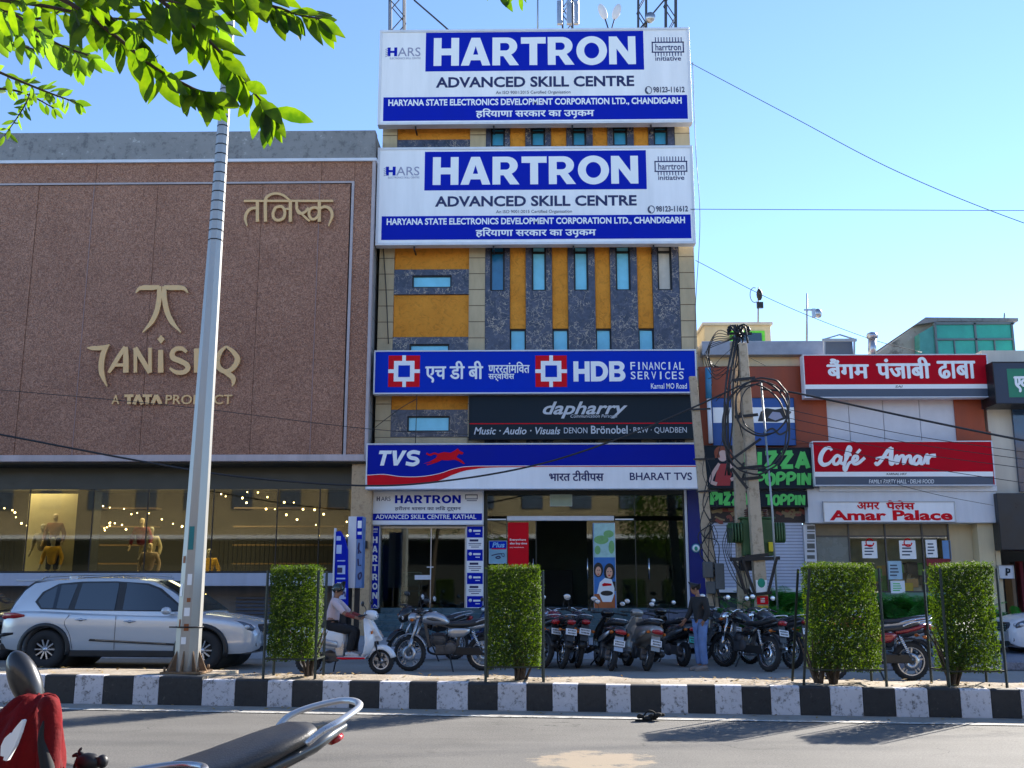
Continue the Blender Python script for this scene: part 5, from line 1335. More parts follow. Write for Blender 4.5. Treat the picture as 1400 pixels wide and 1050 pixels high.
def motorcycle(label, loc, rz, lean=-9, paint_m=None, accent=None, group='motorcycles parked in front of the shops', steer=18, rim_m=ALLOY, style='alloy', side=None, seatm=None, plate_m=PLATE, cowl=False, tailglow=1, grab=None, mirror=True, size=1.12, tail_up=0.0, bar_drop=0.0, rail_r=.013, rail_x=-.50):
    p_ = paint_m or paint('black', (.012,.012,.013,1)); ac = accent or p_
    t = thing('motorcycle', label, 'motorcycle', loc, rz, group, world=False); t.rotation_euler = (R(lean), 0, rz); t.scale = (size,)*3
    Ms = steer_m(.42, .95, steer)
    Mt = Matrix(((1,0,0,0),(0,1,0,0),(-tail_up,0,1,.25*tail_up),(0,0,0,1))); Mh = Matrix.Translation((0, 0, -bar_drop)) @ Ms
    wheel(t, -.64, .30, .095, rim_m, 5 if style == 'alloy' else 28, None, style)
    wheel(t, .64, .30, .08, rim_m, 5 if style == 'alloy' else 28, Ms, style)
    b = MB()
    for s in (-1, 1): b.cyl((.645, s*.085, .30), (.47, s*.085, .92), .024, n=10); b.cyl((.645, s*.085, .30), (.575, s*.085, .55), .034, n=10)
    b.bar((.47, -.12, .92), (.47, .12, .92), .06, .03); b.cyl((.645,-.1,.3),(.645,.1,.3),.02,n=8)
    b.build('fork', CHROME if style != 'alloy' else ALLOY, t, M=Ms)
    b = MB(); rs = []
    for k in range(13):
        a = R(20 + 140*k/12); rs.append([(.64 + q*math.cos(a), yy, .30 + q*math.sin(a)) for q, yy in ((.322,-.062),(.338,-.045),(.345,0),(.338,.045),(.322,.062),(.318,.04),(.325,0),(.318,-.04))])
    b.rings(rs, 0, True); b.build('front_fender', p_, t, M=Ms)
    b = MB()
    if cowl: b.se([(.72, .86, .03, .05, 2.2), (.68, .88, .10, .11, 2.4), (.58, .93, .13, .15, 2.5), (.48, .99, .10, .10, 2.4), (.44, 1.0, .05, .05, 2)], 18)
    else: b.se([(.66, .90, .075, .08, 2), (.64, .90, .09, .095, 2), (.56, .90, .085, .09, 2), (.50, .90, .05, .05, 2)], 18)
    hl = b.build('headlight_cowl', p_ if cowl else CHROME if style != 'alloy' else p_, t, M=Ms)
    b = MB(); b.ell((.685 if cowl else .66, 0, .875 if cowl else .90), (.035, .08, .07), 16, 8); b.build('headlight', LENS, hl, M=Ms)
    b = MB(); b.tube(catmull([(.33, -.37, 1.0), (.36, -.25, 1.03), (.43, -.12, 1.04), (.44, 0, 1.0), (.43, .12, 1.04), (.36, .25, 1.03), (.33, .37, 1.0)], 6), .011, 8)
    hb = b.build('handlebar', CHROME, t, M=Mh)
    b = MB()
    for s in (-1, 1):
        b.mark(); b.cyl((.362, s*.25, 1.03), (.33, s*.38, .998), .018, n=10); b.tube(catmull([(.40, s*.22, 1.03), (.42, s*.30, 1.02), (.40, s*.40, .99)], 4), .007, 6); b.box(.35, .41, s*.20-.03, s*.20+.03, 1.01, 1.06)
    b.build('grip', BLACKP, hb, M=Mh)
    b = MB(); b.box(.44, .53, -.09, .09, 1.0, 1.07); b.build('instrument_panel', BLACKP, t, M=Mh, bev=.02)
    for s in (-1, 1):
        b = MB(); b.bar((.55, s*.08, .86), (.55, s*.17, .86), .015, .015); b.ell((.55, s*.19, .86), (.04, .035, .028), 10, 6); b.build('indicator', AMBER, t, M=Ms)
        b = MB(); b.bar((-.83, s*.06, .68), (-.83, s*.14, .68), .015, .015); b.ell((-.83, s*.16, .68), (.04, .035, .028), 10, 6); b.build('indicator', AMBER, t)
    if mirror: mirrors(t, .37, 1.05, .21, Ms)
    b = MB(); b.se([(.45, .88, .035, .03, 2.2), (.42, .89, .085, .07, 2.5), (.34, .90, .125, .10, 2.6), (.20, .90, .14, .11, 2.6), (.06, .87, .11, .085, 2.5), (-.04, .82, .07, .05, 2.2)], 24)
    tk = b.build('fuel_tank', p_, t)
    b = MB(); b.cyl((.22, 0, 1.0), (.22, 0, 1.018), .035, n=14); b.build('filler_cap', CHROME, tk)
    if accent is not None:
        b = MB()
        for s in (-1, 1): b.mark(); b.se([(.36, .91, .004, .012, 2), (.25, .90, .006, .03, 2), (.10, .87, .004, .008, 2)], 8, y0=s*.139)
        b.build('decal', ac, tk)
    b = MB(); b.se([(.04, .80, .055, .035, 2.4), (-.04, .80, .085, .045, 2.8), (-.22, .795, .115, .05, 3), (-.42, .81, .125, .055, 3), (-.60, .845, .115, .05, 3), (-.74, .875, .095, .04, 2.8), (-.80, .88, .06, .025, 2.4)], 22)
    b.build('seat', seatm or SEATM, t, M=Mt)
    b = MB()
    for s in (-1, 1): b.mark(); b.se([(-.02, .66, .02, .06, 2.4), (-.12, .66, .03, .085, 2.6), (-.30, .67, .03, .075, 2.6), (-.40, .70, .015, .03, 2.2)], 14, y0=s*.11)
    b.build('side_panel', side or p_, t)
    b = MB(); b.se([(-.40, .745, .09, .05, 2.6), (-.60, .775, .095, .05, 2.6), (-.80, .82, .075, .045, 2.4), (-.95, .86, .03, .02, 2.2)], 18); b.build('tail_cowl', side or p_, t, M=Mt)
    b = MB(); b.se([(-.985, .835, .055, .03, 2.6), (-.95, .83, .075, .042, 2.8), (-.90, .82, .075, .045, 2.6)], 16); b.build('tail_light', REDLENS, t, M=Mt)
    b = MB(); rs = []
    for k in range(10):
        a = R(62 + 105*k/9); rs.append([(-.64 + q*math.cos(a), yy, .30 + q*math.sin(a)) for q, yy in ((.335,-.075),(.355,-.06),(.362,0),(.355,.06),(.335,.075),(.33,.05),(.345,0),(.33,-.05))])
    b.rings(rs, 0, True); b.bar((-.90, 0, .78), (-.98, 0, .50), .14, .012, up=(1,0,0)); b.build('rear_fender', BLACKP, t)
    plate(t, -.985, .66, plate_m)
    b = MB(); b.tube(catmull([(rail_x, -.12, .84 + .1*(-.5-rail_x)), (rail_x*.6-.344, -.13, .895 + .05*(-.5-rail_x)), (-.86, -.12, .93), (-.97, -.07, .95), (-1.0, 0, .955), (-.97, .07, .95), (-.86, .12, .93), (rail_x*.6-.344, .13, .895 + .05*(-.5-rail_x)), (rail_x, .12, .84 + .1*(-.5-rail_x))], 5), rail_r, 10)
    b.build('grab_rail', grab or ALLOY, t, M=Mt)
    b = MB()
    b.box(-.16, .20, -.12, .12, .30, .46); b.se([(.28, .52, .05, .09, 2.6), (.22, .53, .09, .12, 3), (.08, .53, .09, .12, 3), (.02, .52, .05, .08, 2.4)], 16)
    for k in range(7): b.box(.03, .27, -.10, .10, .45 + k*.03, .458 + k*.03)
    for s in (-1, 1): b.cyl((-.06, s*.11, .40), (-.06, s*.145, .40), .10, n=22)
    b.bar((.40, 0, .86), (.30, 0, .40), .05, .05); b.bar((.36, 0, .84), (-.30, 0, .72), .06, .06); b.bar((-.25, 0, .72), (-.16, 0, .38), .06, .05)
    b.build('engine', ENG, t, bev=.012)
    b = MB()
    for s in (-1, 1): b.bar((-.18, s*.10, .36), (-.66, s*.10, .30), .03, .045)
    b.box(-.62, -.10, .105, .13, .28, .42); b.build('swingarm', BLACKP, t, bev=.01)
    b = MB()
    for s in (-1, 1):
        b.mark(); b.cyl((-.60, s*.125, .36), (-.44, s*.115, .70), .014, n=8)
        for k in range(9): 
            q = Vector((-.60, s*.125, .36)).lerp(Vector((-.44, s*.115, .70)), .25 + k*.08); b.cyl(q, q + Vector((.006, 0, .013)), .032, n=12)
    b.build('shock_absorber', CHROME, t)
    b = MB(); b.tube(catmull([(.26, -.06, .44), (.34, -.10, .36), (.26, -.14, .27), (.0, -.16, .26), (-.2, -.17, .30)], 5), .020, 10)
    b.tube([(-.18, -.17, .29), (-.26, -.18, .31), (-.78, -.20, .40), (-.84, -.20, .41)], [.025, .05, .052, .035], 14); b.build('exhaust', CHROME if style != 'alloy' else BLACKP, t)
    b = MB(); b.bar((-.12, -.16, .30), (-.12, -.28, .30), .03, .025); b.mark(); b.bar((-.12, .14, .30), (-.12, .28, .30), .03, .025); b.mark(); b.bar((-.40, -.14, .42), (-.40, -.24, .42), .03, .02); b.mark(); b.bar((-.40, .14, .42), (-.40, .24, .42), .03, .02); b.build('footrest', BLACKP, t)
    b = MB(); s = 1 if lean < 0 else 1
    b.bar((-.05, .12, .30), (-.12, .30, .02), .02, .02); b.build('kickstand', BLACKP, t)
    return t

def scooter(label, loc, rz, lean=-8, paint_m=None, group='scooters parked in front of the shops', steer=12, plate_m=PLATE, tail=None, under=None, dark_rear=False, mirror=True, box=False, spare=False):
    p_ = paint_m or paint('black', (.012,.012,.013,1)); un = under or BLACKP
    t = thing('scooter', label, 'scooter', loc, rz, group, world=False); t.rotation_euler = (R(lean), 0, rz); t.scale = (1.1,)*3
    Ms = steer_m(.48, .9, steer)
    wheel(t, -.63, .225, .10, ALLOY, 5); wheel(t, .63, .225, .095, ALLOY, 5, Ms)
    b = MB(); b.se([(.02, .58, .10, .16, 2.6), (-.05, .58, .15, .19, 2.8), (-.30, .60, .19, .19, 2.7), (-.55, .64, .19, .165, 2.6), (-.75, .68, .165, .13, 2.5), (-.90, .71, .12, .085, 2.4), (-.97, .72, .07, .045, 2.2)], 26)
    b.build('rear_body', p_, t)
    b = MB()
    for s in (-1, 1): b.mark(); b.se([(-.10, .50, .015, .05, 2.2), (-.40, .56, .02, .055, 2.4), (-.80, .655, .015, .03, 2.2)], 12, y0=s*.185)
    b.build('side_panel', un, t)
    b = MB(); b.se([(.06, .765, .07, .025, 2.4), (.0, .785, .12, .045, 2.8), (-.25, .79, .15, .045, 3), (-.45, .825, .15, .05, 3), (-.68, .85, .13, .045, 2.8), (-.76, .85, .08, .03, 2.4)], 22); b.build('seat', SEATM, t)
    b = MB(); b.box(-.10, .40, -.17, .17, .255, .30); b.bar((.36, 0, .26), (.45, 0, .34), .34, .03); b.build('floorboard', un, t, bev=.015)
    b = MB(); b.prism([(-.12, .30), (-.20, .55), (-.05, .60), (.02, .52), (.0, .30)], -.13, .13); b.build('centre_cover', un, t, bev=.02)
    # front apron: lofted shield
    rs = []
    for (z, x, hx, hy) in ((.28, .40, .025, .15), (.38, .46, .035, .19), (.52, .49, .05, .205), (.66, .48, .055, .19), (.80, .455, .06, .15), (.90, .435, .05, .10), (.94, .43, .03, .06)):
        rs.append([(x + hx*math.copysign(abs(math.cos(a))**.8, math.cos(a)) - .10*(abs(math.sin(a))**2), hy*math.sin(a), z) for a in [2*PI*k/22 for k in range(22)]])
    b = MB(); b.rings(rs, 0, True); ap = b.build('front_apron', p_, t)
    rs = [[(x - .03, -hw, z + .02), (x, -hw*.35, z), (x, hw*.35, z), (x - .03, hw, z + .02), (.40, hw*.9, z + .02), (.40, -hw*.9, z + .02)] for x, z, hw in ((.45,.92,.075),(.50,.86,.10),(.57,.74,.115),(.64,.62,.085),(.655,.575,.04),(.60,.545,.03))]
    b = MB(); b.rings(rs, 0, False); b.build('nose_panel', p_, ap, bev=.015)
    b = MB(); b.bar((.585, 0, .735), (.655, 0, .62), .04, .02, up=(1,0,1)); b.build('apron_trim', un, ap)
    for s in (-1, 1):
        b = MB(); b.ell((.485, s*.12, .70), (.02, .035, .03), 10, 6); b.build('indicator', AMBER, ap)
    b = MB(); rs = []
    for k in range(12):
        a = R(15 + 150*k/11); rs.append([(.63 + q*math.cos(a), yy, .225 + q*math.sin(a)) for q, yy in ((.20,-.085),(.255,-.07),(.275,0),(.255,.07),(.20,.085),(.19,.07),(.25,0),(.19,-.07))])
    b.rings(rs, 0, True); b.build('front_fender', p_, t, M=Ms)
    b = MB()
    for s in (-1, 1): b.cyl((.63, s*.07, .225), (.53, s*.07, .55), .02, n=8)
    b.build('fork', BLACKP, t, M=Ms)
    b = MB(); b.se([(.55, .97, .05, .05, 2.2), (.52, .98, .10, .075, 2.4), (.44, .99, .13, .085, 2.5), (.36, 1.0, .11, .065, 2.4), (.32, 1.0, .06, .035, 2.2)], 20)
    hc = b.build('headlight_cowl', p_, t, M=Ms)
    b = MB(); b.ell((.535, 0, .965), (.03, .085, .05), 14, 8); b.build('headlight', LENS, hc, M=Ms)
    b = MB()
    for s in (-1, 1): b.mark(); b.cyl((.40, s*.10, 1.0), (.34, s*.36, .99), .012, n=8); b.cyl((.362, s*.25, .992), (.335, s*.37, .988), .018, n=10); b.tube([(.41, s*.2, 1.0), (.42, s*.3, .99), (.38, s*.38, .985)], .007, 6)
    b.build('handlebar', BLACKP, t, M=Ms)
    if mirror: mirrors(t, .39, 1.0, .20, Ms, .19, (.06, .045))
    b = MB(); b.se([(-.985, .70, .06, .03, 2.4), (-.95, .695, .10, .045, 2.6), (-.90, .69, .11, .045, 2.6)], 16); b.build('tail_light', tail or REDLENS, t)
    for s in (-1, 1):
        b = MB(); b.ell((-.86, s*.15, .67), (.05, .03, .03), 10, 6); b.build('indicator', AMBER, t)
    b = MB(); b.bar((-.86, 0, .62), (-.95, 0, .36), .16, .015, up=(1,0,0)); b.build('rear_fender', un, t)
    plate(t, -.945, .50, plate_m, 14)
    b = MB(); b.tube(catmull([(-.45, -.15, .84), (-.62, -.16, .87), (-.82, -.12, .90), (-.90, 0, .91), (-.82, .12, .90), (-.62, .16, .87), (-.45, .15, .84)], 5), .014, 8); b.build('grab_rail', ALLOY if not dark_rear else BLACKP, t)
    b = MB(); b.box(-.66, -.14, .06, .16, .20, .36); b.cyl((-.63, -.05, .225), (-.63, .15, .225), .06, n=16); b.cyl((-.30, .10, .28), (-.30, .18, .28), .11, n=20); b.build('engine', ENG, t, bev=.015)
    b = MB(); b.tube([(-.25, -.11, .26), (-.38, -.16, .27), (-.46, -.17, .29), (-.80, -.18, .33), (-.86, -.18, .34)], [.02, .022, .055, .058, .04], 14); b.build('exhaust', BLACKP, t)
    b = MB(); b.cyl((-.60, -.11, .30), (-.52, -.10, .58), .025, n=10); b.build('shock_absorber', CHROME, t)
    b = MB(); b.bar((-.18, .14, .26), (-.26, .30, .02), .02, .02); b.bar((-.3, -.12, .2), (-.38, -.16, .06), .02, .02); b.build('kickstand', BLACKP, t)
    return t

def spot(px, py, z=0.0):
    p = gnd(px, py, z); return (p.x, p.y, z)
def place(px, py, rz, dx):
    """origin for a two wheeler whose wheel at local x = dx touches the ground seen at (px, py)"""
    p = gnd(px, py); a = R(rz); return (p.x - dx*math.cos(a), p.y - dx*math.sin(a), 0)
BLK = paint('black', (.012,.012,.013,1)); SIL = paint('silver', (.42,.43,.45,1), .7, .3); WHT = paint('white', (.72,.73,.75,1), 0, .25)
GRYB = paint('warm_grey', (.30,.29,.27,1), .4, .3); DGR = paint('dark_grey', (.06,.065,.07,1), .5, .3); REDP = paint('dark_red', (.22,.012,.018,1), .3, .2); BLUP = paint('dark_blue', (.02,.05,.14,1), .5, .25)
ws = scooter('white scooter carrying the rider beside the first hedge', place(516, 922, -3, .63), R(-3), 0, WHT, 'scooters in the street', -6, under=mat('silver_trim', (.4,.4,.42,1), .35, .6))
b = MB()
for s in (-1, 1): b.mark(); b.se([(.38, .275, .012, .014, 2), (.0, .27, .012, .02, 2), (-.1, .28, .01, .01, 2)], 8, y0=s*.172)
b.build('red_stripe', REDV, ws)
motorcycle('silver motorcycle parked side on between two hedges', place(566, 917, 183, .64), R(183), -5, SIL, DGR, steer=-22, side=SIL, rim_m=mat('bright_alloy', (.55,.56,.58,1), .3, .8), plate_m=PLATE)
motorcycle('black motorcycle with nose hidden behind the silver one', place(548, 905, 215, .64), R(215), -7, BLK, steer=20, cowl=True)
scooter('dark blue scooter half hidden behind the hedge at the steps', place(655, 893, 235, .63), R(235), -6, BLUP, steer=-15)
motorcycle('black motorcycle with a red tank just right of the middle hedge', place(766, 914, 104, -.64), R(104), 8, REDP, rim_m=CHROME, style='wire', side=BLK, steer=16)
motorcycle('black motorcycle with a big square tail lamp by the middle hedge', place(789, 913, 94, -.64), R(94), 9, BLK, steer=10)
motorcycle('dark motorcycle mostly hidden by the middle hedge', place(738, 913, 122, -.64), R(122), 8, DGR, steer=12)
scooter('black scooter with silver rear panel below the family poster', place(834, 917, 98, -.63), R(98), 11, BLK, steer=14, under=SIL, dark_rear=False)
scooter('warm grey scooter with red tail lamp beside the black one', place(882, 917, 102, -.63), R(102), 11, GRYB, steer=10, under=GRYB)
scooter('black scooter with teal number plate in front of the standing man', place(931, 911, 112, -.63), R(112), 9, BLK, steer=12, plate_m=PLATEG, under=DGR)
motorcycle('black motorcycle behind the standing man in jeans', place(990, 908, 98, -.64), R(100), 8, BLK, steer=10)
motorcycle('black motorcycle with chrome grab rail right of the man', place(1047, 918, 117, -.64), R(117), 8, BLK, rim_m=CHROME, style='wire', steer=14, grab=CHROME)
motorcycle('last black motorcycle of the row near the concrete poles', place(1080, 914, 115, -.64), R(115), 8, DGR, rim_m=CHROME, style='wire', steer=10, grab=CHROME)
motorcycle('dark red motorcycle parked side on between the two right hedges', place(1240, 931, 183, -.64), R(183), -3, REDP, AMBER, steer=-10, side=REDP, grab=CHROME)
scooter('white scooter parked behind the dark red motorcycle', place(1225, 905, 170, -.2), R(170), -5, WHT, steer=10)

# ================================================================ CARS
def bool_cut(o, cyls):
    for (x, z, r, y0, y1) in cyls:
        cb_ = MB(); cb_.cyl((x, y0, z), (x, y1, z), r, n=40); cu = cb_.build('cutter', DARKM)
        m_ = o.modifiers.new('cut', 'BOOLEAN'); m_.object = cu; m_.operation = 'DIFFERENCE'; m_.solver = 'EXACT'
        dg = bpy.context.evaluated_depsgraph_get(); me = bpy.data.meshes.new_from_object(o.evaluated_get(dg), depsgraph=dg)
        o.modifiers.clear(); old = o.data; o.data = me; bpy.data.meshes.remove(old)
        bpy.data.objects.remove(cu)
def suv(label, loc, rz, paint_m):
    t = thing('suv', label, 'car', loc, rz, 'cars in the street', world=False)
    XF, XR, WR = 1.42, -1.45, .365
    ST = [(-2.36,.50,.86,.90,.74),(-2.31,.40,.96,1.0,.84),(-2.2,.34,1.04,1.07,.90),(-1.9,.29,1.07,1.10,.925),(-1.45,.27,1.06,1.10,.94),(-.8,.25,1.03,1.08,.93),(0,.25,1.01,1.07,.925),(.8,.25,.99,1.07,.925),(1.15,.25,.985,1.075,.93),(1.42,.26,.975,1.06,.935),(1.8,.27,.93,1.0,.92),(2.1,.28,.86,.93,.875),(2.27,.31,.78,.84,.80),(2.36,.37,.66,.70,.68),(2.39,.44,.54,.56,.60)]
    rs = []
    for (x, zb, zs, zc, w_) in ST:
        half = [(0, zb), (w_*.6, zb), (w_*.93, zb+.03), (w_*.985, zb+.12), (w_, zb+.28), (w_*.985, (zb+zs)/2+.08), (w_*.995, zs-.10), (w_*.97, zs-.02), (w_*.90, zs+.02), (w_*.6, (zs+zc)/2+.02), (0, zc)]
        rs.append([(x, y, z) for y, z in half] + [(x, -y, z) for y, z in half[-2:0:-1]])
    b = MB(); b.rings(rs, 0, True)
    body = b.build('body', paint_m)
    bool_cut(body, [(XF, WR+.01, .425, -1.2, -.62), (XF, WR+.01, .425, .62, 1.2), (XR, WR+.01, .425, -1.2, -.62), (XR, WR+.01, .425, .62, 1.2)])
    body.parent = t
    es = body.modifiers.new('split', 'EDGE_SPLIT'); es.split_angle = R(35)
    # greenhouse
    GS = [(-2.22,1.08,.83,.80),(-2.14,1.30,.83,.75),(-2.02,1.50,.84,.70),(-1.86,1.64,.845,.665),(-1.5,1.70,.85,.655),(-.9,1.735,.855,.66),(-.3,1.74,.86,.665),(.1,1.715,.86,.665),(.42,1.655,.86,.66),(.75,1.48,.85,.69),(1.05,1.27,.845,.74),(1.30,1.075,.83,.80)]
    zb = 1.0
    rs = []
    for (x, zt, wb, wt) in GS:
        half = [(0, zb-.1), (wb, zb-.1), (wb, zb), (wb + (wt-wb)*.5, zb + (max(zt-.07, zb+.01)-zb)*.5), (wt, max(zt-.07, zb+.01)), (wt-.035, max(zt-.025, zb+.015)), (wt*.6, zt), (0, zt+.012)]
        rs.append([(x, y, z) for y, z in half] + [(x, -y, z) for y, z in half[-2:0:-1]])
    b = MB(); b.rings(rs, 0, True); gh = b.build('roof', paint_m, t)
    es = gh.modifiers.new('split', 'EDGE_SPLIT'); es.split_angle = R(38)
    def gi(x, i):
        for k in range(len(GS) - 1):
            if GS[k][0] <= x <= GS[k+1][0]:
                u = (x - GS[k][0]) / (GS[k+1][0] - GS[k][0]); return GS[k][i] + (GS[k+1][i] - GS[k][i]) * u
        return GS[0][i] if x < GS[0][0] else GS[-1][i]
    def ys(x, z):
        zt = gi(x, 1) - .07; u = min(max((z - zb) / max(zt - zb, .01), 0), 1); return gi(x, 2) + (gi(x, 3) - gi(x, 2)) * u
    def sidepanel(poly, off, name, m_, par, th=.006):
        xs_ = sorted(set([p[0] for p in poly] + [min(p[0] for p in poly) + (max(p[0] for p in poly) - min(p[0] for p in poly))*k/16 for k in range(17)]))
        def span(x):
            zz = []
            for i in range(len(poly)):
                (xa, za), (xb, zb_) = poly[i], poly[(i+1) % len(poly)]
                if min(xa, xb) - 1e-9 <= x <= max(xa, xb) + 1e-9:
                    zz += [za, zb_] if abs(xb - xa) < 1e-9 else [za + (zb_ - za)*(x - xa)/(xb - xa)]
            return min(zz), max(zz)
        b = MB(); rows = 5
        for s in (-1, 1):
            b.mark(); vs = []
            for x in xs_:
                lo, hi = span(x)
                for j in range(rows): z = lo + (hi - lo)*j/(rows-1); vs.append((x, s*(ys(x, z) + off), z))
            b.add(vs, [(i*rows+j, (i+1)*rows+j, (i+1)*rows+j+1, i*rows+j+1) for i in range(len(xs_)-1) for j in range(rows-1)], 0, True)
        return b.build(name, m_, par)
    sidepanel([(-1.62,1.12),(-1.50,1.12),(-1.02,1.10),(1.10,1.08),(.98,1.18),(.55,1.52),(.30,1.615),(-.3,1.655),(-.95,1.65),(-1.38,1.61),(-1.66,1.45),(-1.76,1.26)], .010, 'window_surround', BLACKP, t)
    sidepanel([(-1.60,1.145),(-1.10,1.13),(-1.02,1.60),(-1.36,1.585),(-1.60,1.44),(-1.70,1.27)], .016, 'rear_quarter_window', CARGL, t)
    sidepanel([(-.98,1.125),(-.22,1.11),(-.24,1.625),(-.93,1.62)], .016, 'rear_window', CARGL, t)
    sidepanel([(-.08,1.11),(1.03,1.10),(.92,1.19),(.50,1.50),(.28,1.585),(-.09,1.625)], .016, 'front_window', CARGL, t)
    # windscreen and rear screen
    b = MB(); rs = []
    for (x, zt, wb, wt) in GS[8:12]:
        rs.append([(x + .012, wt*u, zt + .010*(1-abs(u)) + .012) for u in (-.93, -.6, -.3, 0, .3, .6, .93)])
    vs = [p for r_ in rs for p in r_]; b.add(vs, [(i*7+k, i*7+k+1, (i+1)*7+k+1, (i+1)*7+k) for i in range(3) for k in range(6)], 0, True)
    b.build('windscreen', CARGL, t)
    b = MB(); rs = []
    for (x, zt, wb, wt) in GS[0:4]: rs.append([(x - .02, wt*u, zt + .01) for u in (-.92, -.5, 0, .5, .92)])
    vs = [p for r_ in rs for p in r_]; b.add(vs, [(i*5+k, i*5+k+1, (i+1)*5+k+1, (i+1)*5+k) for i in range(3) for k in range(4)], 0, True)
    b.build('rear_screen', CARGL, t)
    b = MB(); b.box(-2.25, -1.85, -.62, .62, 1.655, 1.69); b.build('spoiler', paint_m, t, bev=.015)
    b = MB()
    for s in (-1, 1): b.mark(); b.tube(catmull([(-1.75, s*.60, 1.69), (-1.6, s*.60, 1.745), (-.6, s*.61, 1.785), (.1, s*.61, 1.765), (.25, s*.61, 1.72)], 5), .018, 8)
    b.build('roof_rail', ALLOY, t)
    b = MB(); b.ell((-1.45, 0, 1.74), (.09, .03, .07), 10, 6); b.build('roof_antenna', paint_m, t)
    for x in (XF, XR):
        for s in (-1, 1):
            b = MB(); b.lathe([(.19, .09), (.30, .095), (.345, .085), (.365, .05), (.365, -.10), (.33, -.12), (.19, -.12)], (x, 0, WR), 'Y', 40, closed=True)
            M_ = Matrix.Translation((0, s*.80, 0)) @ (Matrix.Identity(4) if s > 0 else Matrix.Scale(-1, 4, (0,1,0)))
            w_ = b.build('wheel', RUBBER, t, M=M_)
            b = MB(); b.lathe([(.225, .08), (.245, .092), (.245, .03), (.225, .03)], (x, 0, WR), 'Y', 40, closed=True); b.cyl((x, .03, WR), (x, .078, WR), .045, n=18)
            for k in range(10):
                a = 2*PI*k/10; d = Vector((math.cos(a), 0, math.sin(a))); b.bar(Vector((x, .06, WR)) + d*.03, Vector((x, .075, WR)) + d*.235, .026, .022, up=(0,1,0))
            b.build('rim', mat('bright_machined_alloy', (.62,.63,.66,1), .25, .85), w_, M=M_)
            b = MB(); b.cyl((x, .0, WR), (x, .028, WR), .235, n=32); b.build('brake_drum', DARKM, w_, M=M_)
        b = MB(); b.cyl((x, -.72, WR), (x, .72, WR), .41, n=32); b.build('wheel_well', DARKI, t)
        b = MB()
        for s in (-1, 1):
            b.mark(); rs = []
            for k in range(21):
                a = R(-14 + 208*k/20); rs.append([(x + q*math.cos(a), s*yy, WR + .01 + q*math.sin(a)) for q, yy in ((.415,.90),(.415,.945),(.43,.951),(.485,.947),(.49,.93),(.49,.90))])
            b.rings(rs, 0, True)
        b.build('arch_cladding', BLACKP, t)
    b = MB(); b.box(-1.0, .98, -.925, .925, .235, .36); b.mark(); b.box(-2.32, -1.9, -.84, .84, .33, .47); b.build('sill_cladding', BLACKP, t, bev=.02)
    b = MB()
    for s in (-1, 1): b.mark(); b.prism([(-.62, .53), (-.60, .57), (1.02, .49), (.95, .455)], s*.925, s*.945)
    dm = b.build('door_moulding', BLACKP, t)
    b = MB()
    for s in (-1, 1): b.mark(); b.prism([(-.50, .547), (-.50, .56), (.80, .497), (.80, .484)], s*.946, s*.952)
    b.build('chrome_strip', CHROME, dm)
    # panel gaps
    b = MB()
    def seam(pts):
        for s in (-1, 1):
            P = catmull([(x, 0, z) for x, z in pts], 6)
            q = []
            for p in P:
                k = max(i for i in range(len(ST)) if ST[i][0] <= p.x); k = min(k, len(ST)-2); u = (p.x-ST[k][0])/(ST[k+1][0]-ST[k][0])
                w_ = ST[k][4] + (ST[k+1][4]-ST[k][4])*u; zs = ST[k][2] + (ST[k+1][2]-ST[k][2])*u; zbb = ST[k][1] + (ST[k+1][1]-ST[k][1])*u
                f_ = .985 if p.z < zbb+.12 else 1.0 - .015*max(0, (p.z - zbb - .28)/max((zs-zbb)/2-.2, .05)) if p.z < (zbb+zs)/2+.08 else .99
                q.append((p.x, s*(w_*f_ + .0015), p.z))
            b.tube(q, .0045, 5)
    seam([(-.16,1.0),(-.16,.7),(-.15,.37)]); seam([(-1.02,1.02),(-1.10,.86),(-.98,.62),(-.92,.37)]); seam([(1.02,.98),(1.06,.7),(.98,.40)])
    b.build('door_seam', DARKM, t)
    for (x, z) in ((-.80, .93), (.10, .90)):
        for s in (-1, 1):
            b = MB(); b.ell((x, s*.93, z), (.12, .022, .018), 14, 8); b.ell((x, s*.925, z - .005), (.05, .015, .03), 12, 6); b.build('door_handle', CHROME, t)
    for s in (-1, 1):
        b = MB(); b.ell((.80, s*1.03, 1.10), (.085, .11, .075), 16, 10); b.bar((.86, s*.86, 1.05), (.83, s*.98, 1.07), .05, .04); b.build('door_mirror', paint_m, t)
        b = MB(); b.ell((-2.22, s*.78, .98), (.12, .14, .075), 16, 10); b.se([(-2.25,1.0,.01,.05,2.2),(-2.05,1.0,.014,.055,2.4),(-1.86,1.0,.004,.02,2)], 10, y0=s*.925); b.build('tail_light', REDLENS, t)
        b = MB()
        b.se([(1.72,.92,.010,.02,2.2),(1.9,.87,.03,.06,2.4),(2.10,.82,.06,.075,2.5),(2.24,.79,.07,.06,2.4),(2.30,.76,.05,.035,2.2)], 14, y0=s*.77)
        hl = b.build('headlight', mat('smoked_headlight', (.10,.12,.15,1), .06, .3, var=0, coat=.8), t)
        b = MB(); b.ell((2.27, s*.70, .79), (.05, .06, .045), 12, 8); b.ell((2.2, s*.83, .80), (.05, .045, .04), 12, 8); b.build('lens', LENS, hl)
        b = MB(); b.se([(2.13,.50,.02,.05,2.4),(2.28,.49,.10,.075,2.6),(2.34,.48,.09,.06,2.4)], 14, y0=s*.62); fl = b.build('fog_lamp', BLACKP, t)
        b = MB(); b.bar((2.20, s*.80, .56), (2.37, s*.56, .55), .012, .014); b.ell((2.35, s*.60, .49), (.02, .035, .035), 10, 6); b.build('trim', CHROME, fl)
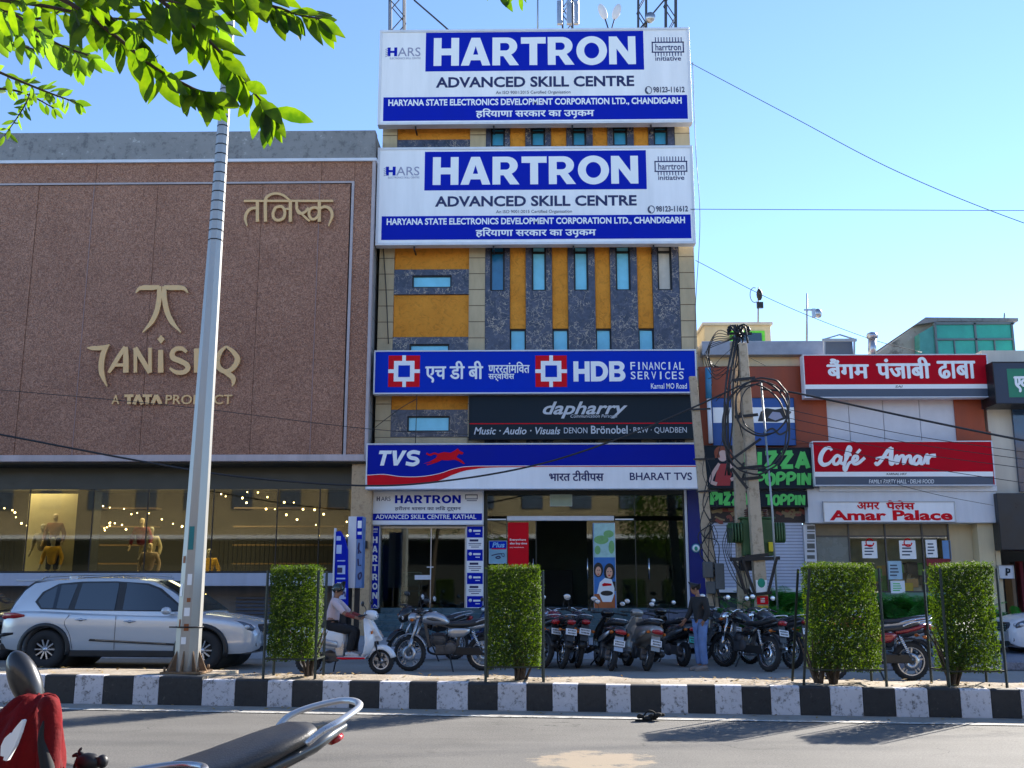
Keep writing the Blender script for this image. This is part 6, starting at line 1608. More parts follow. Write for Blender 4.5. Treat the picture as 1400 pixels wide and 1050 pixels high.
        b = MB(); b.se([(-2.32,.62,.02,.03,2.2),(-2.22,.64,.03,.035,2.2),(-2.05,.66,.01,.02,2)], 10, y0=s*.905); b.build('rear_reflector', DARKM, t)
    b = MB(); b.prism([(-.56,.60),(.56,.60),(.50,.80),(.40,.84),(-.40,.84),(-.50,.80)], 2.15, 2.375, axis='X'); g = b.build('grille', BLACKP, t, bev=.02)
    b = MB()
    for k in range(4): b.box(2.376, 2.392, -.50 + k*.01, .50 - k*.01, .635 + k*.05, .65 + k*.05)
    b.ell((2.385, 0, .73), (.02, .07, .05), 14, 8); b.build('grille_bar', CHROME, g)
    b = MB(); b.box(2.30, 2.395, -.26, .26, .44, .55); np_ = b.build('number_plate', PLATE, t, bev=.005)
    b = MB(); b.prism([(-.62,.34),(.62,.34),(.55,.44),(-.55,.44)], 2.2, 2.385, axis='X'); b.build('lower_grille', BLACKP, t)
    b = MB(); b.box(-1.6, .9, -.60, .60, .9, 1.08)
    for s in (-1, 1):
        for x in (.05, -.85): b.se([(x-.08,1.25,.2,.16,3),(x,1.2,.22,.25,3),(x+.1,1.1,.22,.12,3)], 12, y0=s*.36)
        for x in (-.02, -.92): b.ell((x, s*.36, 1.48), (.05, .11, .09), 10, 8)
    b.build('cabin_seats', mat('beige_cabin', (.16,.14,.12,1), .7), t)
    return t
SUVP = paint('pearl_silver_white', (.56,.58,.60,1), .25, .22)
g0 = gnd(63, 915); g1 = gnd(279, 917)
ax = Vector((g1.x - g0.x, g1.y - g0.y, 0)); sc_k = ax.length / 2.87
car1 = suv('silver white SUV waiting behind the galvanised lamp post', ((g0.x+g1.x)/2, (g0.y+g1.y)/2 + .95, 0), math.atan2(ax.y, ax.x), SUVP)
car1.scale = (sc_k, 1, 1.04)
g2 = gnd(16, 906)
suv('dark grey car nosing in at the left edge behind the SUV', (g2.x - 2.2, g2.y + 1.4, 0), R(3), paint('graphite', (.06,.065,.07,1), .5, .3))
g2 = gnd(1389, 906)
suv('white car nose cut by the right edge of the view', (g2.x + 2.4, g2.y + .9, .0), R(181), WHT)
# ================================================================ PEOPLE
def skinmesh(name, verts, edges, radii, m_, parent, root=0, sub=2, M=None):
    me = bpy.data.meshes.new(name); me.from_pydata([tuple(v) for v in verts], edges, []); me.update()
    o = bpy.data.objects.new(name, me); COL.objects.link(o)
    s = o.modifiers.new('skin', 'SKIN'); s.use_smooth_shade = True
    for i, r_ in enumerate(radii): me.skin_vertices[0].data[i].radius = (r_, r_) if not isinstance(r_, tuple) else r_
    me.skin_vertices[0].data[root].use_root = True
    u = o.modifiers.new('sub', 'SUBSURF'); u.levels = u.render_levels = sub
    dg = bpy.context.evaluated_depsgraph_get()
    m2 = bpy.data.meshes.new_from_object(o.evaluated_get(dg), depsgraph=dg)
    bpy.data.objects.remove(o); bpy.data.meshes.remove(me)
    m2.materials.clear(); m2.materials.append(m_)
    if M is not None: m2.transform(M)
    for p in m2.polygons: p.use_smooth = True
    o = bpy.data.objects.new(name, m2); COL.objects.link(o)
    if parent is not None:
        o.parent = parent
        if parent.name in WORLD: o.matrix_parent_inverse = parent.matrix_basis.inverted()
    return o
class SK:
    def __init__(s): s.v = []; s.e = []; s.r = []
    def p(s, pos, r_, par=None):
        s.v.append(Vector(pos)); s.r.append(r_); i = len(s.v) - 1
        if par is not None: s.e.append((par, i))
        return i
    def chain(s, pts, par):
        for pos, r_ in pts: par = s.p(pos, r_, par)
        return par
def hand_chain(k, wr, wrist, d, side, curl=.4, sc_=1.0):
    """palm and five bent fingers; d = forearm direction, side = thumb side"""
    d = Vector(d).normalized(); sd = Vector(side); sd = (sd - d*sd.dot(d)).normalized(); nn = d.cross(sd)
    pm = k.p(Vector(wrist) + d*.05*sc_, (.022*sc_, .034*sc_), wr)
    for i, (off, L) in enumerate(((.030, .070), (.010, .080), (-.010, .074), (-.029, .058))):
        q = Vector(wrist) + d*.095*sc_ + sd*off*sc_
        a = k.p(q, .0095*sc_, pm); q2 = q + (d*(1-curl*.4) + nn*curl*.6).normalized()*L*.5*sc_
        b_ = k.p(q2, .0088*sc_, a); k.p(q2 + (d*(1-curl) + nn*curl).normalized()*L*.5*sc_, .0078*sc_, b_)
    q = Vector(wrist) + d*.035*sc_ + sd*.038*sc_; a = k.p(q, .012*sc_, wr); k.p(q + (d*.7 + sd*.6 + nn*.3).normalized()*.045*sc_, .0095*sc_, a)
def person(label, J, clothes, group=None, hair=True, cat='person', skin=SKIN, name='person', hands=True, face=True, loc=None):
    t = thing(name, label, cat, loc or tuple(J['ground']), group=group)
    k = SK()
    pel = k.p(J['pelvis'], (.10, .13))
    ch = k.chain([((J['pelvis'] + J['chest']) / 2, (.095, .12)), (J['chest'], (.10, .15))], pel)
    nb = k.p(J['neck'], .055, ch); hd = J['head']
    up = (J['head'] - J['neck']).normalized(); f = J['face'].normalized()
    n1 = k.p(hd - up*.10, .052, nb); n2 = k.p(hd - up*.03 + f*.012, (.072, .078), n1); n3 = k.p(hd + up*.06 - f*.008, (.078, .086), n2); k.p(hd + up*.115 - f*.01, (.045, .05), n3)
    k.p(hd - up*.075 + f*.055, (.032, .03), n2)        # chin
    k.p(hd - up*.015 + f*.098, .012, n2)               # nose
    for s in 'lr':
        a = k.p(J['sh_'+s], .062, ch); e_ = k.chain([((J['sh_'+s]*.5 + J['el_'+s]*.5), .05), (J['el_'+s], .042), ((J['el_'+s] + J['wr_'+s])/2, .038), (J['wr_'+s], .028)], a)
        if hands: hand_chain(k, e_, J['wr_'+s], J['wr_'+s] - J['el_'+s], J.get('th_'+s, f), J.get('curl', .5))
        if 'kn_'+s in J:
            h = k.p(J['hip_'+s], .09, pel); e_ = k.chain([((J['hip_'+s] + J['kn_'+s])/2, .078), (J['kn_'+s], .056), (J['kn_'+s]*.6 + J['an_'+s]*.4, .056), (J['an_'+s], .038)], h)
            k.p(J['toe_'+s], .032, e_)
    skinmesh('body', k.v, k.e, k.r, skin, t, 0)
    if face:
        rt = up.cross(f).normalized()
        b = MB()
        for s in (-1, 1): b.mark(); b.ell(hd - up*.0 + f*.080 + rt*s*.032, (.012, .012, .008), 8, 6)
        b.build('eyes', mat('dark_eye', (.02,.015,.012,1), .2, var=0), t)
        b = MB(); b.bar(hd - up*.052 + f*.088 - rt*.022, hd - up*.052 + f*.088 + rt*.022, .010, .012); b.build('mouth', mat('lip', (.20,.07,.06,1), .5, var=0), t)
        b = MB()
        for s in (-1, 1): b.mark(); b.ell(hd + rt*s*.082 - f*.01 - up*.01, (.018, .018, .032), 8, 6)
        b.build('ears', skin, t)
    if hair:
        k = SK(); a = k.p(hd + up*.105 - f*.02, (.085, .09)); b_ = k.p(hd + up*.04 - f*.042, (.098, .104), a); k.p(hd - up*.055 - f*.05, (.082, .086), b_); k.p(hd + up*.105 + f*.05, (.045, .06), a)
        skinmesh('hair', k.v, k.e, k.r, clothes.get('hair', HAIR), t)
    if 'top' in clothes:
        k = SK(); pel = k.p(J['pelvis'] - Vector((0,0,.03)), (.125, .16)); m_ = k.p((J['pelvis'] + J['chest'])/2, (.118, .145), pel); ch = k.p(J['chest'], (.122, .168), m_); k.p(J['neck'] - up*.01, .072, ch)
        for s in 'lr':
            a = k.p(J['sh_'+s], .078, ch)
            pts = [((J['sh_'+s] + J['el_'+s])/2, .066), (J['el_'+s], .058)]
            if clothes.get('long', True): pts += [((J['el_'+s] + J['wr_'+s])/2, .052), (J['wr_'+s]*.93 + J['el_'+s]*.07, .044)]
            k.chain(pts, a)
        skinmesh('jacket' if clothes.get('long', True) else 'shirt', k.v, k.e, k.r, clothes['top'], t)
    if 'legs' in clothes and 'kn_l' in J:
        k = SK(); pel = k.p(J['pelvis'] - Vector((0,0,.01)), (.115, .145))
        for s in 'lr':
            h = k.p(J['hip_'+s], .102, pel); k.chain([((J['hip_'+s] + J['kn_'+s])/2, .094), (J['kn_'+s], .080), ((J['kn_'+s] + J['an_'+s])/2, .078), (J['an_'+s] + Vector((0,0,.02)), .072)], h)
        skinmesh('trousers', k.v, k.e, k.r, clothes['legs'], t)
        k0 = MB()
        for s in 'lr':
            k0.mark(); d = (J['toe_'+s] - J['an_'+s]); d.z = 0; d.normalize(); a = J['an_'+s]
            k0.tube([a - d*.06 + Vector((0,0,-.03)), a + Vector((0,0,-.02)), a + d*.10 + Vector((0,0,-.04)), a + d*.19 + Vector((0,0,-.055))], [.035, .05, .045, .028], 12)
            k0.box(-.075, .215, -.045, .045, -.085, -.06, M=Matrix.Translation(a) @ Matrix.Rotation(math.atan2(d.y, d.x), 4, 'Z'))
        k0.build('shoes', clothes.get('shoes', DARKM), t, bev=.008)
    return t
V = Vector
# the man standing between the scooters, seen from behind and looking down to the left
g = gnd(959, 917); gx_, gy_ = g.x, g.y
def S(x, y, z): return V((gx_ + x, gy_ + y, z))
Jm = dict(ground=S(0,0,0), pelvis=S(0,0,.90), chest=S(0,.0,1.25), neck=S(-.02,.0,1.42), head=S(-.07,.01,1.565), face=V((-.85,.15,-.45)),
          sh_l=S(.10,-.15,1.36), el_l=S(.13,-.20,1.10), wr_l=S(.04,-.17,.93), sh_r=S(-.10,.13,1.36), el_r=S(-.16,.16,1.10), wr_r=S(-.27,.12,.96), th_l=V((-1,0,.2)), th_r=V((-.5,-.5,.5)),
          hip_l=S(.03,-.085,.86), kn_l=S(.03,-.08,.48), an_l=S(.06,-.07,.09), toe_l=S(-.12,-.09,.03), hip_r=S(-.01,.085,.86), kn_r=S(-.04,.07,.48), an_r=S(-.02,.06,.09), toe_r=S(-.18,.05,.03), curl=.6)
man = person('man in dark jacket and blue jeans standing among the parked scooters', Jm, dict(top=mat('charcoal_cloth', (.016,.017,.019,1), .85, var=.25, scale=8, bump=.3, bscale=14), legs=mat('light_blue_denim', (.14,.23,.46,1), .9, var=.22, scale=5, bump=.35, bscale=12), shoes=mat('grey_shoe', (.22,.2,.19,1), .7)))
# rider on the white scooter, facing right
o = ws.location; a = ws.rotation_euler[2]
def W(x, y, z): return V((o.x + x*math.cos(a) - y*math.sin(a), o.y + x*math.sin(a) + y*math.cos(a), z))
Jr = dict(ground=W(-.2,0,0), pelvis=W(-.28,0,.90), chest=W(-.24,0,1.22), neck=W(-.20,0,1.40), head=W(-.16,0,1.53), face=V((math.cos(a), math.sin(a) - .12, -.12)),
          sh_l=W(-.20,.16,1.34), el_l=W(.02,.24,1.12), wr_l=W(.26,.27,1.04), sh_r=W(-.20,-.16,1.34), el_r=W(.02,-.25,1.12), wr_r=W(.26,-.28,1.04), th_l=V((0,-1,.3)), th_r=V((0,1,.3)),
          hip_l=W(-.24,.10,.86), kn_l=W(.20,.13,.80), an_l=W(.12,.13,.40), toe_l=W(.30,.13,.33), hip_r=W(-.24,-.10,.86), kn_r=W(.20,-.13,.80), an_r=W(.10,-.13,.40), toe_r=W(.28,-.13,.33), curl=.9)
rider = person('scooter rider in a pale pink top and black trousers beside the hedge', Jr, dict(top=mat('pale_pink_cloth', (.52,.42,.45,1), .85, var=.12, scale=6, bump=.3, bscale=14), legs=mat('black_cloth', (.012,.012,.014,1), .9, var=.2), shoes=mat('white_red_shoe', (.5,.47,.47,1), .6, var=.3, scale=30), long=False, hair=HAIR))
b = MB(); hd = Jr['head']; b.ell(hd + V((-.015, 0, .045)), (.118, .105, .105), 20, 12, z0=-.35); b.build('helmet', mat('dark_teal_helmet', (.01,.03,.032,1), .2, coat=.6, var=.1), rider)
b = MB(); k = SK()
for s in 'lr':
    k = SK(); q0 = Jr['el_'+s]; q1 = Jr['wr_'+s]; i = k.p(q0*.9 + q1*.1, .051); k.chain([(q0*.5 + q1*.5, .046), (q0*.05 + q1*.95, .036)], i)
    skinmesh('sleeve', k.v, k.e, k.r, mat('dull_red_sleeve', (.22,.04,.035,1), .85, var=.15), rider)
# shop window mannequins
def mannequin(label, px, pyh, pyb, Y, skin, top, legs=None, rz=0.0, turn=0.0):
    """head top seen at row pyh; figure scale fixed; stands or half buried figures are torsos on the ledge"""
    hp = at(px, pyh, Y); H = 1.70
    z0 = hp.z - H; full = z0 > lz1 - .12
    def N(x, y, z): return V((hp.x + x*math.cos(rz) - y*math.sin(rz), Y + x*math.sin(rz) + y*math.cos(rz), z0 + z))
    J = dict(ground=V((hp.x, Y, lz1)), pelvis=N(0,0,.95), chest=N(0,0,1.28), neck=N(0,0,1.44), head=N(0,-.01,1.585), face=V((math.sin(turn), -math.cos(turn), 0)),
             sh_l=N(.18,0,1.38), el_l=N(.27,.02,1.12), wr_l=N(.27,-.08,.90), sh_r=N(-.18,0,1.38), el_r=N(-.27,.02,1.12), wr_r=N(-.26,-.10,.92), curl=.3)
    if full: J.update(hip_l=N(.09,0,.90), kn_l=N(.10,0,.50), an_l=N(.11,0,.10), toe_l=N(.12,-.14,.04), hip_r=N(-.09,0,.90), kn_r=N(-.10,0,.50), an_r=N(-.11,0,.10), toe_r=N(-.12,-.14,.04))
    cl = dict(top=top, long=True); 
    if legs: cl['legs'] = legs
    t = person(label, J, cl, 'mannequins in the store window', hair=False, cat='mannequin', skin=skin, name='mannequin', hands=True, face=False)
    return t
MSK = mat('pale_mannequin', c(206, 176, 130), .5, var=.06); MSK2 = mat('grey_mannequin', c(150, 138, 112), .5, var=.06)
def cloth(nm, col): return mat('cloth_' + nm, col, .85, var=.15, scale=8, bump=.25, bscale=14)
DKT = cloth('dark_trousers', c(46, 44, 52))
mannequin('tall mannequin in brown vest against the beige panel', 77, 702, 0, SY + .60, MSK, cloth('brown', c(122, 74, 42)), DKT)
mannequin('grey draped mannequin left of the brown vest one', 60, 716, 0, SY + .68, MSK2, cloth('stone', c(130, 116, 92)), DKT)
mannequin('short mannequin in a mustard waistcoat at the glass', 73.5, 734, 0, SY + .32, MSK2, cloth('mustard', c(196, 144, 26)))
mannequin('mannequin in a maroon jacket with raised collar', 195, 708, 0, SY + .55, MSK, cloth('maroon', c(112, 24, 36)), DKT)
mannequin('mannequin in a cream blouse right of the maroon jacket', 208, 720, 0, SY + .70, MSK2, cloth('cream', c(168, 150, 110)), DKT)
mannequin('child sized mannequin in a beige dress in front of the pair', 206, 742, 0, SY + .30, MSK, cloth('beige', c(156, 128, 98)))
mannequin('seated looking mannequin in a yellow top near the pole', 287, 750, 0, SY + .9, MSK2, cloth('yellow', c(190, 140, 40)))

# ================================================================ HEDGES
def hedge(px0, px1, pyt, pyb, label, d0, seed, trunk_px, dep=.52):
    r_ = random.Random(seed)
    s0 = ks((px0+px1)/2, KH); base = kp(s0, d0 + dep/2, KH)
    Yc = base.y - dep/2
    z1 = at((px0+px1)/2, pyt, Yc).z; z0 = at((px0+px1)/2, pyb + 7, Yc).z
    mid = (pyt+pyb)/2; yf, yb_ = Yc, Yc + dep      # outline columns are the extreme corners of the box
    x0 = at(px0, mid, yb_ if px0 > 700 else yf).x; x1 = at(px1, mid, yf if px1 > 700 else yb_).x
    t = thing('clipped_hedge', label, 'hedge', (base.x, base.y, KH), group='box clipped hedges along the median')
    b = MB()
    y0, y1 = Yc, Yc + dep
    def leaf(p, n, L):
        n = n.normalized(); u = n.orthogonal().normalized(); u = Matrix.Rotation(r_.uniform(0, 2*PI), 3, n) @ u
        v_ = n.cross(u); u = (u + n*r_.uniform(-.5, .7)).normalized()
        b.add([p - u*L*.5, p + v_*L*.24 + n*L*.06, p + u*L*.5, p - v_*L*.24 + n*L*.06], [(0,1,2,3)], 0)
    A_ = (x1-x0)*(z1-z0)*2 + dep*(z1-z0)*2 + (x1-x0)*dep*1.6
    N = int(A_ * 3900)
    for i in range(N):
        q = r_.random()*A_; L = r_.uniform(.022, .042); dp = abs(r_.gauss(0, .026)) - .008
        a1 = (x1-x0)*(z1-z0)*2; a2 = a1 + dep*(z1-z0)*2
        wob = .02*math.sin(q*37)
        if q < a1:
            s = 1 if r_.random() < .3 else -1; p = V((r_.uniform(x0, x1), (y1 - dp if s > 0 else y0 + dp), r_.uniform(z0, z1))); n = V((0, s, .25))
        elif q < a2:
            s = 1 if r_.random() < .5 else -1; p = V((x1 - dp if s > 0 else x0 + dp, r_.uniform(y0, y1), r_.uniform(z0, z1))); n = V((s, 0, .25))
        else: p = V((r_.uniform(x0, x1), r_.uniform(y0, y1), z1 - dp + r_.random()**5*.07)); n = V((0, 0, 1)); 
        if p.z < z0 + .10 and r_.random() < .45: continue
        p += V((math.sin(p.z*5 + seed)*.012, math.sin(p.x*7 + p.z*3)*.018, math.sin(p.x*6 + seed)*.010))
        leaf(p, n + V((r_.uniform(-.8,.8), r_.uniform(-.8,.8), r_.uniform(-.5,.8))), L)
    for i in range(int(A_*500)):      # inner leaves
        leaf(V((r_.uniform(x0+.05, x1-.05), r_.uniform(y0+.05, y1-.05), r_.uniform(z0+.02, z1-.05))), V((r_.uniform(-1,1), r_.uniform(-1,1), r_.uniform(-1,1)+.01)), .07)
    for i in range(int(A_*70)):      # untrimmed sprigs
        x = r_.uniform(x0, x1); y = r_.uniform(y0, y1); side = r_.random()
        if side < .45: p = V((x, y, z1)); n = V((r_.uniform(-.4,.4), r_.uniform(-.4,.4), 1))
        elif side < .7: p = V((x1 if r_.random() < .6 else x0, y, r_.uniform(z0, z1))); n = V((1 if p.x > (x0+x1)/2 else -1, 0, .4))
        else: p = V((x, y0, r_.uniform(z0, z1))); n = V((r_.uniform(-.4,.4), -1, .5))
        for k in range(4): leaf(p + n.normalized()*.018*k, n + V((r_.uniform(-1,1), r_.uniform(-1,1), r_.uniform(-.6,1))), .032)
    ic = MB(); 
    b.build('foliage', HEDGE, t, recalc=False)
    br = MB(); tb_ = [at(q, 0, base.y).x for q in trunk_px] if False else None
    for q in trunk_px:
        bx = kp(ks(q, KH), d0 + dep/2 + r_.uniform(-.06, .06), KH - .03)
        for k in range(9):
            an = r_.uniform(0, 2*PI); sp = r_.uniform(.1, .32)
            top = bx + V((math.cos(an)*sp, math.sin(an)*sp*.6, r_.uniform(.35, .65) + (z0 - KH)))
            mid = bx.lerp(top, .5) + V((r_.uniform(-.05,.05), r_.uniform(-.04,.04), .02))
            br.tube(catmull([bx + V((math.cos(an)*.03, math.sin(an)*.03, 0)), mid, top], 4), [.028, .02, .018, .016, .013, .012, .010, .009, .006][:len(catmull([bx, mid, top], 4))], 6)
    br.build('trunk', BARK, t)
    return t, (x0, x1, y0, y1, z0, z1)
def guard(px_list, label, box, group='metal tree guards round the hedges', lean=0.0):
    x0, x1, y0, y1, z0, z1 = box
    t = thing('tree_guard', label, 'tree guard', ((x0+x1)/2, (y0+y1)/2, KH), group=group)
    e = .035
    for (x, y) in ((x0-e, y0-e), (x1+e, y0-e), (x1+e, y1+e), (x0-e, y1+e)):
        b = MB(); b.bar((x - lean*(1 if x < (x0+x1)/2 else 0), y, KH - .02), (x, y, z1 - .02), .028, .028); b.build('post', mat('dark_green_guard', (.015,.022,.016,1), .5, .2), t)
    for z in (z0 + .03,):
        b = MB(); 
        for (p, q) in (((x0-e,y0-e),(x1+e,y0-e)),((x1+e,y0-e),(x1+e,y1+e)),((x1+e,y1+e),(x0-e,y1+e)),((x0-e,y1+e),(x0-e,y0-e))): b.bar((*p, z), (*q, z), .02, .02)
        b.build('rail', MATS['dark_green_guard'], t)
    return t
h, bx = hedge(368, 441, 778, 897, 'clipped hedge beside the scooter rider, nearest the lamp post', .30, 1, [405])
guard(None, 'dark square metal guard round the hedge by the lamp post', bx)
h, bx = hedge(668, 739, 778, 908, 'clipped hedge standing alone in front of the tower steps', .28, 2, [702, 708])
guard(None, 'dark square metal guard round the hedge before the tower steps', bx)
h, bx = hedge(1099, 1201, 775, 912, 'broad clipped hedge on twin trunks before the cafe shutter', .28, 3, [1128, 1150])
guard(None, 'leaning metal guard round the broad twin trunk hedge', bx, lean=.16)
h, bx = hedge(1272, 1363, 775, 914, 'clipped hedge furthest to the right, before the cream pier', .28, 4, [1316, 1322])
guard(None, 'dark square metal guard round the hedge before the cream pier', bx)

# ================================================================ POT PLANTS AND FERNS BEHIND THE BIKES
def fern(label, px, py, Y, n, L, seed, sp=.35):
    r_ = random.Random(seed); p0 = at(px, py, Y); t = thing('fern_plant', label, 'plant', (p0.x, Y, max(p0.z - .3, 0)), group='leafy plants by the shop fronts')
    b = MB(); st = MB()
    for k in range(n):
        an = r_.uniform(0, 2*PI); ln = L*r_.uniform(.6, 1.1); base = p0 + V((r_.gauss(0, sp), r_.gauss(0, .12), -.3 + r_.uniform(-.1, .1)))
        d = V((math.cos(an)*.8, math.sin(an)*.5, 1.0)).normalized()
        pts = [base + d*ln*u + V((d.x*.6, d.y*.4, -.75))*ln*u*u*.55 for u in [i/7 for i in range(8)]]
        st.tube(pts, .005, 4)
        for i in range(1, 8):
            tdir = (pts[i] - pts[i-1]).normalized(); sd = tdir.cross(V((0,0,1)))
            if sd.length < .1: sd = V((1,0,0))
            sd.normalize()
            for s in (-1, 1):
                for j in (0, .5):
                    q = pts[i-1].lerp(pts[i], j); e_ = q + (sd*s + tdir*.5 + V((0,0,-.2))).normalized()*ln*.24*(1 - abs(i-3.5)/6)
                    w_ = tdir*.016; b.add([q - w_, q.lerp(e_, .5) - w_*1.1, e_, q.lerp(e_, .5) + w_*1.3, q + w_], [(0,1,2,3,4)], 0)
    b.build('leaves', FERN, t, recalc=False); st.build('stems', mat('green_stem', (.05,.12,.03,1), .6), t)
fern('bushy fern at the foot of the concrete poles', 1050, 848, 24.0, 140, 1.1, 1, .55)
fern('tall fern behind the broad hedge left side', 1084, 824, 25.0, 110, 1.2, 2, .4)
fern('green fern mass under the cafe window beside the sheets', 1232, 830, 25.0, 200, 1.2, 3, .6)
fern('small green plant beside the cream pier at right', 1372, 835, 26.4, 36, .7, 4, .18)
r_ = random.Random(9)
p0 = gnd(1082, 905); t = thing('shrub', 'loose yellow green shrub growing beside the last motorcycle', 'shrub', (p0.x, p0.y, 0), group='leafy plants by the shop fronts')
b = MB(); st = MB()
for k in range(30):
    top = p0 + V((r_.gauss(0,.22), r_.gauss(.3,.2), r_.uniform(.3, 1.1))); st.tube([p0 + V((r_.gauss(0,.04), .3, 0)), p0.lerp(top, .5) + V((0,.15,.05)), top], .006, 4)
    for j in range(26):
        q = p0.lerp(top, r_.uniform(.35, 1.05)) + V((r_.gauss(0,.07), r_.gauss(0,.07), r_.gauss(0,.06))); n = V((r_.uniform(-1,1), r_.uniform(-1,1), r_.uniform(0,1.2))).normalized(); u = n.orthogonal().normalized()*.035; v_ = n.cross(u)*.45
        b.add([q-u, q+v_, q+u, q-v_], [(0,1,2,3)], 0)
b.build('leaves', YOUNGLEAF, t, recalc=False); st.build('stems', BARK, t)

# a street tree behind the viewer, mirrored in the showroom glass
t = thing('broadleaf_tree', 'dense street tree across the road seen only mirrored in the showroom glass', 'tree', (9.5, -11, 0))
b = MB(); b.tube(catmull([(9.5,-11,-.05),(9.6,-11,1.6),(9.4,-11,3.6),(9.5,-11,5.5)], 4), [.22,.21,.2,.19,.17,.16,.15,.14,.13,.12,.1,.09,.07][:13], 10); b.build('trunk', BARK, t)
b = MB(); r_ = random.Random(99)
for k in range(4500):
    d = V((r_.gauss(0,1), r_.gauss(0,1), r_.gauss(0,1))).normalized()*r_.uniform(.45, 1)**.5; q = V((9.5 + d.x*3.4, -11 + d.y*2.4, 6.0 + d.z*2.6)) + V((math.sin(k*.7)*.4, 0, math.cos(k*1.3)*.4))
    n = V((r_.uniform(-1,1), r_.uniform(-1,1), r_.uniform(-1,1)+.01)).normalized(); u = n.orthogonal().normalized()*.13; v_ = n.cross(u)*.5
    b.add([q-u, q+v_, q+u, q-v_], [(0,1,2,3)], 0)
b.build('crown', BRANCHLEAF, t, recalc=False)
# ================================================================ LAMP POST ON THE MEDIAN
pb = kp(ks(250, KH2), .62, KH2)
lp = thing('street_lamp', 'tall tapered galvanised lamp post with stickers on the striped median', 'street lamp', tuple(pb))
Yp = pb.y
def onpost(py): return at(280, py, Yp).z
hts = [KH2 + .02, onpost(760), onpost(400), onpost(180), onpost(60), 11.5]
def pxat(z): return 255.5 + (314 - 255.5) * 0
q0 = at(256, 905, Yp); q1 = at(314, 40, Yp)
zt_ = 11.2; k_ = (q1.x - q0.x) / (q1.z - q0.z); top = V((q0.x + k_*(zt_ - q0.z), Yp, zt_)); bot = V((q0.x + k_*(KH2 - q0.z), Yp, KH2 + .02))
def lerpz(z): return V((q0.x + k_*(z - q0.z), Yp, z))
rad = lambda z: .185 - (.185 - .072) * (z - KH2) / (q1.z - KH2)
def oct_ring(z, r_): 
    c_ = lerpz(z); return [c_ + V((r_*math.cos(PI/8 + k*PI/4), r_*math.sin(PI/8 + k*PI/4), 0)) for k in range(8)]
b = MB(); zs = [KH2 + .02 + (zt_ - KH2)*i/10 for i in range(11)]
b.rings([oct_ring(z, rad(z)) for z in zs], 0, False)
POST = b.build('post', mat('galvanised_post', c(168, 168, 164), .38, .45, var=.16, scale=2.2, streak=True), lp)
b = MB(); zk = onpost(330)
while zk < zt_ - .3:
    r_k = rad(zk) * 1.045; b.mark(); b.rings([oct_ring(zk, r_k), oct_ring(zk + .018, r_k)], 0, False); zk += .16
b.build('wrap_band', DARKM, lp)
b = MB(); b.box(bot.x-.29, bot.x+.29, Yp-.29, Yp+.29, KH2 + .003, KH2 + .03)
for k in range(8):
    a = k*PI/4; d = V((math.cos(a), math.sin(a), 0)); 
    n_ = V((-d.y, d.x, 0))*.008; p_ = bot
    vs = [p_ + d*.16 + n_, p_ + d*.30 + n_, p_ + d*.165 + V((0,0,.30)) + n_]; vs += [v - n_*2 for v in vs]
    b.add(vs, [(0,1,2),(5,4,3),(0,3,4,1),(1,4,5,2),(2,5,3,0)])
for sx_ in (-1, 1):
    for sy_ in (-1, 1): b.cyl((bot.x+sx_*.24, Yp+sy_*.24, KH2+.03), (bot.x+sx_*.24, Yp+sy_*.24, KH2+.10), .018, n=8)
b.build('base_plate', mat('rusty_steel_base', (.22,.14,.08,1), .7, .3, var=.5, scale=8), lp)
b = MB(); r_ = random.Random(31)
fc = [MATS['white_letters'], mat('sticker_teal', c(40, 120, 120), .6), mat('sticker_rust', c(150, 90, 50), .7), mat('sticker_dark', c(30, 34, 44), .6), mat('sticker_yellow', c(200, 180, 60), .6)]
def stick(py, side, w0, h, mi, u=0.0):
    z = onpost(py); k = {-1: 4, 0: 5, 1: 6}[side]      # octagon faces turned to the camera
    z2 = z + h; ra, rb2 = oct_ring(z, rad(z) + .003), oct_ring(z2, rad(z2) + .003)
    i, j = (k - 1 + 0) % 8, k % 8
    a0, a1 = ra[i].lerp(ra[j], u), ra[i].lerp(ra[j], u + w0); b0, b1 = rb2[i].lerp(rb2[j], u), rb2[i].lerp(rb2[j], u + w0)
    n = ((a1 - a0).cross(b0 - a0)).normalized()
    if n.y > 0: n = -n
    n *= .002; vs = [a0, a1, b1, b0] + [p + n for p in (a0, a1, b1, b0)]
    b.add(vs, [(4,5,6,7),(0,1,5,4),(1,2,6,5),(2,3,7,6),(3,0,4,7)], mi)
for (py, s, w_, h, mi, u) in ((715,-1,.7,.42,3,.1),(700,-1,.4,.16,4,.2),(752,1,.6,.34,1,.1),(762,-1,.6,.3,0,.1),(790,-1,.7,.26,0,.2),(770,0,.5,.1,2,.3),(800,1,.5,.16,0,.3),(815,0,.45,.18,0,.2),(842,1,.6,.12,0,.2),(823,1,.4,.06,2,.4),(858,0,.3,.12,2,.5),(862,1,.5,.10,2,.3),(832,-1,.4,.06,2,.2),(735,-1,.8,.1,3,.1),(880,1,.5,.1,0,.1)):
    stick(py, s, w_, h, mi, u)
b.build('sticker', fc, lp)
b = MB(); zc = onpost(857)
b.tube([p for p in oct_ring(zc, rad(zc)+.012)], .012, 6, closed=True); b.bar(lerpz(zc) + V((-.26,-.1,0)), lerpz(zc) + V((-.1,-.18,.0)), .02, .02); b.build('clamp', DARKM, lp)
b = MB(); b.tube(catmull([top, top + V((.1,-.1,.5)), top + V((.5,-.6,.9)), top + V((1.2,-1.4,1.0))], 5), .05, 8); b.build('arm', POST.data.materials[0], lp)
b = MB(); b.ell(top + V((1.45,-1.7,1.0)), (.22, .40, .09), 14, 8, M=Euler((0,0,R(40))).to_matrix()); b.build('lamp_head', GALV, lp)

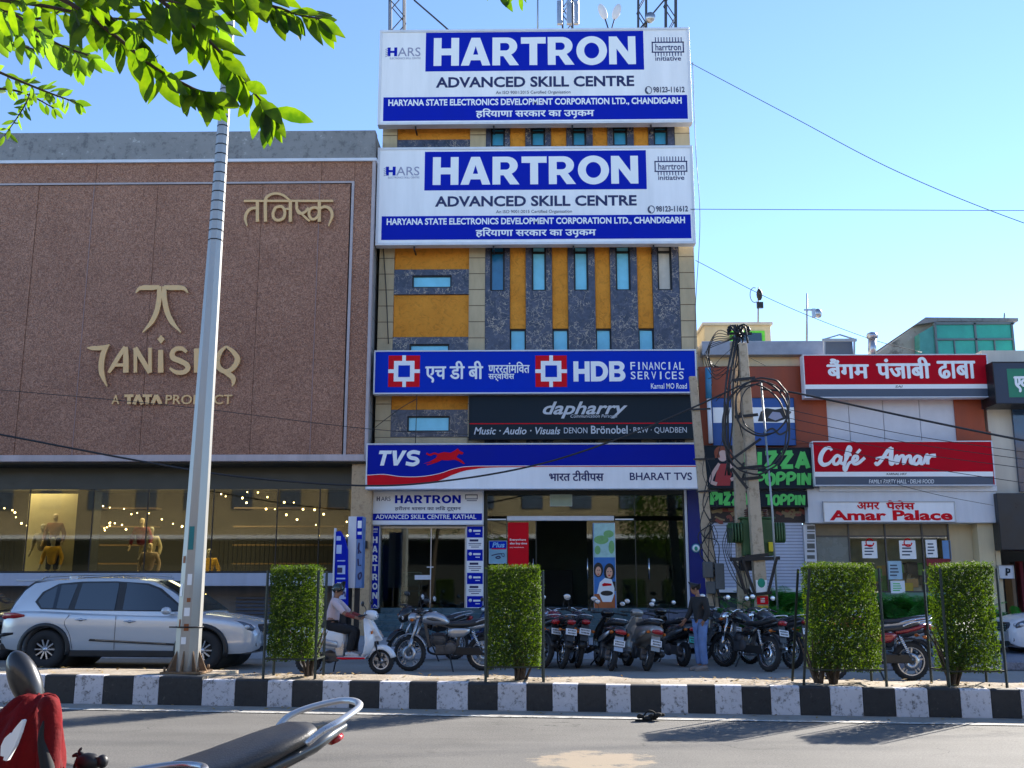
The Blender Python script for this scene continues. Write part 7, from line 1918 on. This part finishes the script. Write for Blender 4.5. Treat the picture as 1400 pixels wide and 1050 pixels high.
# ================================================================ CONCRETE POLES WITH TRANSFORMER
HY = 24.6
hp0 = at(1046, 845, HY)
up_ = thing('utility_pole', 'pair of weathered concrete poles carrying a small green transformer', 'utility pole', (hp0.x, HY, .1))
def taper(pa, pb_, wa, wb, d=.16, m_=CONC, name='post', par=up_, dz=0):
    b = MB(); rs = []
    for p, w_ in ((pa, wa), (pb_, wb)):
        rs.append([V((p.x - w_/2, p.y - d/2, p.z)), V((p.x + w_/2, p.y - d/2, p.z)), V((p.x + w_/2, p.y + d/2, p.z)), V((p.x - w_/2, p.y + d/2, p.z))])
    b.rings(rs, 0, False); return b.build(name, m_, par, bev=.012)
base1, top1 = at(1045, 868, HY), at(1014.5, 470, HY)
base2, top2 = at(1018, 862, HY + .5), at(1004, 468, HY + .5)
base1.z = .05; base2.z = .05
taper(base1, top1, .31, .20, .25); taper(base2, top2, .30, .20, .22)
def l1(py): 
    z = at(1020, py, HY).z; u = (z - base1.z)/(top1.z - base1.z); return base1.lerp(top1, u)
def l2(py):
    z = at(1020, py, HY+.5).z; u = (z - base2.z)/(top2.z - base2.z); return base2.lerp(top2, u)
b = MB()
for py in (520, 570, 655, 760, 812, 640): b.mark(); b.bar(l1(py) + V((-.34,-.16,-.03)), l1(py) + V((.22,-.16,.03)), .03, .07); b.bar(l1(py) + V((-.2,.14,0)), l2(py) + V((.1,-.14,.1)), .05, .06)
for (p, q) in (((1003,765),(1020,812)),((1015,765),(1032,812)),((1062,762),(1050,812)),((1000,640),(1022,668)),((995,632),(1040,600))): b.bar(at(*p, HY - .2), at(*q, HY - .2), .06, .06)
b.bar(at(998, 765, HY - .15), at(1066, 763, HY - .15), .08, .08); b.bar(at(998, 765, HY + .7), at(1066, 763, HY + .7), .08, .08)
b.build('steel_bracket', DARKM, up_)
# transformer tank standing on the bracket behind the front pole
TG = mat('transformer_green', c(58, 92, 54), .45, .1, var=.3, scale=3, streak=True)
tr = thing('pole_transformer', 'green box transformer with ribbed radiators held between the concrete poles', 'transformer', tuple(at(1035, 762, HY + .35)))
x0, x1, z0, z1 = rect(1014, 710, 1056, 760, HY + .3)
b = MB(); b.box(x0, x1, HY + .16, HY + .8, z0, z1); b.box(x0 - .06, x1 + .06, HY + .13, HY + .85, z1, z1 + .05); b.build('tank', TG, tr, bev=.02)
for (a, e) in ((997, 1013), (1057, 1071)):
    xa, xe, za, ze = rect(a, 716, e, 741, HY + .3); n = 4
    b = MB()
    for k in range(n):
        xx = xa + (xe - xa)*(k + .5)/n
        b.tube(catmull([(xx, HY+.12, za), (xx, HY+.06, za + .06), (xx, HY+.06, ze - .06), (xx, HY+.14, ze)], 4), .025, 6)
        b.box(xx - .012, xx + .012, HY + .12, HY + .75, za, ze)
    b.box(xa - .02, xe + .02, HY + .3, HY + .36, za - .02, za + .02); b.box(xa - .02, xe + .02, HY + .3, HY + .36, ze - .02, ze + .02)
    b.build('radiator', TG, tr)
b = MB()
for k in range(3): 
    p = V((x0 + .15 + k*.22, HY + .3, z1 + .05)); 
    for j in range(4): b.lathe([(.05, j*.05), (.07, j*.05 + .015), (.04, j*.05 + .04)], p, 'Z', 12)
b.build('bushing', mat('brown_porcelain', (.12,.05,.03,1), .2), tr)
MB().box(x0 - .1, x0 + .35, HY + .1, HY + .3, z0 - .35, z0 - .03).build('fuse_box', DARKM, tr, bev=.01)
q = at(1056, 748, HY); MB().box(q.x - .07, q.x + .07, HY + .04, HY + .12, q.z - .1, q.z + .12).build('yellow_plate', mat('yellow_plate', c(220, 200, 40), .5), tr)
# stickers on the front pole
st = MB()
for (y0, y1, mi) in ((793,812,0),(815,826,1),(828,842,2)):
    p = l1((y0+y1)/2); h = abs(at(1035,y0,HY).z - at(1035,y1,HY).z)/2; st.box(p.x - .13, p.x + .13, HY - .155, HY - .142, p.z - h, p.z + h, mi)
p = l1(797); st.ell((p.x, HY - .157, p.z), (.09, .004, .11), 14, 6, 3); p = l1(835); st.box(p.x-.10, p.x+.10, HY-.160, HY-.156, p.z-.02, p.z+.05, 4); p = l1(820); st.box(p.x-.08, p.x+.08, HY-.160, HY-.156, p.z-.06, p.z+.06, 1)
for k in range(3): p = l1(818 + k*2.4); st.box(p.x-.05, p.x+.05, HY-.163, HY-.161, p.z-.008, p.z+.008, 5)
st.build('sticker', [LETW, REDV, mat('sticker_gold', c(214, 170, 40), .6), mat('sticker_green', c(30, 140, 110), .6), NAVYP, LETW], up_)
# head of the pole: cut wires and insulators
b = MB(); r_ = random.Random(5)
hd = at(1011, 455, HY + .2)
for k in range(16):
    a = r_.uniform(0, 2*PI); ln = r_.uniform(.12, .35); b.tube(catmull([hd, hd + V((math.cos(a)*ln*.6, r_.uniform(-.2,.2), r_.uniform(-.1,.25))), hd + V((math.cos(a)*ln, r_.uniform(-.2,.2), r_.uniform(-.3,.2)))], 4), r_.uniform(.010, .03), 6)
b.bar(hd + V((-.3,0,-.02)), hd + V((.3,0,-.02)), .06, .06); b.bar(hd + V((-.12,0,.2)), hd + V((.02,0,-.5)), .07, .07)
for dx in (-.25, 0, .22): b.lathe([(.02,0),(.06,.02),(.06,.08),(.03,.1),(.05,.13),(.0,.16)], hd + V((dx,0,.02)), 'Z', 10)
b.build('insulator_head', DARKM, up_)
# slim rod beside the poles
b = MB(); b.tube([at(1064, 850, HY - .2), at(1056, 700, HY - .2), at(1040, 520, HY - .2)], .025, 8)
tag(b.build('earthing_rod', GALV), 'slim pale rod leaning beside the concrete poles', 'rod')

lpst = thing('leaning_post', 'slim weathered post leaning against the tower corner with meter boxes', 'post', tuple(at(980, 850, 25.2)))
pa, pb_ = at(980, 868, 25.2), at(947, 515, 25.2); pa.z = .2
taper(pa, pb_, .30, .18, .14, CONC, 'post', lpst)
b = MB()
for (px, y0, y1, w_) in ((968,768,790,13),(972,795,812,12),(984,770,806,12)):
    q = at(px, (y0+y1)/2, 25.0); h = (at(px,y0,25.0).z - at(px,y1,25.0).z)/2; b.box(q.x - w_/110, q.x + w_/110, 24.95, 25.1, q.z - h, q.z + h)
b.build('meter_box', mat('grey_meter_box', c(86, 90, 92), .5, var=.2), lpst, bev=.02)
b = MB(); r_ = random.Random(2)
for k in range(9):
    y0 = r_.uniform(600, 720); q = [at(955 + (y0-515)*.085 + r_.uniform(-2, 4), y0, 25.05)]
    for j in range(4): q.append(at(962 + j*6 + r_.uniform(-9, 12), y0 + (j+1)*r_.uniform(18, 36), 25.0))
    b.tube(catmull(q, 5), r_.uniform(.008, .018), 5)
for y0 in (560, 628, 672): q = at(951 + (y0-515)*.085, y0, 25.1); b.bar(q + V((-.22,0,0)), q + V((.3,0,.02)), .04, .04)
b.build('loose_wiring', CABLE, lpst)

# ================================================================ CABLES
def cable(label, pts, r_=.012, name='overhead_cable', m_=CABLE, group='cables strung across the street', n=10):
    P = [at(px, py, Y) for px, py, Y in pts]
    b = MB(); b.tube(catmull(P, n), r_, 6); o = b.build(name, m_); tag(o, label, 'cable', group); return o
cable('thick black cable sagging from the store past the blue showroom sign to the poles', [(-260,545,22),(0,594,22.5),(190,630,23),(330,652,23.5),(500,664,24),(620,656,24.2),(740,634,24.4),(850,598,24.5),(950,556,24.5),(1012,527,24.4)], .024)
cable('thick black cable running from the wire coil down to the right edge', [(1040,532,24.4),(1080,536,24.3),(1130,546,24.2),(1260,574,23.5),(1400,602,22.5),(1600,636,21)], .026)
cable('thin wire sloping across the brown facade just below the gold letters', [(-120,522,22),(0,533,22.5),(250,556,23),(500,586,24),(640,594,25)], .008)
cable('thin wire descending through the sky from the tower top to the right edge', [(940,84,27.6),(1080,158,26),(1230,236,25),(1420,312,24),(1700,400,23)], .010)
cable('level thin wire crossing the open sky at right', [(944,286,27.3),(1180,287,27),(1420,288,26.5),(1700,290,26)], .009)
cable('thin wire from the tower side over the rooftop antennas', [(951,356,28),(1060,412,28),(1180,460,28.5),(1260,482,29)], .009)
for k, ((a, e), nth) in enumerate(zip((((1078,560),(1400,618)), ((1080,572),(1400,628)), ((1080,586),(1400,640)), ((1082,600),(1400,660))), ('topmost', 'second', 'third', 'lowest'))):
    cable(nth + ' of the thin service wires fanning right from the pole coil', [(a[0],a[1],24.6), ((a[0]+e[0])/2, (a[1]+e[1])/2 + 5, 24), (e[0],e[1],23.3), (e[0]+240, e[1]+34, 22.5)], .008)
cable('thin wire drooping below the cafe sign to the cream pier', [(1200,655,25.5),(1280,676,25),(1358,691,27.5)], .007)
cable('stay wire slanting from the tower mast behind the top sign', [(566,0,32.8),(612,40,32.8),(640,66,32.8)], .03)
cable('stay wire slanting left from the right roof mast', [(915,-8,32.8),(876,38,32.8),(850,66,32.8)], .03)
cable('wire hanging down the right side of the tower', [(947,85,27.9),(951,200,27.9),(957,300,27.8),(951,420,27.9),(950,520,27.8)], .010)
cable('dark wire hanging down the left edge of the tower facade', [(524,338,27.9),(528,400,27.9),(531,470,27.9)], .014)
cable('short wire looping before the lower ochre panel', [(512,585,27.6),(545,560,27.5),(570,545,27.4)], .010)
cable('vertical wire before the lowest small tower window', [(570,540,27.5),(569,575,27.5),(568,606,27.5)], .012)
coil = thing('cable_coil', 'big loose coil of black cable hung on the concrete poles', 'cable coil', tuple(at(1035, 585, HY - .3)), group=None)
for (cx, cy, rx, ry, rr_, tilt, sd) in ((1034,585,46,64,.024,.05,1),(1032,584,44,58,.020,-.1,2),(1042,556,37,40,.022,.1,3),(1045,558,33,36,.016,-.05,5)):
    r_ = random.Random(sd); P = []
    for k in range(22):
        a = 2*PI*k/22; x = rx*math.cos(a); y = ry*math.sin(a); x2 = x*math.cos(tilt) - y*math.sin(tilt); y2 = x*math.sin(tilt) + y*math.cos(tilt)
        P.append(at(cx + x2 + r_.uniform(-1, 1), cy + y2 + r_.uniform(-1, 1), HY - .28 - sd*.03))
    b = MB(); b.tube(catmull(P, 4, True), rr_, 6, closed=True); b.build('loop', CABLE, coil)
b = MB()
for k in range(8):
    r_ = random.Random(40 + k); p0 = at(1010 + r_.uniform(-6, 8), 462 + r_.uniform(-4, 20), HY); 
    e = (r_.uniform(965, 1060), r_.uniform(470, 640)); m0 = at((1010+e[0])/2 + r_.uniform(-16, 16), (470+e[1])/2 + r_.uniform(0, 16), HY + .1)
    b.tube(catmull([p0, m0, at(e[0], e[1], HY + r_.uniform(-.2, .5))], 8), r_.uniform(.006, .014), 5)
for k in range(7):
    r_ = random.Random(60 + k); b.tube(catmull([at(1006, 462, HY), at(982 - k*3, 452 + k*5, HY - .1), at(966 + k*2, 482 + k*6, HY), at(975 + k*4, 502, HY + .1)], 6), .010, 5)
for k in range(4):
    r_ = random.Random(80 + k); x = 1004 + k*2.6
    b.tube(catmull([at(x, 462, HY), at(x - 9 + r_.uniform(-4,4), 520, HY - .15), at(x - 14 + r_.uniform(-5,5), 580, HY - .1), at(x - 12 + r_.uniform(-10,10), 650, HY)], 6), r_.uniform(.012, .028), 5)
tag(b.build('wire_tangle', CABLE), 'tangle of black service wires round the head of the concrete poles', 'wires')
b = MB()
for k in range(5):
    r_ = random.Random(90 + k); b.tube(catmull([at(994 + k*2, 722, HY - .1), at(988 + k*3, 745 + k*4, HY - .1), at(996 + k*5, 778, HY - .1), at(1010 + k*3, 800 + k*3, HY - .1), at(1020, 806, HY - .1)], 6), .010, 5)
tag(b.build('hanging_wires', CABLE), 'thin wires hanging in loops in front of the white roller shutter', 'wires')

# ================================================================ TOTEM SIGNS BY THE STONE PIER
TY = 24.3
tt = thing('totem_sign', 'white and blue box totem sign on two dark legs', 'totem sign', tuple(at(485, 838, TY)))
x0, x1, z0, z1 = rect(475, 706, 495.5, 804, TY); xm = at(487, 750, TY).x
MB().box(x0, xm - .003, TY, TY + .4, z0, z1).build('white_side', WHITEM, tt, bev=.01)
MB().box(xm, x1, TY + .002, TY + .4, z0, z1).build('blue_side', mat('totem_pale_blue', c(98, 130, 180), .4, var=.1), tt, bev=.01)
b = MB(); band(b, (487.3, 707, 495.2, 737), TY - .001); b.build('blue_panel', BLUEP, tt)
b = MB(); band(b, (489, 712, 494.5, 722), TY - .006); band(b, (489, 727, 494.5, 731), TY - .006); b.build('white_print', LETW, tt)
b = MB(); b.ribbon(P2([(491,742),(489.5,750),(493.5,756),(490,757),(491,742)], TY), .035, TY, .004, smoothc=False); b.ribbon(P2([(489.5,764),(490,773),(494,773)], TY), .035, TY, .004, smoothc=False); b.ribbon(P2([(490,786),(493.5,783),(494,788),(491,792)], TY), .035, TY, .004, closed=True); b.build('symbols', NAVYT, tt)
for px in (478, 488.5):
    q = at(px, 804, TY + .2); MB().box(q.x - .055, q.x + .055, TY + .14, TY + .26, .0, z0 - .002).build('leg', DARKM, tt)
t2 = thing('totem_sign', 'slim deep blue totem banner with white notices left of the box totem', 'totem sign', tuple(at(465, 830, TY - .2)))
Y2 = TY - .2
q = P2([(457.5,727),(465,726),(471,736),(475,752),(475,828),(457.5,828)], Y2)
MB().prism(q, Y2, Y2 + .12).build('panel', BLUEP, t2)
b = MB(); x0_, x1_, z0_, z1_ = rect(455.2, 722, 457.4, 835, Y2); b.box(x0_, x1_, Y2 - .02, Y2 + .14, z0_, z1_); b.build('edge_post', WHITEM, t2)
b = MB()
for (a, y0, e, y1) in ((460,733,466,739),(460,745,467,757),(461,766,472,767.5),(461.5,773,472,785),(460,790,472,792),(461,796,471,798),(461,804,473,819)): band(b, (a, y0, e, y1), Y2)
b.build('white_print', mat('pale_blue_print', c(178, 196, 230), .5, var=.1), t2)
b = MB(); band(b, (461, 776, 468, 783), Y2 - .005); b.ribbon(P2([(463,815),(466,808),(468,813),(471,809),(472,816)], Y2), .03, Y2 - .005, .004); b.build('dark_print', NAVYT, t2)
MB().box(at(460,830,Y2).x, at(473,830,Y2).x, Y2 + .02, Y2 + .1, 0, q[-1][1] - .003).build('leg', DARKM, t2)
qa = at(497.5, 745, AY + .24); tag(MB().box(qa.x - .1, qa.x + .1, AY + .1, AY + .24, qa.z - .1, qa.z + .1).build('pier_box', DARKM, bev=.01), 'small black box fixed to the beige stone pier', 'box')

# ================================================================ TREE OVERHANGING FROM THE LEFT
tree = thing('broadleaf_tree', 'leafy branches of a street tree hanging into the top left of the sky', 'tree', (-5.2, 2.6, 0))
b = MB(); tk_ = catmull([(-5.2,2.6,-.05),(-5.15,2.62,1.2),(-5.0,2.7,2.6),(-4.85,2.8,3.9),(-4.6,3.0,5.2)], 5); b.tube(tk_, [.20 - .13*i/(len(tk_)-1) for i in range(len(tk_))], 12); b.build('trunk', BARK, tree)
def TP(px, py, Y): return at(px, py, Y)
LF = MB(); LY = MB(); TW = MB(); r_ = random.Random(17)
def leafblade(mb, p, d, L, wd, nrm=None):
    d = d.normalized(); n = (nrm or V((r_.uniform(-.6,.6), -1, r_.uniform(-.5,.6)))); n = (n - d*n.dot(d)).normalized(); sd = d.cross(n)
    cur = r_.uniform(-.22, .25); fold = r_.uniform(.10, .3); tw = r_.uniform(-.3, .3)
    prof = [(0,.06),(.12,.5),(.3,.9),(.5,1.0),(.7,.8),(.88,.4),(1.0,.02)]
    mids, Ls, Rs = [], [], []
    for u, w_ in prof:
        q = p + d*L*u + n*cur*L*u*u; s2 = sd*math.cos(tw*u) + n*math.sin(tw*u)
        mids.append(q); Ls.append(q + (s2 + n*fold)*wd*.5*w_); Rs.append(q + (-s2 + n*fold)*wd*.5*w_)
    k = len(prof); vs = mids + Ls + Rs
    fs = [(i, i+1, k+i+1, k+i) for i in range(k-1)] + [(i+1, i, 2*k+i, 2*k+i+1) for i in range(k-1)]
    mb.add(vs, fs, 0, True)
def twig(pts, Y0, Y1, r0, r1, n_leaf, L, mb, droop=.9, wr=.40, start=0.0):
    N = len(pts); P = catmull([TP(px, py, Y0 + (Y1-Y0)*i/(N-1)) for i, (px, py) in enumerate(pts)], 8)
    TW.tube(P, [r0 + (r1-r0)*i/(len(P)-1) for i in range(len(P))], 6)
    for k in range(n_leaf):
        u = start + (1-start)*(k + r_.uniform(.1,.9))/n_leaf; i = min(int(u*(len(P)-1)), len(P)-2); p = P[i].lerp(P[i+1], u*(len(P)-1) - i)
        td = (P[i+1] - P[i]).normalized(); s = 1 if k % 2 else -1
        side = V((td.z, 0, -td.x))*s
        d = td*r_.uniform(.2,.8) + side*r_.uniform(.2,.9) + V((r_.uniform(-.35,.35), r_.uniform(-.6,.6), -droop*r_.uniform(.1,1.3)))
        ln = L*r_.uniform(.7, 1.15); q = p + d.normalized()*ln*.10; TW.tube([p, q], .0025, 4); leafblade(mb, q, d, ln, ln*wr*r_.uniform(.85,1.1))
    leafblade(mb, P[-1], (P[-1]-P[-3]) + V((0,0,-.02)), L*.9, L*.3)
twig([(-60,-60),(40,-20),(100,7),(156,48),(208,89),(260,119),(284,127)], 3.5, 3.75, .012, .004, 36, .148, LF, start=.3)
twig([(120,-70),(180,-30),(219,0),(260,33),(293,63),(323,97),(356,137),(372,150)], 3.6, 3.8, .011, .003, 34, .146, LF, start=.28)
twig([(240,-60),(290,-18),(327,-2),(375,9),(408,20),(440,26)], 3.7, 3.9, .010, .003, 28, .14, LF, start=.25)
twig([(20,-60),(90,-30),(160,-12),(235,2),(280,12)], 3.4, 3.6, .010, .003, 28, .145, LF, start=.2)
twig([(200,-70),(250,-40),(310,-26),(370,-14)], 3.5, 3.7, .010, .004, 22, .15, LF)
twig([(-80,-20),(-20,10),(30,24),(70,22),(100,-2)], 4.2, 4.2, .010, .003, 22, .12, LY, droop=.5)
twig([(-80,40),(-10,52),(40,66),(85,82),(108,86)], 4.4, 4.4, .009, .003, 28, .105, LY, droop=.4)
twig([(-80,80),(-20,92),(30,112),(70,128),(104,140)], 4.4, 4.5, .009, .003, 34, .085, LY, droop=.4)
twig([(-60,20),(0,40),(40,46),(70,60)], 4.1, 4.2, .009, .003, 26, .11, LY, droop=.5)
twig([(-70,110),(-30,120),(10,122),(40,130),(74,148)], 4.6, 4.6, .008, .003, 28, .075, LY, droop=.4)
twig([(44,120),(36,140),(24,160),(6,186)], 4.5, 4.5, .004, .002, 22, .06, LY, droop=.2, wr=.32)
twig([(-60,-10),(20,20),(75,58),(128,78)], 4.0, 4.1, .009, .003, 30, .12, LY, droop=.6)
twig([(60,-60),(112,-22),(150,22),(192,58)], 3.6, 3.8, .010, .003, 26, .145, LF, start=.2)
twig([(-40,-6),(60,8),(140,24),(205,26)], 3.8, 3.9, .010, .003, 30, .14, LF)
twig([(150,-60),(230,-20),(262,10),(300,40)], 3.9, 4.0, .010, .003, 26, .14, LY, start=.2)
twig([(640,-50),(668,-28),(684,-10)], 4.0, 4.0, .006, .003, 5, .10, LF, droop=1.2); twig([(690,-50),(704,-26),(711,-6)], 4.0, 4.0, .005, .002, 4, .085, LF, droop=1.4, wr=.25)
root = V(tk_[-1])
for (px, py, Y) in ((-60,-10,4.0),(60,-60,3.6),(-40,-6,3.8),(150,-60,3.9),(-60,-60,3.5),(120,-70,3.6),(240,-60,3.7),(20,-60,3.4),(200,-70,3.5),(-80,-20,4.2),(-80,40,4.4),(-80,80,4.4),(-60,20,4.1),(-70,110,4.6),(640,-50,4.0),(690,-50,4.0)):
    q = TP(px, py, Y); m0 = root.lerp(q, .5) + V((0,0,.35)); TW.tube(catmull([root + V((r_.uniform(-.05,.05),0,-.2)), m0, q], 6), [.03 - .019*i/12 for i in range(13)], 6)
# crown above the frame
for k in range(700):
    q = V((-4.4 + r_.gauss(0,.8), 3.3 + r_.gauss(0,.6), 5.3 + r_.gauss(0,.5)))
    w_ = CM.transposed() @ (q - V((0,0,1.6))); py = 525 - 1400*w_.y/-w_.z; px = 700 + 1400*w_.x/-w_.z
    if py > -60 and px > -70: continue
    leafblade(LF, q, V((r_.uniform(-1,1), r_.uniform(-1,1), -r_.uniform(.2,1))), .14, .05)
LF.build('mature_leaves', BRANCHLEAF, tree, recalc=False); LY.build('young_leaves', YOUNGLEAF, tree, recalc=False); TW.build('branches', BARK, tree)

# ================================================================ NEAR TWO WHEELERS AT THE BOTTOM EDGE
fbk = motorcycle('big motorcycle in the foreground with black seat and silver grab rail', (-1.70, 4.24, .0), R(214), -3, DGR, group='two wheelers nearest the camera', steer=-12, side=DGR, grab=mat('satin_silver_rail', (.55,.56,.57,1), .32, .6, var=.06), mirror=False, tail_up=.16, bar_drop=.24, rail_r=.015, rail_x=-.72)
fbk.scale = (1.06, 1.5, .95)
for ch_ in fbk.children:
    if ch_.name.startswith('tail_light'):
        c0 = sum((v.co for v in ch_.data.vertices), Vector()) / len(ch_.data.vertices); ch_.data.transform(Matrix.Translation(c0 + Vector((.03, 0, -.02))) @ Matrix.Diagonal((.6, .45, .5, 1)) @ Matrix.Translation(-c0))
fsc = scooter('foreground scooter whose black mirror rises at the left edge', (-2.02, 3.25, .0), R(205), -3, BLK, group='two wheelers nearest the camera', steer=0, mirror=False)
mq = at(34, 930, 3.5); mb_ = at(62, 975, 3.5)
b = MB(); d_ = V((-.45, .0, .89)).normalized(); M3 = Matrix(((d_.z, 0, d_.x), (0, 1, 0), (-d_.x, 0, d_.z))).to_3x3()
b.ell(mq, (.050, .045, .105), 20, 14, M=M3); q1 = at(60, 968, 3.5); q2 = at(70, 1010, 3.45); b.tube(catmull([mq + V((.05,0,-.07)), q1, q2, at(70, 1090, 3.4)], 5), .013, 8); b.ell(q1, (.03,.03,.022), 10, 6)
inv = fsc.matrix_basis.inverted()
mo = b.build('mirror', mat('soft_black_mirror_shell', (.02,.02,.021,1), .3, var=.05, coat=.3), fsc, M=inv)
b = MB(); b.ell(mq + V((.0, -.02, 0)), (.045, .030, .098), 20, 10, M=M3); b.build('mirror_glass', LENS, mo, M=inv @ Matrix.Translation((0,.036,0)))
# red jacket hung over its handlebar
def jacket():
    t = thing('jacket', 'red jacket with black lining hung over the near scooter handlebar', 'jacket', tuple(at(20, 1040, 3.35)))
    b = MB(); r2 = random.Random(3); rs = []
    rows = [(950,52,14,.04),(956,50,26,.06),(968,44,34,.08),(985,36,42,.10),(1005,30,46,.12),(1030,26,50,.14),(1060,22,54,.15),(1100,20,56,.16),(1150,18,58,.17)]
    for i, (py, cx, hw, dp) in enumerate(rows):
        ring = []
        cc = at(cx, py, 3.4); w_ = hw*3.4/1400
        for k in range(48):
            a = 2*PI*k/48; f_ = 1 + .13*math.sin(5*a + i*.8) + .10*math.sin(9*a - i*1.1) + .07*math.sin(14*a + i*1.6)
            ring.append(cc + V((w_*f_*math.cos(a), dp*f_*math.sin(a), .012*math.sin(7*a + i))))
        rs.append(ring)
    b.rings(rs, 0, True); bd = b.build('cloth', mat('red_cloth', (.13,.005,.007,1), .85, var=.3, scale=9, bump=.7, bscale=14, spec=.15), t, sub=1)
    b = MB(); 
    P = [at(x, y, 3.40 - .155) for x, y in ((62,985),(58,1005),(60,1025),(66,1060),(68,1120))]
    b.tube(catmull(P, 5), [.008 + .0009*i for i in range(21)], 10); b.build('lining', mat('black_lining', (.012,.012,.013,1), .8), t)
    b = MB(); 
    P = [at(x, y, 3.385 - .115) for x, y in ((56,960),(66,966),(69,985),(68,1010),(66,1040),(64,1080))]
    b.tube(catmull(P, 5), [.018,.022,.026,.03,.032,.034] + [.034]*20, 12); b.build('sleeve', MATS['red_cloth'], t)
    b = MB()
    for (pp) in (((30,985),(22,1000),(14,1018),(6,1040)), ((14,1003),(8,1016),(2,1034))):
        b.ribbon([(q.x, q.z) for q in [at(x, y, 3.21) for x, y in pp]], [.006,.022,.026,.010], 3.235, .02)
    b.build('white_mark', LETW, t)
jacket()
# broken lever cluster poking up beside the jacket
b = MB(); Yl = 3.5; 
b.ell(at(120, 1042, Yl), (.045, .03, .03), 10, 6); b.tube(catmull([at(112,1040,Yl), at(106,1032,Yl), at(99,1034,Yl)], 4), [.014,.012,.01,.009,.008,.008,.007,.006,.004], 6); b.tube(catmull([at(116,1036,Yl), at(109,1028,Yl), at(112,1022,Yl)], 4), [.012,.010,.009,.008,.007,.006,.005,.004,.003], 6)
b.bar(at(122,1040,Yl), at(140,1040,Yl), .03, .025); b.ell(at(140,1041,Yl), (.02,.02,.022), 8, 6); b.tube([at(120,1045,Yl), at(122,1120,Yl)], .02, 8)
b.tube(catmull([at(110,1042,Yl), at(103,1044,Yl), at(101,1056,Yl)], 5), .005, 5)
b.build('lever_cluster', DARKM, fsc, M=inv)
# crumpled black rag on the road
p = gnd(886, 986); b = MB(); r2 = random.Random(12)
for k in range(7): b.ell(p + V((r2.gauss(0,.07), r2.gauss(0,.04), .03 + r2.uniform(0,.04))), (r2.uniform(.04,.09), r2.uniform(.03,.06), r2.uniform(.02,.045)), 10, 6, M=Euler((r2.uniform(-.6,.6), r2.uniform(-.6,.6), r2.uniform(0,3))).to_matrix())
b.tube(catmull([p + V((-.05,0,.06)), p + V((0,0,.12)), p + V((.08,.02,.10)), p + V((.1,0,.03))], 5), .012, 6); b.bar(p + V((-.16,-.03,.012)), p + V((.05,-.04,.012)), .06, .02)
tag(b.build('crumpled_rag', mat('black_rag', (.010,.010,.010,1), .95)), 'small crumpled black rag lying on the road by the kerb', 'rag')
